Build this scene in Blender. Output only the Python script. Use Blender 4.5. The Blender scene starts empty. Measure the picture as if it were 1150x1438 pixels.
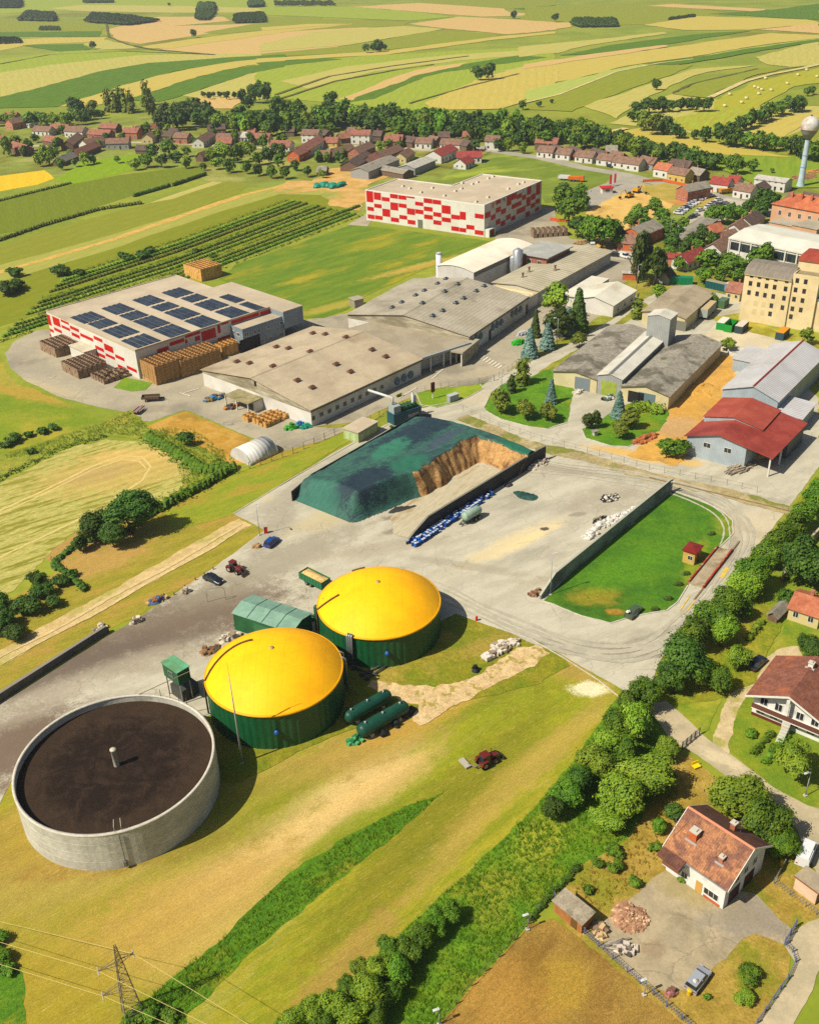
import bpy, math, random
from mathutils import Vector, Matrix
random.seed(7)
R=math.radians; PI=math.pi; cos=math.cos; sin=math.sin
SC=bpy.context.scene; COL=SC.collection
# ---------------- camera, sky, sun, exposure ----------------
F,TH,RO,H=1410.,R(30.39),R(1.95),116.       # focal length in photo pixels, pitch, roll, height above ground
CX,CY=575.,719.
cd=bpy.data.cameras.new('camera'); cam=bpy.data.objects.new('camera',cd); COL.objects.link(cam)
cd.sensor_fit='VERTICAL'; cd.sensor_height=36; cd.sensor_width=36; cd.lens=36*F/1438; cd.clip_start=1; cd.clip_end=20000
_ct,_st=cos(TH),sin(TH); _c,_s=cos(RO),sin(RO)
def _W(x,y,z): return Vector((x,y*_ct+z*_st,-y*_st+z*_ct))
_r,_u,_f=_W(_c,0,-_s),_W(_s,0,_c),_W(0,1,0)
cam.matrix_world=Matrix(((_r.x,_u.x,-_f.x,0),(_r.y,_u.y,-_f.y,0),(_r.z,_u.z,-_f.z,H),(0,0,0,1)))
SC.camera=cam
SUN_AZ,SUN_EL=R(27),R(49)                    # direction the shadows fall towards (from +X), sun height
wd=bpy.data.worlds.new("World"); SC.world=wd; wd.use_nodes=True
nt=wd.node_tree; sky=nt.nodes.new('ShaderNodeTexSky'); sky.sky_type='NISHITA'; sky.sun_disc=False
sky.sun_elevation=SUN_EL; sky.sun_rotation=R(270)-SUN_AZ+0 ; sky.air_density=1.0; sky.dust_density=2.0; sky.ozone_density=1.0
bg=nt.nodes['Background']; bg.inputs[1].default_value=0.06; nt.links.new(sky.outputs[0],bg.inputs[0])
sl=bpy.data.lights.new('sun','SUN'); sl.energy=5.0; sl.angle=R(.5); sl.color=(1,.93,.80)
so=bpy.data.objects.new('sun',sl); COL.objects.link(so)
_sd=Vector((cos(SUN_AZ)*cos(SUN_EL),sin(SUN_AZ)*cos(SUN_EL),-sin(SUN_EL)))
so.rotation_euler=_sd.to_track_quat('-Z','Y').to_euler(); so.location=(0,0,300)
SC.view_settings.view_transform='Standard'; SC.view_settings.look='None'; SC.view_settings.exposure=0.5; SC.view_settings.gamma=1
SC.cycles.use_denoising=False; SC.cycles.max_bounces=5; SC.cycles.diffuse_bounces=2; SC.cycles.glossy_bounces=2; SC.cycles.transmission_bounces=3
SC.cycles.transparent_max_bounces=4; SC.cycles.caustics_reflective=False; SC.cycles.caustics_refractive=False
# ---------------- where a photo pixel meets a level plane; a standing height from its two ends ----------------
def gp(x,y,z=0.):
    X,Y=x-CX,y-CY; X,Y=_c*X-_s*Y,_s*X+_c*Y
    r=Vector((X,F*_ct-Y*_st,-Y*_ct-F*_st)); t=(z-H)/r.z
    return Vector((r.x*t,r.y*t,z))
def proj(p):
    x,y,z=p[0],p[1],p[2]-H; f=y*_ct-z*_st; u=y*_st+z*_ct; X,Y=F*x/f,-F*u/f
    return (CX+_c*X+_s*Y, CY-_s*X+_c*Y)
def ht(x,y,ty,z0=0):
    p=gp(x,y,z0); lo,hi=z0,115
    for _ in range(40):
        m=(lo+hi)/2
        if proj((p[0],p[1],m))[1]>ty: lo=m
        else: hi=m
    return lo
def ppm(x,y):
    p=gp(x,y); f=(p.y)*_ct-(-H)*_st; return F/f
def Z(ox,oy,s,pts): return [(ox+a/s,oy+b/s) for a,b in pts]
# ---------------- materials ----------------
MC={}
def hexc(c):
    if isinstance(c,str):
        v=[int(c[i:i+2],16)/255 for i in (0,2,4)]
        if v[1]>v[0]*1.12 and v[1]>v[2]*1.3: v=[min(1,v[0]*1.10),v[1]*.90,v[2]*.8]
        mu=sum(v)/3; v=[min(1,max(0,mu+(a-mu)*1.05)) for a in v]
        return tuple((a/12.92 if a<.04045 else ((a+.055)/1.055)**2.4) for a in v)+(1,)
    return tuple(c)[:3]+(1,)
class NT:
    def __init__(s,name):
        s.m=bpy.data.materials.new(name); s.m.use_nodes=True; s.t=s.m.node_tree; s.n=s.t.nodes; s.b=s.n['Principled BSDF']
        s.tc=s.n.new('ShaderNodeTexCoord').outputs['Object']
    def l(s,a,b): s.t.links.new(a,b)
    def mapv(s,sc=(1,1,1),ang=0,loc=(0,0,0),typ='POINT',src=None):
        if ang and typ=='POINT' and sc!=(1,1,1):
            src=s.mapv((1,1,1),ang,(0,0,0),'POINT',src); ang=0
        m=s.n.new('ShaderNodeMapping'); m.vector_type=typ; m.inputs['Scale'].default_value=sc; m.inputs['Rotation'].default_value=(0,0,ang); m.inputs['Location'].default_value=loc
        s.l(src or s.tc,m.inputs[0]); return m.outputs[0]
    def noise(s,scale,vec=None,detail=5,rough=.6,dist=0):
        x=s.n.new('ShaderNodeTexNoise'); x.inputs['Scale'].default_value=scale; x.inputs['Detail'].default_value=detail; x.inputs['Roughness'].default_value=rough; x.inputs['Distortion'].default_value=dist
        s.l(vec or s.tc,x.inputs['Vector']); return x.outputs[0]
    def rng(s,v,a,b,c=0.,d=1.,smooth=True):
        x=s.n.new('ShaderNodeMapRange'); x.interpolation_type='SMOOTHSTEP' if smooth else 'LINEAR'
        for i,k in enumerate((a,b,c,d)): x.inputs[i+1].default_value=k
        s.l(v,x.inputs[0]); return x.outputs[0]
    def mix(s,f,a,b,mode='MIX'):
        x=s.n.new('ShaderNodeMix'); x.data_type='RGBA'; x.blend_type=mode
        for sock,v in ((x.inputs['Factor'],f),(x.inputs[6],a),(x.inputs[7],b)):
            if hasattr(v,'is_linked') or hasattr(v,'links'): s.l(v,sock)
            elif sock==x.inputs['Factor'] or isinstance(v,float): sock.default_value=v
            else: sock.default_value=hexc(v)
        return x.outputs[2]
    def math(s,op,a,b=0.):
        x=s.n.new('ShaderNodeMath'); x.operation=op
        for i,v in enumerate((a,b)):
            if isinstance(v,(int,float)): x.inputs[i].default_value=v
            else: s.l(v,x.inputs[i])
        return x.outputs[0]
    def bump(s,h,strength=.3,dist=.1):
        x=s.n.new('ShaderNodeBump'); x.inputs['Strength'].default_value=strength; x.inputs['Distance'].default_value=dist
        s.l(h,x.inputs['Height']); s.l(x.outputs[0],s.b.inputs['Normal'])
    def out(s,col,rough=.9,spec=.2,metal=0.):
        if isinstance(col,(str,tuple)): s.b.inputs['Base Color'].default_value=hexc(col)
        else: s.l(col,s.b.inputs['Base Color'])
        s.b.inputs['Roughness'].default_value=rough; s.b.inputs['Specular IOR Level'].default_value=spec; s.b.inputs['Metallic'].default_value=metal
        return s.m
def mat(c1,c2=None,s=.5,stretch=1.,ang=0.,lo=.38,hi=.62,fine=0.,fs=4.,rough=.85,spec=.25,metal=0.,bump=0.,bs=None,corr=None,spots=None,cracks=0.,streak=None,c3=None,s3=.05,lo3=.5,hi3=.7,strip=None):
    """c1/c2 mixed by a noise, c3 by a larger one; fine = brightness grain; corr=(axis,period,depth) corrugated sheet; spots = worn or grown-over places; strip=(period,amount,angle) mowing or sowing lines"""
    key=repr((c1,c2,s,stretch,ang,lo,hi,fine,fs,rough,spec,metal,bump,corr,spots,cracks,streak,c3,s3,lo3,hi3,strip))
    if key in MC: return MC[key]
    N=NT('mat'); col=None
    v=N.mapv((1,stretch,1),ang) if (stretch!=1 or ang) else N.tc
    if c2: col=N.mix(N.rng(N.noise(s,v),lo,hi),c1,c2)
    else: col=N.mix(0.,c1,c1)
    if c3: col=N.mix(N.rng(N.noise(s3,N.mapv((1,stretch,1),ang,(31,17,5)),4),lo3,hi3),col,c3)
    nz=None
    if spots:
        nz=N.noise(.35,None,5,.65); nz2=N.noise(2.,v,8,.78)
        for sp in spots:
            (px,py),rx,ry,a,c,soft,amt=sp[:7]
            g=gp(px,py,sp[7] if len(sp)>7 else 0); m=N.mapv((rx,ry,1e6),a,(g.x,g.y,0),'TEXTURE')
            x=N.n.new('ShaderNodeVectorMath'); x.operation='LENGTH'; N.l(m,x.inputs[0])
            d=N.math('ADD',x.outputs['Value'],N.math('ADD',N.math('MULTIPLY',N.math('SUBTRACT',nz,.5),1.8),N.math('MULTIPLY',N.math('SUBTRACT',nz2,.5),2.6 if stretch>1 else 1.3)))
            col=N.mix(N.rng(d,1+soft*.75,1-soft*.75,0.,amt),col,c)
    if streak:
        sc_,st_2,cl_,a_,b_,am_=streak
        for q_ in range(2):
            vv_=N.mapv((1,st_2,1),ang+(.12 if q_ else 0),(7*q_,3,0)); col=N.mix(N.rng(N.noise(sc_*(1+q_),vv_,5,.75),a_,b_,0.,am_),col,cl_)
    if strip:
        per,amt,sa=strip
        w=N.n.new('ShaderNodeTexWave'); w.inputs['Scale'].default_value=.314/per; w.inputs['Distortion'].default_value=1.2; w.inputs['Detail'].default_value=3; w.inputs['Detail Scale'].default_value=.6
        N.l(N.mapv((1,.12,1),sa),w.inputs['Vector']); f=N.rng(w.outputs['Fac'],.2,.8,1-amt,1+amt)
        x=N.n.new('ShaderNodeVectorMath'); x.operation='SCALE'; N.l(col,x.inputs[0]); N.l(f,x.inputs['Scale']); col=x.outputs[0]
    if fine:
        f=N.rng(N.noise(fs,v,5,.75),.36,.64,1-fine,1+fine,False)
        x=N.n.new('ShaderNodeVectorMath'); x.operation='SCALE'; N.l(col,x.inputs[0]); N.l(f,x.inputs['Scale']); col=x.outputs[0]
    if cracks:
        wv=N.n.new('ShaderNodeVectorMath'); wv.operation='ADD'; nn_=N.n.new('ShaderNodeTexNoise'); nn_.inputs['Scale'].default_value=.5; nn_.inputs['Detail'].default_value=4; N.l(N.tc,nn_.inputs['Vector']); N.l(N.tc,wv.inputs[0]); sc_=N.n.new('ShaderNodeVectorMath'); sc_.operation='SCALE'; sc_.inputs['Scale'].default_value=2.2; N.l(nn_.outputs['Color'],sc_.inputs[0]); N.l(sc_.outputs[0],wv.inputs[1])
        vo=N.n.new('ShaderNodeTexVoronoi'); vo.feature='DISTANCE_TO_EDGE'; vo.inputs['Scale'].default_value=.13; N.l(wv.outputs[0],vo.inputs['Vector'])
        k=N.math('MULTIPLY',N.rng(vo.outputs['Distance'],.0,.018,1.,0.),N.rng(N.noise(.09,None,3),.45,.6)); col=N.mix(N.math('MULTIPLY',k,cracks),col,'4E463A')
    if fine and fs>=1:
        f=N.rng(N.noise(fs*.3,v,5,.75),.35,.65,1-fine*.8,1+fine*.8,False)
        x=N.n.new('ShaderNodeVectorMath'); x.operation='SCALE'; N.l(col,x.inputs[0]); N.l(f,x.inputs['Scale']); col=x.outputs[0]
    if corr:
        ax,per,dep=corr; w=N.n.new('ShaderNodeTexWave'); w.bands_direction=ax; w.inputs['Scale'].default_value=.314/per; N.l(N.tc,w.inputs['Vector'])
        N.bump(w.outputs['Fac'],1.,dep)
        f=N.rng(w.outputs['Fac'],0,.35,.82,1.); x=N.n.new('ShaderNodeVectorMath'); x.operation='SCALE'; N.l(col,x.inputs[0]); N.l(f,x.inputs['Scale']); col=x.outputs[0]  # troughs also darkened in the colour, as painted shade between the ribs
    elif bump: N.bump(N.noise(bs or fs,v,6,.7),bump,.3)
    MC[key]=N.out(col,rough,spec,metal); return MC[key]
def flat(c,rough=.6,spec=.3,metal=0.): return mat(c,None,rough=rough,spec=spec,metal=metal,fine=.06,fs=3.)
def leaf(c1,c2,c3='8FA830',rand=.25,sc=.9):
    key='leaf'+c1+c2+c3
    if key in MC: return MC[key]
    N=NT('leaf'); col=N.mix(N.rng(N.noise(sc,None,3),.35,.65),c1,c2)
    col=N.mix(N.rng(N.noise(7.,None,2),.55,.75,0,.55),col,c3)
    oi=N.n.new('ShaderNodeObjectInfo'); hs=N.n.new('ShaderNodeHueSaturation')
    N.l(N.rng(oi.outputs['Random'],0,1,1-rand,1+rand,False),hs.inputs['Value']); N.l(N.rng(oi.outputs['Random'],0,1,.485,.512,False),hs.inputs['Hue']); N.l(col,hs.inputs['Color'])
    N.out(hs.outputs[0],.6,.25)
    tr=N.n.new('ShaderNodeBsdfTranslucent'); N.l(hs.outputs[0],tr.inputs[0]); ms=N.n.new('ShaderNodeMixShader'); ms.inputs[0].default_value=.22
    N.l(N.b.outputs[0],ms.inputs[1]); N.l(tr.outputs[0],ms.inputs[2]); N.l(ms.outputs[0],N.n['Material Output'].inputs[0])
    MC[key]=N.m; return N.m
# ---------------- mesh builder ----------------
class MB:
    def __init__(s): s.v=[]; s.f=[]; s.m=[]; s.mi=0; s.sm=[]
    def add(s,vs,fs,smooth=False):
        o=len(s.v); s.v+= [tuple(p) for p in vs]
        for f in fs: s.f.append([i+o for i in f]); s.m.append(s.mi); s.sm.append(smooth)
        return s
    def quad(s,*p): return s.add(p,[list(range(len(p)))])
    def box(s,x0,y0,z0,x1,y1,z1):
        return s.add([(x0,y0,z0),(x1,y0,z0),(x1,y1,z0),(x0,y1,z0),(x0,y0,z1),(x1,y0,z1),(x1,y1,z1),(x0,y1,z1)],
          [(0,3,2,1),(4,5,6,7),(0,1,5,4),(1,2,6,5),(2,3,7,6),(3,0,4,7)])
    def rbox(s,c,d,a=0,tz=None):
        """box of size d centred at c (z from base), turned by a, top scaled by tz"""
        k=tz or (1,1); p=[]
        for z,q in ((0,(1,1)),(d[2],k)):
            for sx,sy in ((-1,-1),(1,-1),(1,1),(-1,1)):
                x,y=sx*d[0]/2*q[0],sy*d[1]/2*q[1]; p.append((c[0]+x*cos(a)-y*sin(a),c[1]+x*sin(a)+y*cos(a),c[2]+z))
        return s.add(p,[(0,3,2,1),(4,5,6,7),(0,1,5,4),(1,2,6,5),(2,3,7,6),(3,0,4,7)])
    def prism(s,poly,z0,z1):
        n=len(poly); return s.add([(p[0],p[1],z0) for p in poly]+[(p[0],p[1],z1) for p in poly],[list(range(n))[::-1],list(range(n,2*n))]+[(i,(i+1)%n,n+(i+1)%n,n+i) for i in range(n)])
    def extr(s,prof,axis,a0,a1):
        """profile [(u,z)] extruded along x or y"""
        n=len(prof); mk=(lambda u,z,t:(t,u,z)) if axis=='x' else (lambda u,z,t:(u,t,z))
        return s.add([mk(u,z,a0) for u,z in prof]+[mk(u,z,a1) for u,z in prof],[list(range(n))[::-1],list(range(n,2*n))]+[(i,(i+1)%n,n+(i+1)%n,n+i) for i in range(n)])
    def lathe(s,prof,c=(0,0,0),n=32,smooth=True,cap=False):
        vs=[];fs=[]; m=len(prof)
        for i in range(n):
            a=2*PI*i/n
            for r,z in prof: vs.append((c[0]+r*cos(a),c[1]+r*sin(a),c[2]+z))
        for i in range(n):
            for j in range(m-1): fs.append((i*m+j,((i+1)%n)*m+j,((i+1)%n)*m+j+1,i*m+j+1))
        if cap: fs.append([i*m+m-1 for i in range(n)])
        return s.add(vs,fs,smooth)
    def tube(s,pts,r,n=6,r1=None,cap=True):
        pts=[Vector(p) for p in pts]; vs=[];fs=[];m=len(pts)
        for k,p in enumerate(pts):
            d=(pts[min(k+1,m-1)]-pts[max(k-1,0)]).normalized(); a=d.orthogonal().normalized() if k==0 else (a-d*a.dot(d)).normalized(); b=d.cross(a)
            rr=r if r1 is None else r+(r1-r)*k/(m-1)
            for i in range(n): t=2*PI*i/n; vs.append(p+a*rr*cos(t)+b*rr*sin(t))
        for k in range(m-1):
            for i in range(n): fs.append((k*n+i,k*n+(i+1)%n,(k+1)*n+(i+1)%n,(k+1)*n+i))
        if cap: fs+= [list(range(n))[::-1],[(m-1)*n+i for i in range(n)]]
        return s.add(vs,fs,n>6)
    def blob(s,c,r,n=7,jit=.15,rs=random,flatb=False):
        vs=[];fs=[];k=n-2
        vs.append((c[0],c[1],c[2]+r[2]))
        for j in range(1,k):
            ph=PI*j/k
            for i in range(n):
                t=2*PI*i/n; q=1+rs.uniform(-jit,jit); vs.append((c[0]+r[0]*sin(ph)*cos(t)*q,c[1]+r[1]*sin(ph)*sin(t)*q,c[2]+r[2]*cos(ph)*q))
        vs.append((c[0],c[1],c[2]-r[2]))
        for i in range(n):
            fs.append((0,1+i,1+(i+1)%n)); fs.append((len(vs)-1,len(vs)-1-n+(i+1)%n,len(vs)-1-n+i))
            for j in range(k-2): a=1+j*n; fs.append((a+i,a+n+i,a+n+(i+1)%n,a+(i+1)%n))
        return s.add(vs,fs)
def mesh(mb,mats,name='mesh'):
    me=bpy.data.meshes.new(name); me.from_pydata(mb.v,[],mb.f)
    if not isinstance(mats,(list,tuple)): mats=[mats]
    for m in mats: me.materials.append(m)
    me.polygons.foreach_set('material_index',mb.m); me.polygons.foreach_set('use_smooth',mb.sm); me.update(); return me
def tag(o,label=None,cat=None,group=None,kind=None):
    if label: o['label']=' '.join(label.split()[:16])
    if cat: o['category']=cat
    if group: o['group']=group
    if kind: o['kind']=kind
    return o
def obj(name,mb,mats,parent=None,loc=(0,0,0),rz=0.,label=None,cat=None,group=None,kind=None):
    me=mb if isinstance(mb,bpy.types.Mesh) else mesh(mb,mats,name)
    o=bpy.data.objects.new(name,me); COL.objects.link(o); o.location=loc; o.rotation_euler=(0,0,rz)
    if parent: o.parent=parent
    return tag(o,label,cat,group,kind)
def thing(name,label,cat,loc,rz=0.,group=None):
    o=bpy.data.objects.new(name,None); COL.objects.link(o); o.location=loc; o.rotation_euler=(0,0,rz); o.empty_display_size=1
    return tag(o,label,cat,group)
def kids(o): return [c for c in o.children]
def dup(o,loc=None,rz=None,label=None,group=None,sc=None,parent=None):
    c=o.copy(); COL.objects.link(c); c.parent=parent
    if loc is not None: c.location=loc
    if rz is not None: c.rotation_euler=(0,0,rz)
    if label: c['label']=label
    if group: c['group']=group
    if sc is not None: c.scale=sc if isinstance(sc,(tuple,list)) else (sc,)*3
    for ch in kids(o): dup(ch,parent=c)
    return c
# ---------------- ground sheets ----------------
def fract(pts,step,amp,rs):
    """an outline with its edges broken up by small irregular steps"""
    out=[]; n=len(pts)
    for i in range(n):
        a,b=pts[i],pts[(i+1)%n]; L=(b-a).length; k=max(1,min(120,int(L/step))); nn=Vector((-(b-a).y,(b-a).x)).normalized() if L>0 else Vector((0,0)); o=0.
        for j in range(k):
            t=j/k
            if j: o=o*.7+rs.uniform(-amp,amp)*.7
            out.append(a.lerp(b,t)+nn*o*min(1,4*min(t,1-t)+.3 if j else 0))
    return out
def smooth_poly(P,it):
    for _ in range(it):
        Q=[]
        for i in range(len(P)):
            a,b=P[i],P[(i+1)%len(P)]; Q+= [a.lerp(b,.25),a.lerp(b,.75)]
        P=Q
    return P
_uz=set()
def sheet(name,px,z,m,amp=0.,step=1.5,kind='structure',smooth=0,label=None,cat=None,world=False,group=None):
    while round(z*1e4) in _uz or round(z*1e4)+1 in _uz or round(z*1e4)+2 in _uz: z+=.0004
    for k in range(4): _uz.add(round(z*1e4)+k)
    rs=random.Random(name+str(len(px))+str(px[0])); P=[Vector((p[0],p[1])) if world else gp(*p).to_2d() for p in px]
    if smooth: P=smooth_poly(P,smooth)
    if amp: P=fract(P,step,amp,rs)
    from mathutils.geometry import tessellate_polygon
    tri=tessellate_polygon([[p.to_3d() for p in P]])
    me=bpy.data.meshes.new(name); V=[(p.x,p.y,z) for p in P]
    fs=[]
    for t in tri:
        a,b,c=[P[i] for i in t]; fs.append(t if (b-a).cross(c-a)>0 else t[::-1])
    me.from_pydata(V,[],fs); me.materials.append(m); me.update()
    o=bpy.data.objects.new(name,me); COL.objects.link(o); return tag(o,label,cat,group,kind)
def band(pts,w,w2=None):
    """pixel polyline -> world polygon of width w (metres)"""
    P=[gp(*p).to_2d() for p in pts]; A=[];B=[]
    for i,p in enumerate(P):
        d=(P[min(i+1,len(P)-1)]-P[max(i-1,0)]).normalized(); n=Vector((-d.y,d.x)); ww=w if w2 is None else w+(w2-w)*i/(len(P)-1)
        A.append(p+n*ww/2); B.append(p-n*ww/2)
    return [(q.x,q.y) for q in A+B[::-1]]
def inpoly(p,P):
    c=False; n=len(P)
    for i in range(n):
        a,b=P[i],P[(i+1)%n]
        if (a[1]>p[1])!=(b[1]>p[1]) and p[0]<(b[0]-a[0])*(p[1]-a[1])/(b[1]-a[1])+a[0]: c=not c
    return c
_O='first second third fourth fifth sixth seventh eighth ninth tenth eleventh twelfth thirteenth fourteenth fifteenth sixteenth seventeenth eighteenth nineteenth'.split()
_T='twent thirt fort fift sixt sevent eight ninet'.split()
def ordn(i):
    i+=1
    if i<20: return _O[i-1]
    h,r=divmod(i,100); p='' if not h else ('one hundred and ' if h==1 else 'two hundred and ')
    if h and r and r<20: return p+_O[r-1]
    t,u=divmod(r,10)
    if r==0: return ('one' if h==1 else 'two')+' hundredth'
    return p+_T[t-2]+('ieth' if u==0 else 'y-'+_O[u-1])
# ================= GROUND =================
# colours are base colours (hex as seen, kept darker than the sunlit picture)
GZ=0.
ground_m=mat('6E7A1E','7F8425',s=.02,c3='5F701B',s3=.006,fine=.12,fs=.3)
mb=MB(); mb.quad((-5000,-300,0),(5000,-300,0),(5000,9000,0),(-5000,9000,0)); obj('ground',mb,ground_m,kind='structure')
# --- far fields: stripes of crops ---
def fld(c1,c2=None,px=(),z=.03,ang=None,name='field',amp=3,st=.12,s=.05,strip=None):
    P=[gp(*p) for p in px]
    if ang is None:   # run the streaks along the field's longest edge
        e=max(((P[(i+1)%len(P)]-P[i]) for i in range(len(P))),key=lambda v:v.length); ang=math.atan2(e.y,e.x)
    ang=round(ang,1)
    m=mat(c1,c2 or c1,s=s,stretch=10,ang=-ang,fine=.10,fs=.4,rough=1,spec=.1,strip=strip or (7.,.018,PI/2-ang),lo=.3,hi=.7)
    return sheet(name,px,z,m,amp=amp,step=12)
A=(0,0,2.875); B=(380,0,2.875); C=(750,0,2.875)
DG,MG,OL,TAN,YE,PE=('3E6A1C','4E7A22'),('66882C','748E34'),('8A9232','7C8A2C'),('A89C58','989446'),('A29248','AC9C4C'),('B59A62','AC9058')
far=[
 (OL,'0',[(-60,60),(200,42),(500,50),(1150,55),(1150,-10),(-60,-10)],A),
 (TAN,'1',[(200,34),(330,20),(760,25),(1150,36),(1150,50),(700,52),(330,45)],A),
 (MG,'1',[(-40,72),(350,88),(420,110),(415,126),(-40,130)],A),
 (DG,'2',[(-40,132),(412,126),(398,148),(-40,150)],A),
 (PE,'1',[(440,118),(640,68),(900,68),(930,85),(700,105),(1090,95),(1000,112),(700,158),(570,178),(470,160)],A),
 (TAN,'1',[(330,180),(420,160),(540,185),(560,195),(400,202)],A),
 (YE,'1',[(-40,185),(60,160),(250,152),(430,150),(420,168),(110,182),(-40,215)],A),
 (DG,'2',[(90,184),(340,178),(362,202),(250,208)],A),
 (MG,'1',[(820,132),(1000,100),(1150,85),(1300,72),(1280,90),(1150,115),(900,137)],A),
 (YE,'2',[(560,192),(760,160),(1150,113),(1420,96),(1420,99),(1150,130),(700,196),(620,197)],A),
 (PE,'1',[(640,196),(1150,130),(1260,116),(1400,110),(1560,112),(1420,180),(1150,222),(850,221),(700,211)],A),
 (OL,'1',[(-40,245),(300,203),(600,205),(850,217),(600,222),(200,265),(-40,302)],A),
 (TAN,'1',[(-40,300),(200,263),(560,224),(700,220),(1150,215),(1150,224),(900,235),(600,256),(400,291),(180,350),(-40,404)],A),
 (DG,'2',[(-40,402),(180,350),(400,290),(600,255),(900,234),(1150,220),(1150,234),(950,250),(700,290),(560,345),(400,400),(230,432),(-40,440)],A),
 (YE,'2',[(240,432),(400,380),(560,330),(760,280),(950,249),(1150,231),(1150,252),(1000,265),(800,310),(700,345),(600,375),(520,402),(400,424)],A),
 (DG,'2',[(515,407),(620,373),(760,322),(900,284),(1150,250),(1150,270),(1000,300),(850,350),(740,386),(640,412)],A),
 (TAN,'1',[(735,387),(850,350),(1000,300),(1150,269),(1330,250),(1420,252),(1300,300),(1190,372),(1050,402),(800,396)],A),
 (PE,'2',[(800,395),(1000,390),(940,440),(840,440)],A),
 (OL,'1',[(-60,392),(-60,262),(400,225),(1150,185),(1150,350),(930,442),(550,447),(200,412)],B),
 (TAN,'2',[(40,330),(300,270),(700,225),(1150,195),(1230,190),(1160,215),(760,245),(420,290),(150,360)],B),
 (DG,'2',[(310,416),(500,320),(640,282),(1000,225),(1120,232),(900,262),(700,292),(560,337),(420,400)],B),
 (PE,'2',[(270,402),(450,330),(640,272),(800,252),(760,270),(600,302),(480,346),(335,406)],B),
 (YE,'3',[(620,418),(860,312),(1150,246),(1150,352),(1000,420),(930,441),(640,445)],B),
 (TAN,'3',[(936,288),(1150,240),(1150,258),(960,294)],B),
 (MG,'1',[(-40,218),(330,185),(660,124),(930,140),(850,160),(400,210),(-40,232)],B),
 (YE,'2',[(-60,238),(300,216),(480,205),(900,150),(1150,128),(1150,136),(900,162),(470,222),(200,236),(-40,250)],B),
 (DG,'2',[(-60,255),(200,236),(290,240),(120,258),(-40,275)],B),
 (TAN,'2',[(-40,180),(160,130),(540,105),(700,118),(320,182),(-40,210)],B),
 (MG,'1',[(-40,70),(560,88),(540,104),(-40,132)],B),
 (YE,'3',[(-40,126),(320,98),(150,98),(-40,112)],B),
 (PE,'2',[(555,98),(760,68),(1150,90),(1150,122),(960,140),(700,116)],B),
 (PE,'1',[(330,28),(600,12),(940,35),(960,50),(1130,62),(850,68),(560,45)],B),
 (MG,'0',[(560,12),(700,-6),(1150,-6),(1150,22),(960,36)],B),
 (DG,'1',[(980,36),(1150,20),(1150,52)],B),
 (OL,'1',[(-40,20),(330,28),(560,46),(740,68),(560,84),(-40,60)],B),
 (MG,'1',[(-40,30),(400,10),(560,16),(800,60),(450,100),(-40,110)],C),
 (YE,'2',[(-40,275),(300,225),(600,185),(950,135),(1150,143),(1150,156),(900,186),(600,236),(380,266),(200,310),(-40,362)],C),
 (('9AA04E','8C9648'),'3',[(-40,372),(200,312),(430,262),(600,240),(900,190),(1150,158),(1150,170),(850,207),(500,257),(330,292),(100,382),(-40,416)],C),
 (PE,'4',[(-40,262),(300,212),(530,183),(540,190),(300,228),(-40,280)],C),
 (TAN,'2',[(-60,190),(250,160),(520,130),(540,136),(260,178),(-60,232)],C),
 (DG,'4',[(440,262),(760,215),(1150,160),(1150,169),(800,228),(560,264)],C),
 (MG,'2',[(-20,420),(330,290),(500,260),(640,265),(560,302),(300,392),(150,452),(-40,444)],C),
 (TAN,'2',[(200,432),(400,360),(640,280),(900,265),(700,292),(560,342),(450,400),(330,482)],C),
 (TAN,'2',[(890,232),(1150,166),(1150,265),(1040,272),(940,262)],C),
 (MG,'3',[(556,382),(700,322),(900,280),(1100,265),(900,302),(760,362),(700,398)],C),
 (('7C9A30','8AA038'),'2',[(725,410),(880,332),(1000,305),(1170,272),(1170,335),(1050,350),(950,405),(900,441),(725,441)],C),
 (('8C9A34','7F9030'),'2',[(540,482),(720,442),(890,440),(820,522),(620,530)],C),
 (TAN,'1',[(560,380),(300,500),(640,540),(830,560),(1150,560),(1150,430),(900,430)],C),
 (YE,'3',[(825,567),(1000,480),(1150,450),(1150,475),(1000,562),(870,600)],C),
 (MG,'3',[(990,562),(1150,472),(1150,640),(900,620)],C),
 (('9C8E3C','AA9848'),'3',[(270,545),(420,520),(540,545),(850,595),(1050,640),(700,625),(450,582),(300,560)],C),
 (('6C9430','5C8A2A'),'2',[(560,575),(1150,600),(1150,760),(900,760),(640,640)],C),
 (YE,'2',[(440,102),(650,66),(1100,80),(1150,95),(870,122),(600,122)],C),
 (PE,'2',[(900,120),(1150,95),(1150,137)],C),
 (PE,'2',[(450,25),(560,17),(940,38),(900,48)],C),
 (DG,'2',[(700,57),(960,40),(1150,15),(1150,82)],C),
 (DG,'2',[(100,225),(330,180),(700,135),(880,125),(600,170),(280,215)],C),
 (PE,'2',[(-40,95),(140,92),(148,110),(-40,136)],C),
]
_dg=0
for (cc,lv,pts,zz) in far: _dg+=1; fld(cc[0],cc[1],Z(*zz,pts),z=.05+.12*int(lv)+.002*_dg)
trk=mat('BFAE78','A89A60',s=.2,fine=.1)
for pts,w in ((Z(*C,[(708,396),(850,330),(950,303),(1080,278),(1200,250)]),5),(Z(*C,[(270,545),(370,520)]),5),(Z(*C,[(-40,418),(100,384),(330,292),(500,257),(640,240)]),2.5)):
    sheet('farm_track',band(pts,w),.62,trk,world=True)
dk=mat('55602A','485622',s=.1,fine=.1)
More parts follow.
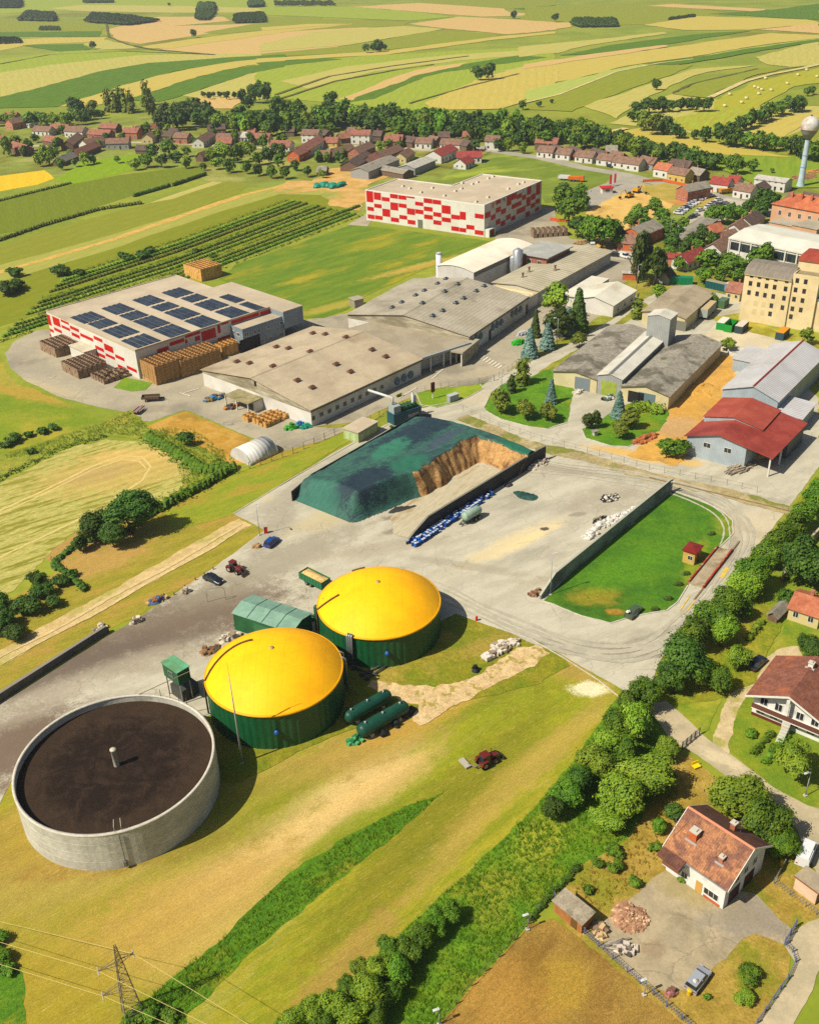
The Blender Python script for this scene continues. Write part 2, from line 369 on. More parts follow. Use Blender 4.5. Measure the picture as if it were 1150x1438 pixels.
for i,pts in enumerate((Z(*A,[(432,100),(440,150),(520,182),(620,202),(870,222)]),Z(*B,[(20,385),(240,310),(480,270),(800,228)]),Z(*B,[(40,400),(260,330),(500,285),(660,262)]),Z(*B,[(560,420),(800,350),(1000,300)]),Z(*C,[(560,378),(640,340),(900,280)]),Z(*A,[(-40,268),(200,222),(500,208),(860,222)]))):
    sheet('field_margin',band(pts,3.),.70+.004*i,dk,amp=.8,step=8,world=True)
# --- fields in the middle distance, left ---
D4=(0,150,2.875)
village_m=mat('5E7423','75802F',s=.06,c3='8E8A48',s3=.03,fine=.15,fs=.8)
sheet('village_green',Z(0,0,1,[(-60,178),(120,165),(420,160),(760,170),(900,190),(1000,215),(1200,250),(1200,420),(1000,400),(880,330),(760,250),(640,262),(500,300),(420,262),(330,262),(230,238),(120,245),(-60,262)]),.02,village_m,amp=3,step=8)
mf=[
 ('B89A22','C4A52A',[(-40,285),(180,256),(222,290),(150,316),(-40,350)],.06),
 ('5E8F16','6C9C1E',[(215,300),(330,222),(560,188),(640,200),(560,245),(480,272),(300,312)],.05),
 ('54741E','5E7C26',[(-40,395),(250,322),(480,276),(800,236),(840,270),(560,352),(400,402),(180,482),(-40,520)],.04),
 ('63802A','718A34',[(-40,570),(400,442),(600,392),(860,302),(1010,308),(960,352),(700,442),(400,532),(-40,650)],.045),
 ('A89A58','9A9450',[(600,390),(860,302),(900,305),(700,372)],.055),
 ('848638','949048',[(-40,650),(400,530),(700,440),(1000,348),(1160,305),(1400,300),(1400,360),(1130,352),(900,420),(500,560),(-40,720)],.04),
 ('6B8426','5E7C20',[(-40,715),(400,585),(900,420),(1130,352),(1450,350),(1400,420),(1100,560),(880,640),(560,700),(400,760),(-40,900)],.035),
]
for c1,c2,p,z in mf: fld(c1,c2,Z(*D4,p),z=z,amp=1.,s=.12)
sheet('dirt_track',band(Z(*D4,[(-60,685),(0,668),(200,612),(500,522),(800,418),(1000,352),(1180,310)]),4.2),.075,mat('B9954A','A88A40',s=.25,fine=.15,fs=1.5),amp=.7,step=3,world=True)
sheet('bare_earth',Z(*D4,[(1100,345),(1160,300),(1260,300),(1330,250),(1450,240),(1600,235),(1620,262),(1480,330),(1450,420),(1330,400),(1290,340),(1180,350)]),.08,mat('B8935A','A8843F',s=.15,c3='7F8436',s3=.06,fine=.12),amp=2,step=4)
sheet('lawn',[(308,392),(330,372),(505,312),(518,318),(683,338),(705,342),(612,372),(520,412),(488,435),(455,447),(428,447),(405,425),(330,402)],.07,
  mat('4A7614','587F18',s=.08,stretch=3,ang=-.75,c3='7E8E1E',s3=.03,fine=.12,fs=1.5,spots=[((600,372),26,3.2,R(35),'A58A3C',.5,.8),((470,430),18,3.,R(35),'9C8A38',.5,.7),((520,345),14,5,R(35),'7C901C',.6,.5)],strip=(9,.04,R(52))),amp=.6,step=4)
sheet('lawn',[(600,262),(655,232),(720,215),(800,228),(862,240),(850,256),(806,272),(790,282),(765,285),(757,250),(682,243),(640,256)],.07,mat('54781A','5E822A',s=.05,stretch=2,ang=-.3,c3='86902A',s3=.03,fine=.1,fs=1.5),amp=1,step=5)
# --- near meadows ---
MEAD=mat('7C8210','938C1E',streak=(.45,9,'BCA660',.55,.68,.5),s=.12,stretch=5,ang=R(-38),c3='A0924A',s3=.05,lo3=.52,hi3=.76,fine=.17,fs=2.6,bump=.7,bs=2.5,strip=(4.2,.035,R(52)),spots=[
  ((60,1240),22,13,R(20),'92812E',.6,.7),((150,1210),22,6,R(15),'9C8A42',.5,.7),((20,1180),14,9,R(20),'92792E',.6,.7),((480,1120),17,4.6,R(42),'CDB276',.5,.9),((385,1190),20,4.6,R(38),'C8AA6C',.55,.85),((470,1188),26,3,R(46),'76800E',.5,.8),((330,1295),22,3.4,R(44),'747C0E',.5,.8),((720,1010),18,9,R(45),'7E860C',.6,.6),((545,1095),9,3,R(38),'C4A464',.6,.7),
  ((520,1045),14,5,R(25),'A0853E',.6,.7),((430,1080),15,4,R(20),'9E8440',.6,.6),((280,1290),14,6,R(40),'B89A54',.5,.8),((270,1255),16,5,R(35),'B0904C',.6,.7),((140,1350),14,8,R(40),'A48838',.6,.6),
  ((200,1200),14,2.5,R(12),'86602C',.5,.55),((690,960),15,6,R(30),'6A7012',.6,.6),((620,1150),30,5,R(52),'5E6E10',.6,.6),((800,935),14,4,R(-25),'A08242',.5,.7),((828,968),3.2,1.9,0,'D8CFA8',.25,.95),((780,1050),16,2.2,R(48),'A88E44',.5,.7),((700,1110),14,2.0,R(50),'A08A3C',.5,.6),
  ((560,1350),16,2.,R(52),'A08A48',.5,.6),((480,1360),12,2.4,R(52),'9C7E3E',.5,.7),((640,1190),12,1.6,R(50),'A88E44',.5,.5),((330,1150),14,6,R(30),'7A7A1A',.6,.6),((60,1400),11,7,0,'908018',.6,.6),((590,1010),12,2.4,R(32),'B08A3C',.5,.7)])
sheet('meadow',[(-150,1100),(0,1120),(60,1030),(300,990),(500,960),(560,985),(700,905),(765,890),(835,950),(862,962),(880,985),(850,1010),(780,1103),(703,1182),(600,1276),(532,1340),(466,1401),(420,1450),(380,1560),(-250,1560)],.03,MEAD,amp=.3,step=1.5)
lush=mat('3E7A0C','4C860F',s=.25,stretch=2,ang=R(-40),c3='6F8A18',s3=.12,fine=.3,fs=2.5,bump=1.,bs=3)
sheet('tall_grass_ground',[(628,1110),(560,1137),(500,1168),(466,1191),(420,1218),(380,1252),(351,1278),(303,1327),(257,1362),(205,1404),(174,1428),(150,1500),(240,1500),(262,1425),(313,1378),(350,1340),(405,1294),(456,1252),(496,1218),(539,1188),(590,1142)],.06,lush,amp=.35,step=1.)
sheet('tall_grass_ground',[(888,965),(862,985),(835,1025),(780,1103),(703,1182),(600,1276),(532,1340),(466,1401),(400,1470),(400,1560),(560,1560),(617,1440),(700,1350),(742,1298),(775,1262),(812,1216),(870,1190),(905,1150),(945,1060),(935,985)],.06,mat('46800E','558A14',s=.2,c3='66881A',s3=.14,fine=.25,fs=2.5,bump=1.,bs=3,spots=[((700,1245),3,2.5,.6,'8E8A2A',.6,.4),((690,1290),3,2,.6,'8E8828',.6,.4),((760,1180),6,3,.8,'8CA838',.6,.6)]),amp=.35,step=1.)
sheet('tall_grass_ground',[(-60,1340),(5,1350),(28,1360),(36,1385),(33,1410),(40,1445),(40,1520),(-100,1520)],.06,lush,amp=.3,step=1.)
sheet('dry_field',[(742,1298),(776,1290),(800,1308),(960,1440),(1010,1510),(560,1540),(617,1440),(662,1385),(700,1345)],.07,mat('8C7030','987A38',s=.18,c3='7E6028',s3=.09,stretch=2,ang=-.6,fine=.24,fs=4,bump=.8,spots=[((780,1385),5,4,0,'A0822E',.5,.8),((745,1385),7,2,1.4,'7E5E24',.5,.6),((840,1410),7,1.6,1.2,'80602A',.5,.5),((700,1400),5,8,.5,'A88038',.6,.6)]),amp=.3,step=1.)
sheet('dry_garden_ground',[(775,1262),(812,1216),(880,1180),(915,1120),(945,1060),(970,1060),(1020,1110),(1075,1160),(1115,1180),(1150,1195),(1190,1230),(1190,1330),(1112,1325),(1105,1372),(1062,1440),(1030,1500),(1000,1490),(955,1440),(792,1300)],.065,mat('86702A','98803A',s=.3,c3='75731E',s3=.12,lo3=.5,hi3=.62,fine=.2,fs=3,bump=.5),amp=.3,step=1.)
conc=mat('8E8268','9A8C70',cracks=.35,s=.35,c3='7C7258',s3=.14,fine=.1,fs=4,bump=.1,spots=[((985,1260),8,2.5,R(-35),'8A7C48',.5,.5),((915,1332),1.6,1.2,0,'7E6A50',.5,.5),((1020,1262),6,1.4,R(40),'A09474',.5,.5),((1060,1290),7,3,0,'7C7468',.6,.7)])
sheet('courtyard',[(928,1226),(902,1247),(884,1263),(864,1285),(835,1300),(850,1330),(897,1378),(941,1394),(960,1391),(996,1366),(1020,1347),(1038,1323),(1059,1311),(1100,1326),(1113,1308),(1092,1290),(1072,1268),(1062,1256),(1010,1250),(960,1215)],.09,conc,amp=.25,step=.8)
street=mat('9C9074','A89A7C',s=.3,c3='8C8268',s3=.1,fine=.08,fs=5,cracks=.25,bump=.06,spots=[((1010,1065),4,1.2,R(-40),'C0B08E',.5,.6)])
sheet('street',[(905,990),(935,985),(975,1020),(988,1034),(1025,1060),(1085,1106),(1134,1132),(1200,1150),(1240,1230),(1150,1200),(1119,1166),(1100,1145),(1060,1112),(1012,1086),(970,1056),(940,1038)],.11,street,amp=.15,step=1)
sheet('street',[(1119,1166),(1150,1180),(1200,1200),(1200,1290),(1165,1262),(1140,1215)],.10,street,amp=.15,step=1)
sheet('driveway',[(1100,1326),(1113,1308),(1135,1295),(1190,1275),(1260,1360),(1150,1362),(1135,1400),(1105,1450),(1060,1520),(1020,1500),(1062,1440),(1108,1378),(1115,1350)],.10,street,amp=.2,step=1)
sheet('garden_lawn',[(1030,1000),(1040,985),(1062,962),(1100,880),(1070,850),(1075,800),(1105,740),(1200,690),(1260,900),(1240,1130),(1134,1132),(1085,1106),(1048,1078),(1022,1052),(1018,1040)],.055,mat('55801A','688A20',s=.15,c3='8E8A2A',s3=.08,fine=.15,fs=3,bump=.5),amp=.4,step=1)
sheet('garden_lawn',[(925,960),(960,985),(1000,985),(1015,975),(1005,1000),(995,1025),(985,1032),(950,1005),(920,985)],.075,mat('55801A','688A20',s=.15,c3='8E8A2A',s3=.08,fine=.15,fs=3),amp=.4,step=1)
sheet('gravel_drive',[(1000,1042),(1012,1000),(1028,970),(1050,945),(1072,925),(1092,912),(1120,908),(1130,935),(1100,945),(1070,955),(1048,975),(1035,1000),(1022,1050),(1025,1064),(1006,1052)],.085,mat('A89670','B4A27C',s=.5,c3='8A8640',s3=.25,fine=.15,fs=5),amp=.25,step=.7)
# --- left fields and verges ---
verge=mat('7F7820','8E8228',s=.12,stretch=4,ang=R(-33),c3='9C7E38',s3=.06,fine=.2,fs=2,bump=.6,spots=[((300,640),14,3,R(33),'5E7A16',.5,.7),((420,660),18,2,R(33),'6C8418',.5,.7),((120,760),16,6,R(33),'A07E46',.5,.8),((130,790),13,5,R(30),'A8844A',.5,.7),((250,720),16,4,R(33),'6F7E1C',.6,.6)])
sheet('verge',[(-150,1020),(-150,900),(0,850),(90,800),(60,780),(120,740),(230,710),(320,660),(340,650),(400,625),(480,600),(520,600),(420,665),(335,725),(372,745),(300,800),(245,835),(200,862),(152,885),(0,980)],.028,verge,amp=.4,step=1.5)
stub=mat('8F8C46','A49A56',s=.6,stretch=6,ang=R(-33),c3='6A7E28',s3=.14,lo3=.5,hi3=.62,fine=.2,fs=2.,strip=(3.4,.05,R(57)),spots=[((175,660),20,10,R(20),'A8904E',.5,.8),((190,640),12,4,R(0),'B89A58',.4,.7),((140,665),9,4,R(30),'9C8650',.6,.8)])
sheet('stubble_field',[(-150,720),(0,680),(90,632),(150,617),(195,620),(245,640),(270,662),(255,685),(225,710),(180,730),(100,750),(60,790),(20,830),(-150,900)],.05,stub,amp=.8,step=1.5)
sheet('stubble_ring',band([(-60,745),(60,690),(130,655),(170,640),(200,642),(212,655),(200,675),(160,700)],.6),.056,mat('B8A468',s=.5,fine=.15),amp=.12,step=1,world=True)
sheet('stubble_ring',band([(-60,750),(60,695),(130,660),(172,645),(196,648),(205,657)],.5),.057,mat('B8A468',s=.5,fine=.15),amp=.12,step=1,world=True)
sheet('stubble_ring',band([(-60,800),(0,783),(100,735),(150,712)],.6),.056,mat('B8A468',s=.5,fine=.15),amp=.12,step=1,world=True)
sheet('pasture',[(-150,660),(-150,480),(0,500),(25,540),(100,570),(190,600),(200,610),(120,600),(60,622),(0,655)],.025,mat('5A8212','688A1A',s=.1,c3='8E8426',s3=.05,fine=.14,fs=2,spots=[((60,555),24,4,R(-25),'9A7E30',.5,.8),((10,530),12,5,R(-30),'948432',.5,.7)]),amp=1,step=2)
sheet('weedy_ground',[(-150,690),(0,640),(60,622),(120,600),(185,575),(215,600),(270,600),(330,640),(350,655),(330,665),(260,700),(230,712),(272,662),(245,636),(195,617),(150,613),(90,628),(0,672),(-150,720)],.055,mat('5F7E18','7E8228',s=.12,c3='A08838',s3=.06,fine=.25,fs=2,bump=.8),amp=.8,step=1.5)
sheet('dry_verge',[(205,600),(240,585),(262,578),(290,590),(330,607),(365,622),(395,633),(360,655),(320,650),(290,630),(250,615)],.06,mat('9A7428','A8843A',s=.2,c3='7E6420',s3=.08,fine=.16,fs=3),amp=.4,step=1)
sheet('farm_track',band([(-60,955),(0,925),(100,870),(200,815),(300,758),(345,733)],4.6),.065,mat('B8A070','A89260',s=.3,c3='8E8A40',s3=.12,fine=.15,fs=3),amp=.35,step=1.,world=True)
# --- paved industrial ground ---
YARD=mat('A09A86','ACA692',s=.12,stretch=2.5,ang=R(-32),c3='8E8876',s3=.035,lo3=.5,hi3=.75,fine=.075,fs=3.5,bump=.1,cracks=.3,spots=[
  ((200,893),26,8,R(20),'66584A',.6,.85),((110,935),22,5,R(28),'5C5044',.6,.85),((300,850),14,7,R(20),'665848',.6,.8),((10,1050),13,8,R(60),'5C4A3C',.6,.9),((230,925),9,4,R(20),'8E8470',.6,.5),((150,945),12,3,R(30),'948A76',.6,.5),((60,985),10,3.5,R(40),'9A907C',.6,.5),
  ((390,790),22,5,R(40),'847C68',.6,.7),((480,720),14,4,R(35),'A89870',.5,.6),((720,762),14,2.6,R(38),'C4B080',.6,.6),((742,758),8,1.4,R(38),'CCB888',.6,.6),((765,743),1.,.7,0,'2E2A26',.3,.9),((810,723),2.,.9,.2,'80786A',.3,.8),((800,815),12,1.5,R(0),'968C74',.6,.6),
  ((860,910),24,1.3,R(-12),'7E7868',.6,.7),((850,918),22,.9,R(-8),'777061',.6,.6),((900,900),14,1.,R(25),'807A68',.6,.6),((1000,715),18,1.6,R(-60),'766F60',.6,.8),((1030,760),14,1.4,R(70),'7A7364',.6,.7),((960,678),22,1.2,R(-28),'7C7566',.6,.7),((760,655),24,1.6,R(-22),'807866',.6,.6),
  ((385,740),12,3.5,R(75),'8A8270',.6,.7),((400,700),10,3,R(60),'8A8270',.6,.6),((655,795),12,1.5,R(-20),'8C8470',.6,.6),((540,770),16,2.5,R(10),'948A74',.6,.6),((560,725),4,1.,R(20),'6C6150',.5,.8),((565,742),5,1.,R(30),'6C6150',.5,.7),((930,645),8,2.5,R(-20),'C09A4A',.6,.9),((880,636),9,2,R(-25),'BC9648',.6,.8),((1090,740),14,8,0,'B4A688',.6,.6),((850,700),10,5,R(30),'857B66',.6,.5),((350,700),6,3,0,'B4A888',.5,.6),((690,560),10,5,0,'B0A488',.6,.6)])
sheet('yard',[(-150,1110),(-80,1045),(0,988),(152,893),(200,865),(245,835),(300,798),(372,745),(328,722),(412,672),(470,635),(520,606),(590,574),(640,565),(672,546),(692,530),(745,508),(800,480),(862,442),(900,402),(950,380),(1060,420),(1080,500),(1150,560),(1200,560),(1175,620),(1150,655),(1098,725),(1060,770),(1020,828),(960,888),(925,930),(912,960),(918,990),(878,972),(840,950),(780,915),(725,892),(650,868),(560,900),(500,985),(300,1010),(150,1010),(30,1075),(0,1130),(-150,1180)],.08,YARD,amp=.2,step=1.5)
ASP=mat('8E8672','9A917A',s=.08,c3='7C7564',s3=.05,fine=.07,fs=2.5,bump=.05,cracks=.5,spots=[((60,545),16,3,R(-30),'A89A7A',.6,.7),((200,575),8,3,0,'7A7060',.5,.5),((690,520),12,4,R(30),'A2967A',.6,.6),((840,390),14,5,R(30),'968C7A',.6,.6)])
sheet('asphalt_yard',[(66,462),(52,464),(20,480),(7,497),(14,515),(32,532),(80,556),(140,572),(185,580),(191,592),(212,592),(261,576),(289,588),(330,605),(365,620),(400,633),(455,618),(500,598),(590,560),(650,545),(693,533),(729,511),(800,472),(850,445),(862,420),(880,395),(900,380),(920,365),(890,350),(840,340),(800,335),(780,310),(778,292),(757,290),(700,325),(690,345),(640,380),(560,400),(488,440),(428,450),(400,455),(300,500),(200,500),(110,480)],.05,ASP,amp=.25,step=1.5)
sheet('asphalt_path',[(488,316),(520,297),(530,300),(516,318)],.09,ASP)
road_m=mat('8A8578','96907F',s=.08,fine=.06,fs=2.)
sheet('road',band([(640,200),(692,212),(760,222),(820,236),(880,246),(940,262),(1010,276),(1060,290),(1120,315),(1200,345)],8),.10,road_m,world=True,amp=.1,step=4)
sheet('road',[(862,238),(880,246),(900,256),(920,262),(900,272),(870,290),(860,292),(820,292),(800,282),(812,272),(850,258),(866,250)],.095,road_m,amp=.5,step=4)
sheet('road',band(Z(0,0,1,[(-60,205),(60,205),(160,200),(230,200),(310,205),(420,210),(500,205),(560,208),(640,214)]),5),.07,mat('9A927A','A89E84',s=.1,fine=.08),world=True,amp=.3,step=4)
sheet('earthworks',[(822,300),(850,282),(880,270),(900,270),(935,272),(952,285),(925,300),(912,312),(900,330),(880,345),(840,350),(818,325)],.12,mat('B4934E','C09E58',s=.12,c3='9C7C3E',s3=.08,fine=.12),amp=1.2,step=2)
sheet('earthworks',[(898,262),(930,258),(985,268),(1010,280),(990,290),(950,288),(912,275)],.125,mat('8E8030','A08A44',s=.1,c3='A86C38',s3=.05,fine=.12),amp=1.2,step=2)
sheet('car_park',[(945,320),(1000,285),(1020,278),(1060,288),(1072,300),(1030,300),(985,330),(955,345)],.13,mat('A8A08C','9A927E',s=.1,fine=.06),amp=.3,step=2)
sheet('gravel_yard',[(990,470),(1008,452),(1060,460),(1130,478),(1150,500),(1150,520),(1080,520),(1030,512),(1010,492)],.12,mat('B0A488','BCAE90',s=.1,c3='A09678',s3=.08,fine=.07),amp=.5,step=1.5)
sheet('weedy_ground',[(1000,446),(1042,440),(1100,468),(1200,490),(1200,700),(1150,655),(1150,500),(1110,480),(1050,466),(1010,456)],.125,mat('6E7E1C','8E8A2C',s=.2,c3='A8943C',s3=.1,fine=.2),amp=.6,step=1.5)
sand=mat('AE843A','B88E44',s=.14,c3='9C7A44',s3=.1,lo3=.5,hi3=.65,fine=.12,fs=2,bump=.4,spots=[((985,540),7,4,R(50),'B88E48',.5,.8),((950,600),7,5,R(50),'A08664',.5,.6)])
sheet('sand_ground',[(1000,498),(1037,500),(1034,530),(1022,560),(1000,575),(970,608),(965,632),(950,655),(880,640),(895,628),(925,606),(935,590),(940,568),(962,540),(985,515)],.13,sand,amp=1.,step=1.5)
# --- islands of grass on the paving ---
sheet('lawn',[(943,691),(982,703),(1013,719),(1027,732),(1027,750),(1009,768),(990,792),(966,822),(950,846),(935,857),(911,861),(885,866),(857,875),(817,865),(763,844),(800,805)],.12,
  mat('366E10','42780F',s=.12,c3='2A5C0A',s3=.06,fine=.2,fs=2.,bump=.6,spots=[((835,838),5,3,0,'84761E',.5,.8),((863,860),1.8,1,0,'9A6E26',.4,.8),((975,790),10,1.6,R(62),'76801C',.5,.7),((1020,740),3,4,0,'7A821C',.5,.6),((880,800),12,4,.6,'458410',.6,.6)]),amp=.25,step=1)
isl=mat('3E780E','4C8412',s=.15,c3='74861E',s3=.08,fine=.18,fs=2,bump=.6)
sheet('lawn',[(680,572),(690,552),(702,543),(731,528),(743,530),(777,515),(800,540),(806,548),(800,570),(796,593),(768,602),(743,599),(702,588),(683,577)],.125,isl,amp=.3,step=1)
sheet('lawn',[(817,603),(822,615),(858,626),(881,627),(905,618),(925,606),(938,590),(938,572),(925,562),(900,560),(880,568),(858,580),(835,596)],.125,isl,amp=.3,step=1)
sheet('lawn',[(585,553),(612,547),(673,540),(678,546),(662,555),(641,565),(612,572),(591,568)],.12,mat('568A12','648E18',s=.15,c3='7E8A20',s3=.08,fine=.15),amp=.25,step=1)
sheet('verge',[(735,512),(800,482),(864,446),(905,420),(930,402),(905,402),(890,420),(850,440),(800,468),(740,500)],.12,mat('64781A','7A8226',s=.15,c3='8E8236',s3=.08,fine=.2),amp=.3,step=1)
sheet('verge',[(745,535),(760,520),(825,482),(905,425),(912,430),(840,480),(780,520),(778,540)],.12,mat('64781A','7A8226',s=.15,c3='8E8236',s3=.08,fine=.2),amp=.3,step=1)
sheet('verge',[(875,398),(893,385),(925,388),(955,380),(950,368),(1040,395),(1040,420),(1000,410),(925,408),(905,420),(880,412)],.12,mat('5A7A1A','74842A',s=.15,c3='8E8236',s3=.08,fine=.2),amp=.5,step=1)
sheet('verge',[(160,545),(175,530),(215,538),(205,548),(185,550)],.12,mat('4E8412','5C8A1A',s=.15,fine=.2),amp=.1,step=1)
sheet('verge',[(300,655),(350,650),(365,655),(412,640),(470,613),(508,598),(515,605),(470,632),(412,668),(335,722),(240,745),(230,712)],.06,mat('6F7C16','80801E',s=.12,stretch=4,ang=R(-33),c3='8E7A2A',s3=.06,fine=.2,fs=2),amp=.3,step=1)
sheet('verge',[(440,600),(500,592),(600,548),(640,540),(600,555),(540,580),(515,600)],.115,mat('6A7A1E','80802A',s=.15,fine=.2),amp=.3,step=1)
sheet('verge',[(1200,520),(1150,665),(1100,728),(1062,772),(1022,830),(962,890),(932,930),(925,985),(960,990),(1000,985),(1060,960),(1100,870),(1075,850),(1075,800),(1105,740),(1200,690),(1260,600)],.10,mat('5E8016','728622',s=.15,c3='8E8226',s3=.1,fine=.2,fs=2,bump=.6),amp=.3,step=1)
tank_grass=mat('5A7A12','6C801A',s=.2,c3='8E7E30',s3=.14,fine=.22,fs=2.5,bump=.6,spots=[((640,920),9,2.,R(10),'8A7A28',.5,.6),((690,905),6,3,R(30),'8E7A34',.5,.7)])
sheet('grass',[(640,862),(690,880),(745,898),(775,912),(800,935),(760,960),(600,1000),(480,1030),(330,1100),(280,1100),(285,1010),(330,990),(440,900),(500,930)],.105,tank_grass,amp=.35,step=1)
sheet('gravel_path',[(520,955),(560,962),(610,966),(655,955),(698,930),(725,910),(760,908),(772,918),(735,942),(695,962),(645,988),(612,1008),(590,1020),(578,1010),(588,990),(548,975),(515,965)],.13,mat('BCA478','B0966A',s=.4,c3='8E8040',s3=.5,lo3=.54,hi3=.62,fine=.22,fs=3,bump=.4),amp=.45,step=.7)
# old rails and verge strip between the two roads
sheet('gravel_strip',band([(648,586),(737,624),(824,643),(911,670),(1020,693),(1111,718)],4.4),.135,mat('8C7E58','A09068',s=.3,c3='6E7030',s3=.12,lo3=.5,hi3=.6,fine=.2,fs=3,bump=.4),amp=.5,step=.8,world=True)
sheet('kerb_line',band([(911,671),(1020,697),(1111,719)],.45),.16,mat('6E5A3C',fine=.2),amp=.08,step=.6,world=True)
# road paint
paint=mat('C9C2AE','B8B09A',s=1.,fine=.1); yp=mat('C8A83A','B09A40',s=1.5,fine=.1)
for i in range(7):
    a=(689-i*.0+ -8+i*4.1,500+i*2.2); sheet('road_marking',band([(a[0],a[1]),(a[0]-7,a[1]+5)],.55),.17,paint,world=True)
for pts in ([(606,533),(622,519)],[(560,560),(585,545)]): sheet('road_marking',band(pts,.35),.17,paint,world=True)
sheet('road_marking',band([(253,552),(268,557)],.35),.17,paint,world=True); sheet('road_marking',band([(257,553),(280,546)],.35),.17,paint,world=True)
for p in ((1016,806),(1038,808),(1012,812),(1036,803)): sheet('road_marking',band([p,(p[0]+5,p[1]-8)],.7),.17,yp,world=True,amp=.15,step=.4)
for pts in ([(954,858),(968,838)],[(961,862),(977,842)]): sheet('road_marking',band(pts,.2),.17,yp,world=True,amp=.05,step=.4)

# tyre tracks worn into the paving
def arcpts(pts):
    P=[Vector(p) for p in pts]; out=[]
    for i in range(len(P)-1):
        a=P[max(i-1,0)];b=P[i];c=P[i+1];d=P[min(i+2,len(P)-1)]
        for k in range(6):
            t=k/6; out.append(tuple(.5*((2*b)+(c-a)*t+(2*a-5*b+4*c-d)*t*t+(3*b-a-3*c+d)*t**3)))
    return out+[tuple(P[-1])]
TM=[mat('9C9682','A69F8C',s=.3,fine=.08,fs=3),mat('96907E','A09A86',s=.3,fine=.08,fs=3),mat('A29C88','ABA591',s=.3,fine=.06,fs=3)]
rs0=random.Random(4)
def tracks(base,offs,w,m):
    P=[gp(*p).to_2d() for p in arcpts(base)]
    for o in offs:
        A_=[];B_=[]; ww=w*rs0.uniform(1.2,2.6)
        for i,p in enumerate(P):
            d=(P[min(i+1,len(P)-1)]-P[max(i-1,0)]).normalized(); n=Vector((-d.y,d.x)); q=ww*(.25+.75*sin(PI*i/(len(P)-1))); q2=o+.25*sin(i*.7+o)
            A_.append(p+n*(q2+q/2)); B_.append(p+n*(q2-q/2))
        sheet('tyre_track',[(v.x,v.y) for v in A_+B_[::-1]],.14,m,amp=.14,step=.5,world=True)
tracks([(700,640),(800,655),(900,668),(985,690),(1035,720),(1050,760),(1025,810),(985,860)],(-1.6,-.3,.9),.5,TM[1])
tracks([(720,660),(820,668),(920,685),(1000,715),(1022,755),(1000,800)],(-1.,.6),.35,TM[0])
tracks([(620,830),(700,868),(790,905),(870,918),(930,900),(985,850),(1040,780)],(-2.2,-.9,.4,1.8),.5,TM[1])
tracks([(0,930),(100,876),(200,820),(300,764),(343,738)],(-.9,.9),.5,mat('BCA678','B09A6A',s=.5,fine=.15,fs=4))

KERB=mat('A8A292','B6B0A0',s=1.,fine=.12)
def kerb(name,pts,w=.22,h=.13,z=.1):
    P=smooth_poly([gp(*p).to_2d() for p in pts],0); b=MB(); n=len(P); V=[]
    for i,p in enumerate(P):
        d=(P[min(i+1,n-1)]-P[max(i-1,0)]).normalized(); q=Vector((-d.y,d.x))*w/2; V+= [(p.x-q.x,p.y-q.y,z),(p.x+q.x,p.y+q.y,z),(p.x+q.x,p.y+q.y,z+h),(p.x-q.x,p.y-q.y,z+h)]
    b.add(V,[(4*i+k,4*i+(k+1)%4,4*i+4+(k+1)%4,4*i+4+k) for i in range(n-1) for k in range(4)]); obj(name,b,KERB,kind='structure')
kerb('kerb',[(942,689),(982,702),(1013,718),(1028,731),(1029,750),(1010,769)]); kerb('kerb',[(965,823),(951,846),(936,858),(911,862),(885,867),(857,876),(817,866),(763,845)])
kerb('kerb',[(680,572),(690,551),(702,542),(731,527)]); kerb('kerb',[(683,578),(702,589),(743,600),(768,603),(797,594)]); kerb('kerb',[(817,605),(822,616),(858,627),(881,628),(905,619)]); kerb('kerb',[(585,554),(591,569),(612,573),(641,566),(662,556),(679,546),(673,539)])
kerb('kerb',[(640,862),(690,880),(745,898),(790,924),(840,956),(872,982)],.18,.08); kerb('kerb',[(328,722),(412,671),(505,618),(590,573),(640,564)],.2,.1)
# ================= BUILDING KIT =================
class FR:
    """a building's own frame from three photo corners at height z: B the near corner, A along its left face, C along its right face"""
    def __init__(s,A,B,C,z,L=None,W=None):
        b=gp(*B,z).to_2d(); c=gp(*C,z).to_2d() if C else None; a=gp(*A,z).to_2d() if A else None
        w=Vector((0,0))
        if c is not None: w+=(c-b)
        if a is not None: v=a-b; w+=Vector((v.y,-v.x))
        s.x=w.normalized(); s.y=Vector((-s.x.y,s.x.x)); s.b=b; s.rz=math.atan2(s.x.y,s.x.x)
        s.L=L if L is not None else (c-b).dot(s.x); s.W=W if W is not None else (a-b).dot(s.y); s.loc=(b.x,b.y,0); s.z=z
    def at(s,px,py,z):
        p=gp(px,py,z).to_2d()-s.b; return (p.dot(s.x),p.dot(s.y))
    def on(s,face,px,py,off=0.):
        """where a photo pixel meets a wall of the building: (distance along it, height)"""
        o=Vector((0,0,H)); g=gp(px,py,0); d=g-o
        def loc(v): q=v.to_2d(); return (q.dot(s.x),q.dot(s.y))
        bo=loc(o.to_2d().to_3d())[0]-s.b.dot(s.x),loc(o.to_2d().to_3d())[1]-s.b.dot(s.y); dd=loc(d)
        if face=='S': t=(off-bo[1])/dd[1]; return (bo[0]+dd[0]*t, H+d.z*t)
        t=(off-bo[0])/dd[0]; return (bo[1]+dd[1]*t, H+d.z*t)
    def sub(s,x,y): p=s.b+s.x*x+s.y*y; return (p.x,p.y,0)
WM={}
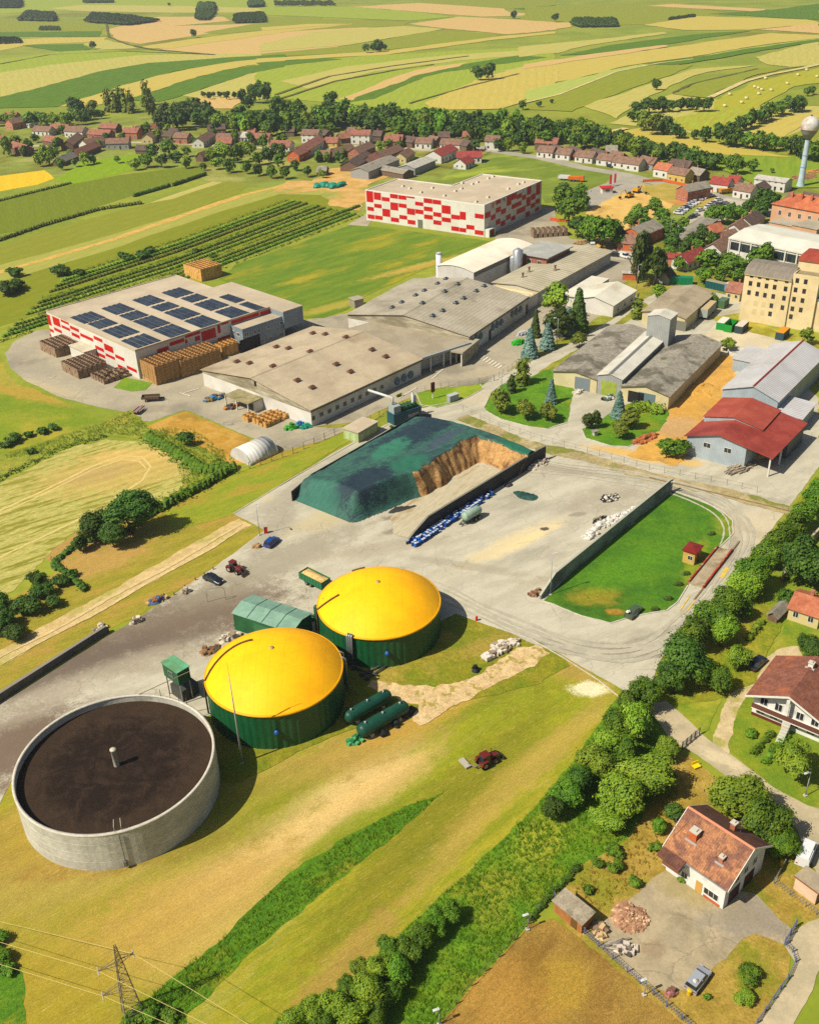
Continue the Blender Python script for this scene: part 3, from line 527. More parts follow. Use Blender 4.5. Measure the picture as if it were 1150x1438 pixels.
def win_mesh(w,h,fr,gl,t=.09,mull=1,cross=0):
    k=('w',round(w,2),round(h,2),fr.name,gl.name,mull,cross)
    if k in WM: return WM[k]
    m=MB(); m.box(-w/2,-.07,0,-w/2+t,.0,h); m.box(w/2-t,-.07,0,w/2,0,h); m.box(-w/2+t,-.07,0,w/2-t,0,t); m.box(-w/2+t,-.07,h-t,w/2-t,0,h)
    for i in range(mull): x=-w/2+w*(i+1)/(mull+1); m.box(x-t/3,-.06,t,x+t/3,0,h-t)
    for i in range(cross): z=h*(i+1)/(cross+1); m.box(-w/2+t,-.055,z-t/3,w/2-t,0,z+t/3)
    m.mi=1; m.quad((-w/2+t,-.025,t),(w/2-t,-.025,t),(w/2-t,-.025,h-t),(-w/2+t,-.025,h-t)); WM[k]=mesh(m,[fr,gl],'window'); return WM[k]
def place(o,face,u,z,L=0,W=0,off=0.):
    if face=='S': o.location=(u,-off,z); o.rotation_euler=(0,0,0)
    elif face=='W': o.location=(-off,u,z); o.rotation_euler=(0,0,-PI/2)
    elif face=='E': o.location=(L+off,u,z); o.rotation_euler=(0,0,PI/2)
    elif face=='N': o.location=(u,W+off,z); o.rotation_euler=(0,0,PI)
    return o
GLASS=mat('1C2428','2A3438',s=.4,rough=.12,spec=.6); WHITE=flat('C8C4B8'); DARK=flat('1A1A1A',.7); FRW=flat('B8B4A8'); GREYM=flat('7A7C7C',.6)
def win(parent,face,u,z,w,h,L=0,W=0,fr=None,gl=None,mull=1,cross=0,off=0.):
    o=obj('window',win_mesh(w,h,fr or FRW,gl or GLASS,mull=mull,cross=cross),None,parent); return place(o,face,u,z,L,W,off)
def panel(parent,name,face,u,z,w,h,m,L=0,W=0,t=.06,off=0.):
    b=MB(); b.box(-w/2,-t,0,w/2,0,h); o=obj(name,b,m,parent); return place(o,face,u,z,L,W,off)
def door(parent,face,u,w,h,m,L=0,W=0,off=0.):
    o=panel(parent,'door',face,u,0.02,w,h,m,L,W,.05,off); b=MB(); b.box(w*.32,-.12,h*.45,w*.32+.08,-.05,h*.5); obj('handle',b,DARK,o); return o
def shell(parent,L,W,h,rise,ax,wm,rm,over=.4,t=.18,o=.5,name='wall',z0=0.,rname='roof',xo=(0,0),yo=(0,0),base=None,gm=None):
    """walls with gable ends and a two-sided roof; ax = the way the ridge runs; o = where the ridge sits"""
    x0,x1=xo[0],L+xo[0]; y0,y1=yo[0],W+yo[0]; m=MB()
    S=W if ax=='x' else L; s0=y0 if ax=='x' else x0
    prof=[(s0,z0),(s0+S,z0),(s0+S,h),(s0+S*o,h+rise),(s0,h)] if rise else [(s0,z0),(s0+S,z0),(s0+S,h),(s0,h)]
    m.extr(prof,ax,x0 if ax=='x' else y0,x1 if ax=='x' else y1); w=obj(name,m,wm,parent)
    if gm and rise:
        g=MB(); pr=[(s0-.03,h-gm[1]),(s0+S+.03,h-gm[1]),(s0+S+.03,h-.02),(s0+S*o,h+rise-.02),(s0-.03,h-.02)]
        a,b=(x0,x1) if ax=='x' else (y0,y1); g.extr(pr,ax,a-.06,a+.02); g.extr(pr,ax,b-.02,b+.06); obj('gable_cladding',g,gm[0],parent)
    r=MB(); a,b=(x0-over,x1+over) if ax=='x' else (y0-over,y1+over)
    if rise:
        sl=rise/(S*o); sr=rise/(S*(1-o)); e=over
        prof=[(s0-e,h-e*sl+.02),(s0+S*o,h+rise+.02),(s0+S*o,h+rise+.02+t),(s0-e,h-e*sl+.02+t)]; r.extr(prof,ax,a,b)
        prof=[(s0+S*o,h+rise+.02),(s0+S+e,h-e*sr+.02),(s0+S+e,h-e*sr+.02+t),(s0+S*o,h+rise+.02+t)]; r.extr(prof,ax,a,b)
    else: 
        if ax=='x': r.box(a,y0-over,h+.01,b,y1+over,h+.01+t)
        else: r.box(x0-over,a,h+.01,x1+over,b,h+.01+t)
    ro=obj(rname,r,rm,parent); return w,ro
def ridge_cap(parent,L,W,h,rise,ax,m,o=.5,over=.4,w=.35,t=.2):
    S=W if ax=='x' else L; k=MB(); a,b=(-over,L+over) if ax=='x' else (-over,W+over)
    k.extr([(S*o-w,h+rise+.03+t-w*rise/(S*.5)),(S*o+w,h+rise+.03+t-w*rise/(S*.5)),(S*o,h+rise+t+.14)],ax,a,b); return obj('ridge_cap',k,m,parent)
def bld(name,label,cat,fr,group=None): return thing(name,label,cat,fr.loc,fr.rz,group)
# ================= WAREHOUSES =================
ROOF_TAN=mat('A3957E','AEA088',s=.1,c3='968A74',s3=.04,fine=.05,fs=1.5); RED=mat('A30D0A','B0120D',s=.3,rough=.5,fine=.03); CLADW=mat('BDB9AC','C6C2B6',s=.1,rough=.5,corr=('X',.5,.02))
CLADW2=mat('BDB9AC','C6C2B6',s=.15,rough=.5,fine=.03); GREYW=mat('6E7880','788288',s=.2,rough=.5,fine=.04); GREYD=mat('59646C','626C74',s=.2,rough=.5,fine=.04)
def parapet(parent,poly,z,hh,w,m,name='parapet'):
    b=MB(); n=len(poly); cx=sum(p[0] for p in poly)/n; cy=sum(p[1] for p in poly)/n
    sg=1 if sum(poly[i][0]*poly[(i+1)%n][1]-poly[(i+1)%n][0]*poly[i][1] for i in range(n))>0 else -1
    for i in range(n):
        a=Vector(poly[i]);c=Vector(poly[(i+1)%n]); d=(c-a).normalized(); nn=Vector((-d.y,d.x))*sg; q=[a-nn*.03,c-nn*.03,c+nn*w,a+nn*w]
        b.add([(p.x,p.y,z-.3) for p in q]+[(p.x,p.y,z+hh+.002*i) for p in q],[(0,1,5,4),(1,2,6,5),(2,3,7,6),(3,0,4,7),(4,5,6,7)])
    return obj(name,b,m,parent)
# --- warehouse with solar roof ---
PV=FR((60.1,438.2),(190,492.6),(382.5,433),9.1); pv=bld('solar_warehouse','low white warehouse with red chequer panels and rows of solar panels on its tan roof','warehouse',PV)
L,W=PV.L,PV.W
a1=PV.at(303,403,9.1); a2=PV.at(425.4,429.4,9.1); ax0,ax1=L,a2[0]; ay0,ay1=PV.at(398,438,9.1)[1],a1[1]
poly=[(0,0),(L,0),(L,W),(0,W)]
pvw=MB(); pvw.prism(poly,0,9.1); pvw.mi=1
b=MB(); b.prism([(.3,.3),(L-.3,.3),(L-.3,W-.3),(.3,W-.3)],9.1,9.13); obj('roof',b,ROOF_TAN,pv)
parapet(pv,poly,9.1,.25,.35,ROOF_TAN)
b=MB(); b.box(L+.02,ay0,3.4,ax1,ay1,8.9); b.box(L+.02,ay0+6,0,ax1-.5,ay1-.5,3.4); an=obj('annex',b,GREYW,pv); b=MB(); b.box(L+.02,ay0-.1,8.9,ax1+.1,ay1+.1,9.2); obj('annex_roof',b,ROOF_TAN,an)
o1=PV.at(324,457.7,7.2); o2=PV.at(399,445,7.2); ob=PV.at(340.5,464,7.2)
b=MB(); b.box(ob[0],ob[1],0,o2[0],-.03,7.2); of=obj('office_block',b,GREYW,pv); b=MB(); b.box(ob[0]+.25,ob[1]+.25,7.2,o2[0]-.25,-.05,7.26); obj('office_roof',b,ROOF_TAN,of)
parapet(of,[(ob[0],ob[1]),(o2[0],ob[1]),(o2[0],-.04),(ob[0],-.04)],7.2,.3,.2,GREYW,'office_parapet')
zf=lambda x,y:(230+x/5.476,350+y/5.476)
for (x,y,w,h,mu) in ((632,655,.9,1.5,0),(645,655,.9,1.5,0),(702,635,.9,1.5,0),(735,625,.9,1.5,0),(803,600,1.2,1.,1),(903,568,1.2,1.,1),(905,655,2.,1.6,1),(822,685,1.4,1.4,1),(762,705,1.4,1.2,1)):
    u,z=PV.on('S',*zf(x,y),ob[1]); win(pv,'S',u,z-h/2,w,h,fr=WHITE,mull=mu,off=-ob[1])
for (x,y,w,h) in ((540,640,1.,1.2),(575,655,1.6,1.2)):
    u,z=PV.on('W',*zf(x,y),ob[0]); win(pv,'W',u,z-h/2,w,h,fr=WHITE,off=-ob[0])
u,z=PV.on('S',*zf(668,740),ob[1]); panel(pv,'loading_door','S',u,.05,8,4.2,DARK,off=-ob[1])
def face_rects(b,fr,face,zz,rects):
    for (x0,y0),(x1,y1) in rects:
        u0,z0=fr.on(face,*zz(x0,y0)); u1,z1=fr.on(face,*zz(x1,y1)); u0,u1=sorted((u0,u1)); z1,z0=sorted((z0,z1)); z1-=.2; z0+=.15; z1=max(.2,z1); z0=min(z0,fr.z-.02)
        if face=='S': b.box(max(0,u0)+.02,-.05,z1,min(fr.L,u1)-.02,-.001,z0)
        else: b.box(-.05,max(0,u0)+.02,z1,-.001,min(fr.W,u1)-.02,z0)
z5=lambda x,y:(50+x/5.75,370+y/5.75)
face_rects(pvw,PV,'W',z5,[((62,397),(135,500)),((137,427),(207,512)),((205,452),(272,492)),((212,498),(283,543)),((280,503),(355,552)),((293,556),(362,604)),((362,563),(470,628)),((470,585),(545,636)),((553,646),(634,722)),((483,662),(556,713)),((568,727),(645,775)),((645,735),(722,787)),((82,510),(152,556)),((152,517),(218,562)),((230,575),(300,643)),((90,560),(120,588)),((492,714),(567,765)),((665,815),(738,865)),((738,825),(822,880))])
face_rects(pvw,PV,'S',zf,[((740,487),(843,495)),((518,556),(735,503)),((410,588),(440,635)),((440,575),(500,562)),((288,640),(405,668)),((165,668),(280,643)),((45,722),(160,705)),((-50,775),(42,768)),((240,678),(283,690)),((415,690),(513,668)),((165,700),(185,715))])
obj('wall',pvw,[CLADW2,RED],pv)
p=[PV.at(50+x/5.75,370+y/5.75,3.8) for x,y in ((285,655),(490,685),(405,720))]; b=MB(); x0=min(q[0] for q in p); y0,y1=p[1][1],p[0][1]; b.box(x0,y0,0,-.06,y1,3.6); o=obj('loading_porch',b,CLADW2,pv); b=MB(); b.box(x0-.3,y0-.2,3.6,-.06,y1+.2,3.8); obj('porch_roof',b,mat('B4AE98','A49C84',s=.3),o)
# solar arrays
PVM=mat('20262E','303840',s=.3,rough=.25,spec=.5); ALU=flat('8A8C90',.4,.5,.5)
ZZ=[(280,275,350,300,430,268,365,250),(405,237,470,262,550,240,490,216),(530,203,595,227,670,205,610,183),(650,175,715,195,785,172,725,152),(355,300,405,322,480,292,425,277),(482,265,525,287,605,262,555,245),(607,232,655,250,727,225,680,210),(728,197,775,214,845,192,795,178),(410,330,490,358,567,328,490,300),(537,290,610,320,692,295,615,264),(662,255,735,283,812,258,740,230),(783,222,853,247,927,222,855,197),(490,372,565,398,652,362,575,336),(618,325,690,357,777,328,695,299),(745,288,815,318,897,292,820,263),(867,250,935,279,1010,255,940,228),(888,190,945,216,990,203,925,179),(970,220,1035,248,1077,238,1000,209)]
for q in ZZ:
    c=[PV.at(q[i]/2.875,350+q[i+1]/2.875,9.4) for i in (0,2,4,6)]
    y0=(c[1][1]+c[2][1])/2; y1=(c[0][1]+c[3][1])/2; x0=(c[0][0]+c[1][0])/2; x1=(c[2][0]+c[3][0])/2; b=MB(); n=max(4,round((x1-x0)/2.0)); p=(x1-x0)/n; ny=max(3,round((y1-y0)/1.7))
    for i in range(n):
        xa=x0+p*i; 
        for j in range(ny):
            ya=y0+(y1-y0)*j/ny; yb=y0+(y1-y0)*(j+1)/ny-.06
            b.mi=0; b.add([(xa+.03,ya,9.22),(xa+p*.80,ya,9.42),(xa+p*.80,yb,9.42),(xa+.03,yb,9.22),(xa+.03,ya,9.25),(xa+p*.80,ya,9.45),(xa+p*.80,yb,9.45),(xa+.03,yb,9.25)],[(4,5,6,7),(0,1,5,4),(1,2,6,5),(2,3,7,6),(3,0,4,7)])
        b.mi=1; b.box(xa+p*.80,y0-.1,9.14,xa+p*.84,y1,9.41); b.box(xa+.0,y0-.1,9.14,xa+.03,y1,9.24)
    obj('solar_array',b,[PVM,ALU],pv)
# --- far chequered factory ---
FA=FR((513.9,267),(680.2,288.9),(759.3,254.1),13.2); fa=bld('chequered_factory','tall box factory with red and white chequer panel facade beside the village road','factory',FA)
L,W=FA.L,FA.W; n1=FA.at(679,244,13.2); n2=FA.at(558.4,251.7,13.2); print('FA',L,W,n1,n2)
poly=[(0,0),(L,0),(L,n1[1]),(n2[0],n1[1]),(n2[0],W),(0,W)]
faw=MB(); faw.prism(poly,0,13.2); faw.mi=1
b=MB(); q=.5; b.prism([(q,q),(L-q,q),(L-q,n1[1]-q),(n2[0]-q,n1[1]-q),(n2[0]-q,W-q),(q,W-q)],13.2,13.24); obj('roof',b,ROOF_TAN,fa); parapet(fa,poly,13.2,.35,.45,WHITE)
z3=lambda x,y:(500+x/4.107,220+y/4.107)
def colrects(lst,fr,face,top,bot,b=None):
    b=b or MB()
    for x0,x1,v0,v1 in lst:
        ty=lambda x:top[0][1]+(top[1][1]-top[0][1])*(x-top[0][0])/(top[1][0]-top[0][0])
        us=sorted(fr.on(face,*z3(x,ty(x)))[0] for x in (x0,x1)); h=fr.z; za,zb=h*(1-v1),min(h-.02,h*(1-v0))
        if face=='S': b.box(us[0]+.05,-.05,za,us[1]-.05,-.001,zb)
        else: b.box(-.05,us[0]+.05,za,-.001,us[1]-.05,zb)
    return b
LF=[(58,98,0,.37),(101,143,.02,.26),(146,193,.14,.27),(195,241,0,.14),(243,290,.01,.14),(291,338,.01,.06),(339,387,.15,.27),(389,440,0,.15),(441,491,.01,.15),(60,99,.53,.66),(101,145,.40,.53),(147,193,.53,.78),(195,241,.28,.53),(243,290,.28,.41),(291,338,.40,.60),(339,387,.40,.54),(389,441,.27,.41),(443,491,.41,.55),(492,545,.15,.41),(492,546,.54,.68),(389,441,.53,.67),(443,491,.67,.81),(547,597,.41,.55),(597,633,.28,.53),(684,737,.28,.42),(547,594,.79,.93),(595,635,.80,.93),(635,683,.67,.81),(684,736,.80,.94),(60,101,.79,.93),(103,148,.79,.92),(195,243,.78,.92),(245,291,.66,.79),(292,339,.78,.92)]
colrects(LF,FA,'W',((57,193),(740,283)),0,faw)
RF=[(741,775,.24,.42),(777,804,.40,.56),(806,835,0,.13),(806,835,.24,.40),(806,833,.62,.78),(836,865,.36,.52),(835,862,.74,.9),(868,896,-.0,.33),(866,893,.62,.78),(896,926,0,.2),(896,921,.74,.88),(897,955,.35,.5),(927,956,.1,.25),(927,980,.58,.75),(957,981,.2,.36),(981,1006,.82,.98),(985,1010,0,.26),(983,1008,.34,.64),(1010,1036,.3,.5),(1010,1036,.62,.76),(1038,1063,0,.4),(1037,1062,.55,.7),(1036,1060,.82,.94)]
colrects(RF,FA,'S',((740,283),(1065,138)),0,faw); obj('wall',faw,[CLADW2,RED],fa)
for (x0,x1,v0,v1,c) in ((779,803,.03,.2,'C0602A'),(838,862,.02,.2,'3A5A4A'),(958,980,-.0,.14,'8A94A8'),(1012,1034,.03,.24,'9A9488')): obj('sign_panel',colrects([(x0,x1,max(0,v0),v1)],FA,'S',((740,283),(1065,138)),0),mat(c,'C8C0B0',s=.5,rough=.5),fa)
u,z=FA.on('W',*z3(371,412)); door(fa,'W',u,2.6,3.6,flat('5E6458')); u,z=FA.on('S',*z3(758,455)); b=MB(); b.box(u-2.5,-2.2,0,u+2.5,-.06,3.4); o=obj('entrance_porch',b,WHITE,fa); panel(fa,'entrance_door','S',u,.1,3.6,2.8,flat('6A1E18'),off=2.2)
for x,y in ((270,172),(310,185),(375,208),(440,182),(510,227),(572,200),(608,186),(612,155),(670,160),(700,150),(762,127),(790,117),(692,262),(760,236),(877,187),(935,160),(965,150)):
    u,v=FA.at(*z3(x,y),13.3); b=MB(); b.rbox((u,v,13.24),(1.7,1.3,.7),0,(.7,.7)); obj('roof_vent',b,flat('B0A894'),fa)
# --- fibre-cement roofed production halls ---
RT1=mat('9A8C74','A6987E',s=.12,c3='87795F',s3=.05,fine=.08,fs=2.,bump=.1); RT2=mat('928A76','9E9684',s=.12,c3='7E7664',s3=.06,fine=.10,fs=2.,corr=('Y',1.3,.02)); WALLW=mat('BBB7AC','C4C0B6',s=.2,c3='A8A294',s3=.1,fine=.04,fs=1)
FIBG=mat('807862','9A927C',s=.6,stretch=.15,fine=.2,fs=2); RUST=flat('5E3828'); EAVE=flat('5A5242')
VB=MB(); VB.box(-.7,-.55,0,.7,.55,.7); VM1=mesh(VB,[FIBG]); VB=MB(); VB.mi=0; VB.add([(-1.,-.8,.7),(1.,-.8,.7),(1.,.8,.7),(-1.,.8,.7),(-.6,0,1.15),(.6,0,1.15)],[(0,1,5,4),(2,3,4,5),(1,2,5),(3,0,4),(3,2,1,0)]); VM2=mesh(VB,[RUST])
def vent(parent,x,y,z,rot=0,m2=None):
    o=obj('roof_vent',VM1,None,parent,(x,y,z),rot); obj('vent_cowl',m2 or VM2,None,o)
def rz_at(fr,h,rise,o,px,py):
    z=h
    for _ in range(6):
        x,y=fr.at(px,py,z); t=y/fr.W; z=h+rise*(t/o if t<o else (1-t)/(1-o))
    return x,y,z
# hall with white walls, nearest the silage
HA=FR((283.2,519.7),(436.3,575.4),(591.7,504.8),5.1); ha=bld('production_hall','white walled hall with beige roof and double rows of rusty vents near the silage','factory hall',HA)
u,z=HA.on('W',353.5,528.7); HA.rise=min(3.2,max(1.6,z-5.1)); HA.o=u/HA.W; print('HA',HA.L,HA.W,z,HA.o)
shell(ha,HA.L,HA.W,5.1,HA.rise,'x',WALLW,RT1,.5,.16,o=HA.o,gm=(FIBG,.9))
ridge_cap(ha,HA.L,HA.W,5.1,HA.rise,'x',RT1,HA.o)
b=MB(); b.box(-.56,-.66,4.62,HA.L+.5,-.52,5.1); obj('gutter',b,EAVE,ha)
for x,y in ((180,222),(231,228),(339,162),(388,168),(486,107),(536,111),(325,240),(475,181),(619,123),(423,297),(483,326),(580,232),(637,262),(724,173),(779,201)):
    vent(ha,*rz_at(HA,5.1,HA.rise,HA.o,270+x/2.875,430+(y+8)/2.875))
for x,y in ((489,452),(522,436),(554,423),(586,408),(616,394),(647,379),(677,367),(706,352),(736,338),(765,326)):
    u,z=HA.on('S',270+x/2.875,430+y/2.875); win(ha,'S',u,z-.6,1.3,1.2,fr=GREYM)
PIPE=mat('4A5C6C','5A6C7A',s=1,rough=.4)
def fan(parent,face,u,z,r,m=PIPE):
    b=MB(); b.lathe([(r,0),(r,.35),(r*.8,.36),(r*.15,.1)],n=14); o=obj('wall_fan',b,m,parent)
    if face=='S': o.location=(u,-.02,z); o.rotation_euler=(PI/2,0,0)
    return o
for x,y in ((826,302),(853,288),(880,276)): u,z=HA.on('S',270+x/2.875,430+y/2.875); fan(ha,'S',u,z,1.1)
u,z=HA.on('W',359,539); panel(ha,'gable_door','W',u,z-.7,.9,1.5,DARK,off=.08)
# porch with flat mossy roof
p=[HA.at(270+x/5.75,500+y/5.75,3.3) for x,y in ((270,320),(450,390),(585,325),(395,258))]
x0=min(q[0] for q in p); y0,y1=min(p[1][1],p[2][1]),max(p[0][1],p[3][1]); b=MB(); b.box(x0,y0,3.15,-.08,y1,3.4); po=obj('porch_roof',b,mat('7C7452','8E8260',s=.5,c3='5E5E34',s3=.3,fine=.2),ha)
for yy in (y0+.2,(y0+y1)/2,y1-.4): b=MB(); b.box(x0+.1,yy,0,x0+.4,yy+.25,3.15); obj('porch_post',b,WALLW,po)
b=MB(); b.box(x0+2,y0,0,-.1,y0+.15,3.15); obj('porch_side',b,WALLW,po)
# link roof between halls + truck dock
LK=FR((526,454),(590.7,502),(633.7,472.8),5.0); lk=bld('link_building','low flat roofed link between the two production halls above a shaded truck bay','link building',LK)
x0,y0=LK.at(511,464,5.)
b=MB(); b.box(0,2,0,LK.L+.6,LK.W,4.7); obj('wall',b,WALLW,lk)
b=MB(); b.box(-2,-.5,4.72,LK.L+1,LK.W+2,4.98); obj('roof',b,mat('857B66','918772',s=.15,fine=.08),lk); b=MB(); b.box(-.3,-1.0,4.6,LK.L+1,-.5,5.2); obj('gutter',b,flat('8E9498',.4),lk)
for i in range(3): b=MB(); b.box(3+i*5,-.8,0,3.35+i*5,-.45,4.6); obj('post',b,WALLW,lk)
DK=FR((620,490),(649,495),(671,477),4.6); dk_=bld('dock_canopy','small flat roofed canopy with open front bay beside the crossing stripes','canopy',DK); L,W=DK.L,DK.W
b=MB(); b.box(-.3,-.3,4.2,L+.3,W+.3,4.7); obj('roof',b,mat('8A826C','968E78',s=.2,fine=.1),dk_); b=MB(); b.box(0,0,0,L,.15,4.2); b.box(L-.15,.15,0,L,W,4.2); obj('wall',b,FIBG,dk_)
for yy in (.2,W*.55,W-.3): b=MB(); b.box(0,yy,0,.35,yy+.3,4.2); obj('post',b,WALLW,dk_)
# second hall
HB=FR((490,440.7),(658.5,472),(737.8,416.6),6.0); hb=bld('production_hall','wide grey roofed hall with many small roof vents and wall fans beside the park trees','factory hall',HB)
u,z=HB.on('W',567.6,440.7); HB.rise=min(3.2,max(1.6,z-6)); HB.o=u/HB.W; print('HB',HB.L,HB.W,z,HB.o)
shell(hb,HB.L,HB.W,6.,HB.rise,'x',WALLW,RT2,.5,.16,o=HB.o,gm=(FIBG,1.2)); ridge_cap(hb,HB.L,HB.W,6.,HB.rise,'x',RT2,HB.o)
b=MB(); b.box(-.56,-.66,5.5,HB.L+.5,-.52,6.); obj('gutter',b,EAVE,hb)
V3=MB(); V3.add([(-1.,-.8,.6),(1.,-.8,.6),(1.,.8,.6),(-1.,.8,.6),(-.6,0,1.05),(.6,0,1.05)],[(0,1,5,4),(2,3,4,5),(1,2,5),(3,0,4),(3,2,1,0)]); VM3=mesh(V3,[flat('3C444C',.5)])
for x,y in ((212,307),(253,285),(312,255),(349,235),(405,205),(340,288),(435,238),(490,207),(440,185),(384,342),(426,320),(482,287),(515,267),(568,236),(602,215)): vent(hb,*rz_at(HB,6.,HB.rise,HB.o,480+x/3.026,330+(y+6)/3.026),m2=VM3)
for x,y in ((570,437),(588,428),(640,391),(658,380),(676,370),(723,334),(740,325),(757,315)): u,z=HB.on('S',480+x/3.026,330+y/3.026); fan(hb,'S',u,z,1.1)
for x,y in ((629,405),(785,300)): u,z=HB.on('S',480+x/3.026,330+y/3.026); panel(hb,'door','S',u,.05,1.6,3.4,flat('2E4048'))
# white arched shed
HC=FR((618.8,371.3),(665,383),(741,343.5),7.2); hc=bld('arched_shed','long white shed with shallow arched roof behind the white chimney','shed',HC); L,W=HC.L,HC.W
b=MB(); n=8; pr=[(W*i/n,7.2+1.3*(1-(2*i/n-1)**2)) for i in range(n+1)]; b.extr([(0,0),(W,0)]+pr[::-1],'x',0,L); obj('wall',b,mat('C9C6BC','BEBAB0',s=.2,corr=('X',.6,.03)),hc)
b=MB(); b.extr([(W*i/n+(-.3 if i==0 else .3 if i==n else 0),7.23+1.3*(1-(2*i/n-1)**2)) for i in range(n+1)]+[(W*i/n+(-.3 if i==0 else .3 if i==n else 0),7.4+1.3*(1-(2*i/n-1)**2)) for i in range(n,-1,-1)],'x',-.3,L+.3); obj('roof',b,mat('C8C0AC','D0C9B6',s=.15,c3='B8AC90',s3=.06,fine=.04),hc)
b=MB(); b.box(0,-.1,5.6,L,-.01,7.1); obj('clerestory',b,flat('6A6A60'),hc)
g=gp(616.5,389); ch=thing('chimney','tall round white chimney standing at the hall roof end','chimney',(g.x,g.y,0)); hh=ht(616.5,389,355); b=MB(); b.lathe([(1.15,0),(1.1,hh)],n=20,cap=True); obj('stack',b,flat('C8C8C4'),ch)
b=MB(); b.lathe([(1.2,hh-.35),(1.25,hh+.1),(.9,hh+.1),(.9,hh-.3)],n=20); obj('rim',b,GREYM,ch); b=MB(); b.box(-1.3,-.25,1,-1.12,.25,hh-1); obj('ladder',b,GREYM,ch)
# corrugated long building
HD=FR((702,392),(757,409),(841.9,351.5),4.8); hd=bld('workshop_building','long low workshop with ribbed beige roof, steel silos and vents on it','workshop',HD); L,W=HD.L,HD.W; print('HD',L,W)
RIB=mat('9A927A','A69E86',s=.12,c3='8A8068',s3=.06,fine=.06,corr=('X',1.9,.12)); shell(hd,L,W,4.8,.9,'x',mat('A8A69A','B2B0A6',s=.2,c3='98948A',s3=.1),RIB,.5,.2,o=.5)
b=MB(); 
for i in range(int(L/1.9)): b.box(i*1.9-.1,-.55,4.75,i*1.9+.5,W*.5,5.0+.0*i)
for i in range(5): u=L*(i+.5)/5; panel(hd,'wall_bay','S',u,.6,L/5-.6,3.2,mat('9C9C94','A6A69E',s=.3))
for i in range(4): b=MB(); b.box(-12+i*2.8,.5,4.5,-11+i*2.8,W*.85,4.72); obj('roof_light',b,mat('C8B888','D2C498',s=.4),hd)
b=MB(); b.box(-14,.2,0,-.1,W*.9,4.4); o=obj('low_wing',b,WALLW,hd); b=MB(); b.box(-14.2,0,4.4,-.1,W*.92,4.5); obj('wing_roof',b,mat('A89C7C','B4A888',s=.3),o)
for x,y in ((795,158),(862,118),(905,150),(768,183)):
    q=HD.at(480+x/3.026,330+y/3.026,5.5); b=MB(); b.lathe([(.9,0),(.9,.5),(.35,.8),(.35,2.2),(.6,2.3),(.0,2.5)],(q[0],q[1],5.1),n=10); obj('roof_vent',b,flat('6E5A4A'),hd)
# roof-top plant
HE=FR((729.5,353),(767.5,362),(794,345.5),8.); he=bld('annex_building','small grey roofed block with a red brick wall behind the workshop','annex',HE)
b=MB(); b.box(0,0,0,HE.L,HE.W,7.8); obj('wall',b,mat('7E5240','8A5C48',s=.6),he); b=MB(); b.box(-.8,-1,7.82,HE.L+.8,HE.W+.6,8.2); obj('roof',b,mat('8E8E86','9A9A92',s=.2,fine=.05),he)
for i in range(3): win(he,'W',3+i*4.5,5.0,2,1.4,fr=WHITE)
for (x,y,r,lb) in ((745,160,1.9,'tall shiny steel silo beside the brick annex block'),(725,160,1.2,'shorter steel silo left of the tall one beside the annex')):
    g=gp(480+x/3.026,330+y/3.026+6,0); hh=11 if r>1.5 else 8.5; s_=thing('steel_silo',lb,'silo',(g.x,g.y,0)); b=MB(); b.lathe([(r,1.5),(r,hh-1),(r*.2,hh),(0,hh)],n=18); obj('tank',b,flat('A8AAA8',.3,.5,.6),s_)
    b=MB(); [b.box(r*.6*a-.12,r*.6*c-.12,0,r*.6*a+.12,r*.6*c+.12,1.6) for a in (-1,1) for c in (-1,1)]; obj('leg_frame',b,GREYM,s_)
# white L-shaped building
HF=FR(None,(861,429),(892.4,408),4.2,W=14); hf=bld('white_bungalow','L shaped white roofed workshop behind the park trees','workshop',HF); L,W=HF.L,HF.W
WR=mat('B9B4A2','C4BFAE',s=.12,c3='A49C84',s3=.08,fine=.05); shell(hf,L,W,4.2,1.9,'x',WALLW,WR,.4,.15)
q=HF.at(803,405,3.8); r_=HF.at(840,422,3.8); s2=HF.at(833,388,3.8); b=MB(); b.box(r_[0],W+.02,0,max(s2[0],L),q[1],3.6); o=obj('wing_wall',b,WALLW,hf); b=MB(); b.box(r_[0]-.6,W+.02,3.62,max(s2[0],L)+.3,q[1]+.4,3.85); obj('wing_roof',b,WR,o)
for i in range(4): win(hf,'S',4+i*5.5,1.2,1.6,1.4)
b=MB(); b.box(r_[0]-6,W+1,0,r_[0]-5.8,W+10,1.4); b.box(r_[0]-6,W-2,0,r_[0]+1,W-1.8,1.2); obj('yard_wall',b,FIBG,hf)
# twin sheds and tall middle nave
RG=mat('787366','8A8476',s=1.1,c3='5C574A',s3=.12,lo3=.48,hi3=.6,fine=.16,fs=2.,bump=.2); CREAM=mat('B2A67E','BCB08A',s=.2,c3='A89870',s3=.1,fine=.05)
SA=FR((776,521.7),(838,533),(917,467),4.2); sa=bld('storage_shed','old shed with mottled grey roof and cream gable, left of the metal nave','shed',SA); u,z=SA.on('W',809,522.8); print('SA',SA.L,SA.W,u/SA.W,z)
shell(sa,SA.L,SA.W,4.2,max(1.2,min(2.2,z-4.2)),'x',CREAM,RG,.5,.15,o=.5); u,_=SA.on('W',817,545); panel(sa,'door','W',u,.05,4.6,3.8,flat('6A7478'))
SM=FR((838.7,527),(873.5,533),(939.6,471.5),5.8); sm=bld('metal_nave','narrow metal nave with pale ribbed roof between the two old sheds','shed',SM); L,W=SM.L,SM.W; GMET=mat('8A8C88','949690',s=.3,rough=.5,corr=('Y',.5,.03)); PALE=mat('B6B2A4','C0BCAE',s=.15,c3='A6A08E',s3=.1,rough=.5,fine=.04)
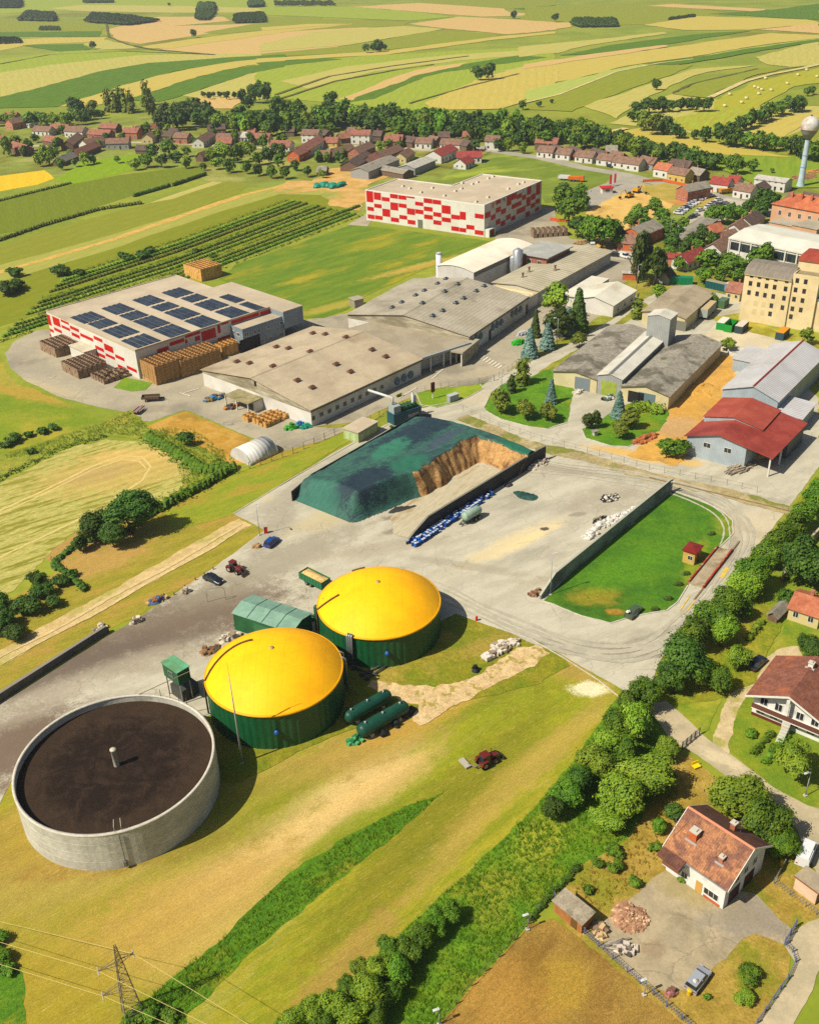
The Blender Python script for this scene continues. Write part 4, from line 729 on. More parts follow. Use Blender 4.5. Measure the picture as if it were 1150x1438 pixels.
shell(sm,L,W,5.8,1.0,'x',GMET,PALE,.3,.15); ridge_cap(sm,L,W,5.8,1.0,'x',flat('6E6E6A'),w=.5,over=.3); u,_=SM.on('W',855,541); panel(sm,'door','W',u,.05,4.4,4.4,mat('7E8A34','8A963E',s=.5)); 
ST=FR((908.8,443.6),(941,448.6),(952,440.3),13.); st_=bld('elevator_tower','tall grey metal clad tower rising at the end of the nave','tower',ST); shell(st_,ST.L,ST.W,13.,.8,'x',GMET,PALE,.2,.15)
SB=FR((873.5,541),(939,556),(1009,482),4.2); sb=bld('storage_shed','old shed with mottled grey roof and dark open doorway, beside the orange sand','shed',SB); shell(sb,SB.L,SB.W,4.2,1.6,'x',CREAM,RG,.5,.15)
u,_=SB.on('W',893,552); panel(sb,'doorway_shade','W',u,.05,4.6,3.4,DARK); u,_=SB.on('W',908,556); panel(sb,'door','W',u,.05,4.8,3.6,flat('5A6C70'))  # near-black panel stands in for the shade inside the open door
SN=FR((902,437),(961.7,447),(1002,411.4),4.4); sn=bld('storage_shed','wide shed with plain brown grey roof behind the metal tower','shed',SN); shell(sn,SN.L,SN.W,4.4,1.6,'x',CREAM,mat('8A7E68','968A72',s=.2,c3='766A54',s3=.08,fine=.08),.5,.15); u,_=SN.on('W',955,462); panel(sn,'door','W',u,.05,3.4,3.2,flat('6A6A5E'))
# cream mill
CRM=mat('C0AE84','C8B68E',s=.15,c3='B09C74',s3=.1,lo3=.55,hi3=.8,fine=.04,fs=1.); MW=flat('4A3A2E'); zm=lambda x,y:(1000+x/7.667,330+y/7.667)
ML=FR((1045.7,384),(1111.5,394),None,15.6,L=14); ml=bld('grain_mill','tall cream grain mill with small dark windows and red capped stair tower','mill',ML); L,W=ML.L,ML.W; print('ML',L,W)
b=MB(); b.box(0,0,0,L,W,15.6); obj('wall',b,CRM,ml)
b=MB(); pr=[(-.3,15.62),(1.5,17.2),(L*.35,18.2),(L*.65,18.2),(L-1.5,17.2),(L+.3,15.62)]; b.extr(pr,'y',.02,W+.3); obj('roof',b,mat('6C6458','787064',s=.3,stretch=6,fine=.1,fs=3),ml)
b=MB(); b.box(-.35,-.02,15.3,0,W+.1,15.6); obj('cornice',b,flat('A89870'),ml)
T2=13.; tw=ht(1125,459,387); b=MB(); b.box(.6,-T2*.62,0,L*.8,-.02,17.2); wt=obj('tower_wall',b,CRM,ml); b=MB(); b.box(.9,-T2*.62+.3,17.2,L*.8-.3,-.3,17.3); obj('tower_roof',b,mat('7A6E54','867A60',s=.4),wt); parapet(wt,[(.6,-T2*.62),(L*.8,-T2*.62),(L*.8,-.02),(.6,-.02)],17.2,.5,.3,CRM,'tower_parapet')
b=MB(); b.box(L*.45,-T2*.62+.2,17.3,L*.8+4,.5,20.4); o=obj('stair_head',b,CRM,ml); b=MB(); x0,x1,y0,y1=L*.45-.4,L*.8+4.4,-T2*.62-.2,.9; b.add([(x0,y0,20.42),(x1,y0,20.42),(x1,y1,20.42),(x0,y1,20.42),(x0+.8,y0+.8,22.2),(x1-.8,y0+.8,22.2),(x1-.8,y1-.8,22.2),(x0+.8,y1-.8,22.2),(x0+3,y0+3,22.9),(x1-3,y1-3,22.9)],[(3,2,1,0),(0,1,5,4),(1,2,6,5),(2,3,7,6),(3,0,4,7),(4,5,8),(5,6,9,8),(6,7,9),(7,4,8,9)]); obj('tower_cap',b,mat('7C3426','883C2C',s=.4,fine=.1),o)
b=MB(); b.box(1.5,-T2*.62-16,0,L*.7,-T2*.62-.02,10.2); o=obj('low_wing',b,CRM,ml); b=MB(); b.box(1.2,-T2*.62-16.3,10.22,L*.7+.3,-T2*.62-.05,10.6); obj('wing_roof',b,mat('5A7080','66808E',s=.2),o)
for x,y in ((408,522),(495,535),(580,550),(668,563),(785,582),(392,620),(479,634),(563,650),(652,663),(768,682),(632,762),(751,783),(618,850)): u,z=ML.on('W',*zm(x,y)); win(ml,'W',u,z-.7,1.1,1.5,fr=MW)
for x,y in ((463,735),(548,747),(448,823),(535,837)): u,z=ML.on('W',*zm(x,y)); panel(ml,'blind_window','W',u,z-.9,1.3,1.8,mat('B8A67C','BEAE86',s=.5),t=.03)
for x,y in ((420,448),(508,462),(592,476),(681,490),(798,507)): u,z=ML.on('W',*zm(x,y)); win(ml,'W',u,z-.3,1.1,.6,fr=MW,mull=0)
for x,y in ((912,492),(1002,505),(893,592),(985,607),(876,693),(967,707),(858,795),(949,808),(842,880)): u,z=ML.on('W',*zm(x,y),.6); win(ml,'W',u,z-.7,1.1,1.5,fr=MW,off=-.6)
for x,y in ((1060,825),): u,z=ML.on('W',*zm(x,y),1.5); win(ml,'W',u,z-.7,1.1,1.5,fr=MW,off=-1.5)
# white sports hall
zs=lambda x,y:(900+x/4.6,280+y/4.6)
SP=FR((1023.9,335.4),(1150,362),None,9.5,L=26); sp=bld('sports_hall','large white hall with a row of big dark windows behind the cream mill','hall',SP); W=SP.W; print('SP',W); b=MB(); b.box(0,-8,0,26,W,9.5); obj('wall',b,WALLW,sp)
b=MB(); b.extr([(-.4,9.52),(26.4,9.52),(26.4,9.8),(20,11.2),(10,11.6),(-.4,10.)],'y',-8.3,W+.3); obj('roof',b,mat('B4B2A4','BEBCAE',s=.1,c3='A8A494',s3=.05,fine=.04),sp)
for i in range(9):
    u=W-3.2-i*((W-1)/7.6); panel(sp,'pilaster','W',u+3.1,0,.5,9.4,WALLW,t=.35)
    if i<8: o=win(sp,'W',u,5.7,4.9,3.0,fr=flat('5A6264'),mull=1,cross=0)
# peach town building
PK=FR((1083,304),(1137,323),(1160,306),9.5); PK=FR((1084,286),(1165,301),None,11.,L=14); pk=bld('town_building','peach coloured building with orange hipped roof and stepped side wings','building',PK); L,W=PK.L,PK.W; PCH=mat('B08868','B89070',s=.2,fine=.04); ORG=mat('9C5838','A86444',s=.3,c3='8C4C32',s3=.1,fine=.12)
b=MB(); b.box(0,0,0,L,W,11); obj('wall',b,PCH,pk); b=MB(); e=.6; b.add([(-e,-e,11.02),(L+e,-e,11.02),(L+e,W+e,11.02),(-e,W+e,11.02),(L/2,L/2,15),(L/2,W-L/2,15)],[(3,2,1,0),(0,1,4),(1,2,5,4),(2,3,5),(3,0,4,5)]); ro=obj('roof',b,ORG,pk)
for i in range(4): b=MB(); b.box(L*.3,W*(.25+.17*i),13,L*.3+.8,W*(.25+.17*i)+.8,16); obj('chimney_stack',b,ORG,ro)
for i in range(5):
    for j in range(2): win(pk,'W',4+i*(W-8)/4,3+j*4,1.4,2,fr=WHITE)
b=MB(); b.box(-9,W*.35,0,-.02,W*.8,6); o=obj('side_wing',b,PCH,pk); b=MB(); b.box(-9.3,W*.35-.3,6,-.02,W*.8+.3,6.25); obj('wing_roof',b,RT2,o)
b=MB(); b.box(-12,-2,0,-.02,W*.34,7.5); o=obj('side_wing',b,PCH,pk); b=MB(); b.box(-12.3,-2.3,7.5,-.02,W*.34,7.75); obj('wing_roof',b,RT2,o)
# right-hand sheds
GS=FR((1018.5,542.6),(1092,563.5),(1148,495.7),6.6); gs=bld('metal_shed','large pale metal shed with white ribbed roof behind the red roofed shed','shed',GS); u,z=GS.on('W',1057.8,542.6); print('GS',GS.L,GS.W,u/GS.W,z)
BLG=mat('8E989C','98A2A6',s=.3,rough=.5,corr=('Y',.4,.02)); RIBW=mat('A8A6A4','B2B0AE',s=.15,c3='9A9690',s3=.07,rough=.5,corr=('X',1.0,.06)); TRIM=flat('7A2A1E')
shell(gs,GS.L,GS.W,6.6,max(1.5,min(3,z-6.6)),'x',BLG,RIBW,.4,.15,o=u/GS.W); ridge_cap(gs,GS.L,GS.W,6.6,max(1.5,min(3,z-6.6)),'x',TRIM,u/GS.W,w=.3)
for k in (.25,.75): 
    pass
b=MB(); q=GS.at(1032,505,3.5); b.box(q[0],GS.W+.03,0,q[0]+12,GS.W+8,3.6); o=obj('lean_to',b,BLG,gs); b=MB(); b.box(q[0]-.3,GS.W+.03,3.62,q[0]+12.3,GS.W+8.3,3.8); obj('lean_to_roof',b,RIBW,o)
RS=FR((968,608.7),(1083,643),(1122,593),5.2); rs_=bld('red_roof_shed','shed with broad red sheet roof, grey wall and an open corner bay on posts','shed',RS); L,W=RS.L,RS.W; u,z=RS.on('W',1010,610.4); o_=u/W; rr=max(1.2,min(2.6,z-5.2)); print('RS',L,W,o_,z)
REDR=mat('823428','8E4032',s=.2,c3='743026',s3=.1,rough=.45,corr=('X',.35,.02),fine=.05); ws,_=RS.on('W',1044.8,648.7)
b=MB(); b.extr([(ws,0),(W,0),(W,5.2),(u,5.2+rr),(ws,5.2+rr*ws/u)],'x',0,L); obj('wall',b,BLG,rs_)
b=MB(); sl=rr/(W-u); sr=rr/u
b.extr([(W+.6,5.22-.6*sl),(u,5.22+rr),(u,5.4+rr),(W+.6,5.4-.6*sl)],'x',-.6,L+.4); b.extr([(u,5.22+rr),(-.5,5.22-.5*sr),(-.5,5.4-.5*sr),(u,5.4+rr)],'x',-.6,L+.4); obj('roof',b,REDR,rs_)
b=MB(); b.box(L*.5,0,0,L-.1,ws-.05,4.9); obj('back_wall',b,flat('4A4E50'),rs_)
for xx in (.1,L*.33,L*.66): b=MB(); b.box(xx,.1,0,xx+.35,.45,5.15); obj('post',b,WALLW,rs_)
for x,y in ((243,375),(410,418)): uu,zz=RS.on('W',950+x/5.75,560+y/5.75); win(rs_,'W',uu,zz-.7,1.9,1.4,fr=WHITE)
RU=FR((989,584.3),(1070,603.5),(1093.5,576.5),6.9); L,W=RU.L,RU.W; u,z=RU.on('W',1030,586); ru=bld('raised_red_roof','raised red gable roof block at the back of the red shed','roof block',RU); shell(ru,L,W,6.9,max(1.2,min(2.4,z-6.9)),'x',BLG,mat('8E4030','9A4C3A',s=.2,rough=.5,corr=('X',.35,.02)),.3,.15,o=u/W)
LT=FR(None,(1125,588),(1144,566),4.,W=9); lt=bld('lean_to_shed','narrow pale roofed lean-to along the road side of the metal shed','shed',LT); b=MB(); b.box(0,0,0,LT.L,LT.W,3.8); obj('wall',b,BLG,lt); b=MB(); b.add([(-.3,-.4,3.82),(LT.L+.3,-.4,3.82),(LT.L+.3,LT.W+.2,4.4),(-.3,LT.W+.2,4.4),(-.3,-.4,3.95),(LT.L+.3,-.4,3.95),(LT.L+.3,LT.W+.2,4.55),(-.3,LT.W+.2,4.55)],[(0,3,2,1),(4,5,6,7),(0,1,5,4),(1,2,6,5),(2,3,7,6),(3,0,4,7)]); obj('roof',b,RIBW,lt)
# ================= BIOGAS PLANT =================
YEL=None
def membrane():
    N=NT('membrane'); col=N.mix(N.rng(N.noise(.25,None,4),.4,.65),'ECAC02','E4A402'); col=N.mix(N.rng(N.noise(.09,N.mapv((1,1,1),0,(9,3,2)),4),.45,.75,0,.55),col,'D89C06')
    w=N.n.new('ShaderNodeTexWave'); w.bands_direction='X'; w.inputs['Scale'].default_value=.314/2.2; N.l(N.tc,w.inputs[0]); f=N.rng(w.outputs['Fac'],0,.03,.93,1.); x=N.n.new('ShaderNodeVectorMath'); x.operation='SCALE'; N.l(col,x.inputs[0]); N.l(f,x.inputs['Scale'])
    f2=N.rng(N.noise(1.5,None,6,.7),.3,.7,.95,1.04); y=N.n.new('ShaderNodeVectorMath'); y.operation='SCALE'; N.l(x.outputs[0],y.inputs[0]); N.l(f2,y.inputs['Scale'])
    return N.out(y.outputs[0],.62,.2)
YEL=membrane()
DKG=mat('0C4A2C','0F5232',s=.4,rough=.45,spec=.4,fine=.08,fs=1.5); DKG2=flat('12492E',.5); STEEL=flat('8C9090',.35,.5,.6); BLUEM=flat('1C4E8A',.4); BLK=flat('16181A',.6)
def digester(label,cx,cy,r,h,dome,ribs,pipes):
    t=thing('digester_tank',label,'biogas tank',(cx,cy,0)); b=MB(); n=ribs*4
    vs=[];fs=[]
    for i in range(n):
        rr=r+(.07 if i%4 in(0,1) else 0); a=2*PI*i/n; vs+= [(rr*cos(a),rr*sin(a),0),(rr*cos(a),rr*sin(a),h)]
    for i in range(n): j=(i+1)%n; fs.append((2*i,2*j,2*j+1,2*i+1))
    b.add(vs,fs); obj('wall',b,DKG,t)
    b=MB(); m=14; Rs=(r*r+dome*dome)/(2*dome); a0=math.asin(r/Rs); prof=[(r*(1-k/m),h+.1+dome*(1-(1-k/m)**2.35)) for k in range(m)]+[(0.01,h+dome+.1)]
    b.lathe(prof,n=72); d=obj('dome',b,YEL,t)
    b=MB(); b.lathe([(r+.02,h-.25),(r+.22,h-.2),(r+.26,h+.05),(r+.1,h+.18),(r-.1,h+.12)],n=72); obj('rim',b,mat('C08A00','CC9600',s=.5,rough=.4),t)
    b=MB(); b.lathe([(.45,0),(.45,.12),(0,.16)],(0,0,h+dome+.08),n=10); obj('crown_patch',b,flat('9A8A50'),d)
    def zd(rr): return h+.1+dome*(1-(rr/r)**2.35)
    for (az,r0,r1,dz) in pipes:   # hoses that climb from the wall over the dome
        pts=[(cos(az)*(r+.35),sin(az)*(r+.35),.3),(cos(az)*(r+.35),sin(az)*(r+.35),h+.2)] if r0>r-.5 else []
        for k in range(9): q=r0+(r1-r0)*k/8; pts.append((cos(az+dz*k/8)*q,sin(az+dz*k/8)*q,zd(min(q,r-.01))+.2))
        b=MB(); b.tube(pts,.16,8); obj('gas_hose',b,flat('4A3A22'),t)
    return t
D1=gp(0,0,7.2); y1c=(-.2195*108.8,1.232*108.8); y2c=(-.0573*109.5,1.404*109.5); R1,R2=11.55,11.4; cc=(-.4235*109,1.046*109); RC=15.0
dt=digester('nearer yellow domed green digester between the open concrete tank and its twin',y1c[0],y1c[1],R1,7.2,4.6,60,[(R(192),R1,4.6,-.9)])
dt2=digester('farther yellow domed green digester behind, beside the paved yard',y2c[0],y2c[1],R2,6.6,4.4,60,[(R(190),R2,7.4,.05),(R(122),9.8,8.2,-.22)])
for t_,rr,hh,az in ((dt,R1,3.9,R(-84)),(dt2,R2,3.5,R(-83))):
    b=MB(); x,y=cos(az)*(rr+.35),sin(az)*(rr+.35); b.lathe([(.01,-.4),(.4,-.4),(.42,.1),(.3,.42),(.01,.5)],(x,y,hh),n=12); b.box(x-.12,y-.1,hh-.1,x+.12,y+.4,hh+.1); obj('mixer_motor',b,BLUEM,t_)
for a_,n_ in ((R(-118),2),(R(-116),1)):
    for k in range(n_):
        az=a_+k*.07; b=MB(); x,y=cos(az)*(R2+.5),sin(az)*(R2+.5); b.tube([(x,y,.2),(x,y,6.9),(x*.96,y*.96,7.2)],.2,8); obj('riser_pipe',b,STEEL,dt2)
for az in (R(12),R(20)): b=MB(); x,y=cos(az)*(R1+.7),sin(az)*(R1+.7); b.tube([(x,y,.1),(x,y,7.1),(x*.94,y*.94,7.6)],.18,8); obj('riser_pipe',b,STEEL,dt)
# open concrete store
CONC=mat('A5A294','B0AD9F',s=.3,stretch=.3,c3='7C7868',s3=.1,lo3=.5,hi3=.7,fine=.12,fs=1.6,bump=.15)
tk=thing('slurry_tank','large open round concrete tank full of dark brown slurry in the corner meadow','slurry tank',(cc[0],cc[1],0)); hT=7.1
b=MB(); b.lathe([(RC,0),(RC,1.75),(RC-.03,1.78),(RC-.03,1.82),(RC,1.85),(RC,3.5),(RC-.03,3.53),(RC-.03,3.57),(RC,3.6),(RC,5.3),(RC-.03,5.33),(RC-.03,5.37),(RC,5.4),(RC,hT),(RC-.3,hT),(RC-.3,4.8)],n=96,smooth=False); obj('wall',b,CONC,tk)
b=MB(); b.lathe([(RC+.06,hT-.12),(RC+.06,hT+.1),(RC-.36,hT+.1),(RC-.36,hT-.12)],n=96); obj('rim',b,mat('A8A294','B4AE9E',s=1.,fine=.08),tk)
slu=NT('slurry'); n1=slu.noise(.35,None,8,.72,.6); colr=slu.mix(slu.rng(n1,.42,.68),'1E140C','31241A'); rg=slu.n.new('ShaderNodeVectorMath'); rg.operation='LENGTH'; slu.l(slu.tc,rg.inputs[0])
colr=slu.mix(slu.rng(slu.math('ADD',rg.outputs['Value'],slu.math('MULTIPLY',n1,9.)),14.,18.5,0,.45),colr,'3E3022'); slu.bump(slu.noise(1.6,None,6,.75),.6,.4); SLU=slu.out(colr,.85,.15)
b=MB(); b.lathe([(RC-.25,5.9),(8,5.88),(.02,5.85)],n=64); obj('slurry_surface',b,SLU,tk)
b=MB(); b.lathe([(.42,5.2),(.42,9.0),(.5,9.05),(.5,9.2),(.1,9.3),(.01,9.3)],n=16); obj('centre_column',b,flat('A8A08C'),tk)
q=gp(178,1200,0); a=math.atan2(q.y-cc[1],q.x-cc[0]); b=MB(); b.tube([(cos(a)*(RC+.15),sin(a)*(RC+.15),.2),(cos(a)*(RC+.15),sin(a)*(RC+.15),6.9)],.06,6); b.box(cos(a)*(RC+.1)-.2,sin(a)*(RC+.1)-.35,.6,cos(a)*(RC+.1)+.2,sin(a)*(RC+.1)+.1,1.5); obj('conduit',b,flat('5A5448'),tk)
b=MB(); 
for dx in (-.5,.5):
    aa=a+dx/RC; b.tube([(cos(aa)*(RC-.2),sin(aa)*(RC-.2),hT),(cos(aa)*(RC-.2),sin(aa)*(RC-.2),hT+1.0),(cos(aa)*(RC-1.6),sin(aa)*(RC-1.6),hT+1.1)],.04,5)
obj('access_rail',b,flat('B0AA98'),tk)
a=math.atan2(gp(222,985,7).y-cc[1],gp(222,985,7).x-cc[0]); b=MB()
for k in range(4): aa=a-.12*k; p=(cos(aa)*(RC-.15),sin(aa)*(RC-.15)); b.tube([(p[0],p[1],hT),(p[0],p[1],hT+1.5)],.05,5)
b.tube([(cos(a+.25)*(RC-.2),sin(a+.25)*(RC-.2),hT+.2),(cos(a-.2)*(RC+4),sin(a-.2)*(RC+4),hT+3.0)],.07,6); obj('feed_pipe',b,flat('6A5A48'),tk)
# green control cabin on legs
CB=FR((224,932),(249,945),(268,937),7.2); cb=thing('control_cabin','small green cabin raised on steel legs beside the open slurry tank','cabin',CB.loc,CB.rz); L,W=CB.L,CB.W; GRN=mat('1E5A3C','246844',s=.4,rough=.5,fine=.06,corr=('X',.4,.02)); GRT=mat('4E8A68','5A9674',s=.3,rough=.5,fine=.05)
b=MB(); b.box(0,0,4.3,L,W,7.1); obj('wall',b,GRN,cb); b=MB(); b.box(-.15,-.15,7.12,L+.15,W+.15,7.25); obj('roof',b,GRT,cb)
for x,y in ((.15,.15),(L-.3,.15),(L-.3,W-.3),(.15,W-.3)): b=MB(); b.box(x,y,0,x+.16,y+.16,4.3); obj('leg',b,STEEL,cb)
win(cb,'W',W*.5,5.3,1.3,1.,fr=GREYM); b=MB(); b.box(.5,.5,0,L+1.5,W-.5,2.4); obj('pump_housing',b,flat('3A3A36'),cb)
# green machine shed
SH=FR((327,861),(410,888),(437,862),4.0); sh=thing('green_shed','green shed with pale green panelled gable roof behind the nearer digester','shed',SH.loc,SH.rz); L,W=SH.L,SH.W; print('SH',L,W)
shell(sh,L,W,4.0,.7,'y',GRN,mat('688674','749280',s=.3,rough=.5,fine=.08),.2,.12)
sl=.7/(L/2)
for i in range(1,4):
    y=W*i/4; b=MB(); b.add([(-.2,y-.06,4.15-.2*sl+.05),(-.2,y+.06,4.15-.2*sl+.05),(L/2,y+.06,4.9),(L/2,y-.06,4.9)],[(3,2,1,0)]); b.add([(L/2,y-.06,4.9),(L/2,y+.06,4.9),(L+.2,y+.06,4.2-.2*sl),(L+.2,y-.06,4.2-.2*sl)],[(3,2,1,0)]); obj('roof_batten',b,flat('1C4630'),sh)
panel(sh,'roller_door','W',W*.5,.05,4,3.2,flat('2E6A4C'))
# pump bay between the digesters
g=gp(437,868,3); 
b=MB(); 
pt=thing('pipe_manifold','tangle of steel pipes and pumps between the two digesters','pipework',tuple(gp(508,950)))
for k,(x,y,l,a) in enumerate(((0,0,7,.6),(1.,-1.,6,.75),(-1.5,2,5,-.5),(0,3,6,.2))): b=MB(); b.tube([(x,y,.5),(x+l*cos(a),y+l*sin(a),.5)],.18,8); b.box(x-.4,y-.3,0,x+.4,y+.3,.9); obj('pipe_run',b,flat('3E443E'),pt)
# green gas pipe beside digester 2 left
b=MB(); g=gp(447,885,0); gv=thing('gas_vent','slim green vent unit at the side of the farther digester','vent',tuple(g)); b.lathe([(.5,0),(.5,5.5),(.3,5.8),(.01,5.9)],n=12); obj('column',b,DKG2,gv); b=MB(); b.tube([(.6,0,0),(.9,-.3,6.5),(1.6,-.3,7.6)],.14,6); obj('pipe',b,flat('5A4630'),gv)
# pair of long green pressure vessels
def vessel(label,p0,p1,r):
    a=gp(*p0,1.7);c=gp(*p1,1.7); d=c-a; L=d.length; t=thing('pressure_vessel',label,'tank',(a.x,a.y,0),math.atan2(d.y,d.x),'long green vessels beside the digesters')
    b=MB(); prof=[(.01,0),(r*.6,.18),(r*.9,.5),(r,.9),(r,L-.9),(r*.9,L-.5),(r*.6,L-.18),(.01,L)]
    n=20; vs=[];fs=[]
    for i in range(n):
        q=2*PI*i/n
        for rr,x in prof: vs.append((x,rr*cos(q),rr*sin(q)+1.75))
    m=len(prof)
    for i in range(n):
        for j in range(m-1): fs.append((i*m+j,i*m+j+1,((i+1)%n)*m+j+1,((i+1)%n)*m+j))
    b.add(vs,fs,True); obj('tank_body',b,mat('123B2E','184636',s=.5,rough=.45,fine=.06),t)
    for x in (L*.22,L*.78): b=MB(); b.box(x-.25,-r*.8,0,x+.25,r*.8,.7); obj('saddle',b,CONC,t)
    for x in (L*.15,L*.5,L*.85): b=MB(); b.lathe([(.22,0),(.22,.35),(.01,.4)],(x,0,1.7+r),n=10); obj('manhole',b,STEEL,t)
    return t
vessel('long dark green pressure vessel nearer the digester wall',(484,1010),(548,974),1.15); vessel('long dark green pressure vessel, outer one beside the black drums',(503,1029),(572,990),1.2)
# ================= SILAGE CLAMP =================
WBK=mat('17191C','22242A',s=.3,rough=.6,fine=.2,fs=2,spots=None); 
def longwall(name,label,cat,pts,hs,t,m,capm=None,group=None):
    """wall of varying height along photo ground points"""
    P=[gp(*p).to_2d() for p in pts]; o=P[0]; b=MB(); n=len(P); V=[]
    for i,p in enumerate(P):
        d=(P[min(i+1,n-1)]-P[max(i-1,0)]).normalized(); nn=Vector((-d.y,d.x))*t/2; q=p-o
        V+= [(q.x-nn.x,q.y-nn.y,0),(q.x+nn.x,q.y+nn.y,0),(q.x+nn.x,q.y+nn.y,hs[i]),(q.x-nn.x,q.y-nn.y,hs[i])]
    F_=[(3,2,1,0),tuple(4*(n-1)+k for k in range(4))]
    for i in range(n-1):
        for k in range(4): F_.append((4*i+k,4*i+(k+1)%4,4*i+4+(k+1)%4,4*i+4+k))
    b.add(V,F_); e=thing(name,label,cat,(o.x,o.y,0),0,group); obj('wall_panel',b,m,e)
    if capm:
        c=MB(); V=[]
        for i,p in enumerate(P):
            d=(P[min(i+1,n-1)]-P[max(i-1,0)]).normalized(); nn=Vector((-d.y,d.x))*(t/2+.06); q=p-o
            V+= [(q.x-nn.x,q.y-nn.y,hs[i]+.01),(q.x+nn.x,q.y+nn.y,hs[i]+.01),(q.x+nn.x,q.y+nn.y,hs[i]+.12),(q.x-nn.x,q.y-nn.y,hs[i]+.12)]
        c.add(V,F_); obj('coping',c,capm,e)
    return e
RWh=ht(745,662,632.6); print('clamp wall h',RWh,ht(598.7,744,728.3))
longwall('silage_wall','long black silage clamp wall with a sloping end beside the blue drums','wall',[(571,765),(582,757.5),(601,745.5),(755,650),(765,645)],[.8,2.,3.7,3.7,3.7],.35,WBK,flat('6E6C60'))
longwall('silage_wall','black retaining wall along the far side of the tarpaulin covered silage heap','wall',[(411,704),(440,684),(587,599),(606,600)],[2.6,3.6,3.8,3.8],.3,WBK,None)
# heap: height field in the clamp's frame; x along the clamp, y across (0 at the near wall)
cl0=gp(500,748).to_2d(); c1=gp(411,702).to_2d(); c2=gp(590,599).to_2d(); cx_=(c2-c1).normalized(); cy_=Vector((-cx_.y,cx_.x))
org=c1; 
def inv(px,py,z=0): p=gp(px,py,z).to_2d()-org; return (p.dot(cx_),-p.dot(cy_))

def sst(t): t=max(0.,min(1.,t)); return t*t*(3-2*t)
from mathutils import noise as mn
def cliff(x,y):
    wob=1.1*mn.noise((x*.25,y*.25,3.3))
    a=(24.2+wob-y)/2.6; bk=(x-40.2-wob-.06*(y-20))/2.8
    side=max(a,bk); left=(19+min(x,20)*.24+wob*.3-y)/3.2
    t=sst((x-17.5)/3.); return left*(1-t)+side*t if t<1 else side
def hz(x,y):
    T=3.5+2.3*sin(min(1,y/15.)*PI/2)-max(0,(y-24))*.13+.35*mn.noise((x*.12,y*.12,0))+.18*mn.noise((x*.5,y*.5,5))
    r=sst(x/4.6)**.8*sst((51.5-x)/5.5); s=cliff(x,y); cl=sst(s)
    if x>20 and s<1: cl=max(0,min(1,s))**.8; T+=.22*mn.noise((x*.9,y*.9,9))+.12*mn.noise((x*2.2,y*2.2,1))
    return T*r*cl
st_=.3; nx=int(52.2/st_); ny=int(36.4/st_); vv=[];tf=[];sf=[]
for i in range(nx+1):
    for j in range(ny+1):
        x,y=i*st_-.3,j*st_+.25; z=hz(x,y) if x>0 else 0; jx=jy=0
        if x>20 and cliff(x,y)<1: jx=.25*mn.noise((x*.8,y*.8,4)); jy=.35*mn.noise((x*.8,y*.8,8))
        w=org+cx_*(x+jx)-cy_*(y+jy); vv.append((w.x,w.y,.11+max(0,z)))
for i in range(nx):
    for j in range(ny):
        a=i*(ny+1)+j; f=(a,a+1,a+ny+2,a+ny+1); x,y=i*st_,j*st_+.4
        if max(vv[k][2] for k in f)<.16: continue
        c=cliff(x,y); ((sf if (x>18.6 and c<.985) else tf)).append(f)
def sub_obj(name,fs,m,dz,**k):
    us=sorted({q for f in fs for q in f}); ix={q:n for n,q in enumerate(us)}; b=MB(); b.add([(vv[q][0],vv[q][1],vv[q][2]+dz) for q in us],[[ix[q] for q in f] for f in fs],True); return obj(name,b,m,**k)
SIL=mat('9E7A4C','AC8858',s=.5,stretch=1,c3='6E4A2C',s3=.35,lo3=.5,hi3=.68,fine=.25,fs=3.,bump=1.,bs=2.,rough=1)
sub_obj('silage_heap',sf,SIL,0,label='cut face of orange brown silage heap exposed inside the black walled clamp',cat='silage heap')
A33=round(math.atan2(cx_.y,cx_.x),2)
TARP=mat('2A4A40','345A4E',s=.5,stretch=3,ang=-.5,c3='263E42',s3=.12,fine=.09,fs=1.2,bump=.8,bs=.5,rough=.7,spec=.25,spots=[((515,677),8.5,4.8,A33,'1C2A34',.12,.95,5.),((585,607),17,6.,A33,'1C2C36',.12,.95,5.),((548,632),6.5,3.6,A33+.2,'2E6650',.12,.95,5.),((575,655),5,3.5,A33,'245A46',.12,.95,5.),((440,705),6,5,A33+1.5,'2A6050',.3,.6,2.),((622,622),8,1.6,A33,'3A4650',.2,.9,5.),((725,632),8,3.5,A33-.8,'1E5A46',.15,.95,4.)])
sub_obj('tarpaulin',tf,TARP,.06,label='big green and navy patched tarpaulin sheets draped over the silage heap',cat='tarpaulin')
fl=[org+cx_*x-cy_*y for x,y in ((14,22),(20,24),(39,24.5),(41,35),(3,35),(2,29),(7,24))]
sheet('clamp_floor',[(p.x,p.y) for p in fl],.16,mat('A0967C','AAA086',s=.3,stretch=5,ang=-A33,c3='8E7C5A',s3=.1,fine=.12,fs=3),amp=.4,step=1,world=True)
def scrap_sheet(label,pts,m,z=.2):
    P=[gp(*p).to_2d() for p in pts]; c=sum((p for p in P),Vector((0,0)))/len(P); P=fract(smooth_poly(P,1),.5,.12,random.Random(len(label))); b=MB(); n=len(P)
    b.add([(p.x-c.x,p.y-c.y,.1) for p in P]+[((p.x-c.x)*.8,(p.y-c.y)*.8,z+.2+.1*sin(i*2.3)) for i,p in enumerate(P)]+[(0,0,z+.25)],[(i,(i+1)%n,n+(i+1)%n,n+i) for i in range(n)]+[(n+i,n+(i+1)%n,2*n) for i in range(n)],True)
    return obj('tarp_scrap',b,m,loc=(c.x,c.y,0),label=label,cat='tarp')
GT=mat('1C3A34','24463C',s=.6,rough=.6,bump=.8,fs=2.,fine=.2)
scrap_sheet('crumpled dark green tarp lying alone on the pale yard',[(718,691),(728,690),(745,694),(757,697),(752,704),(738,703),(728,700)],GT)
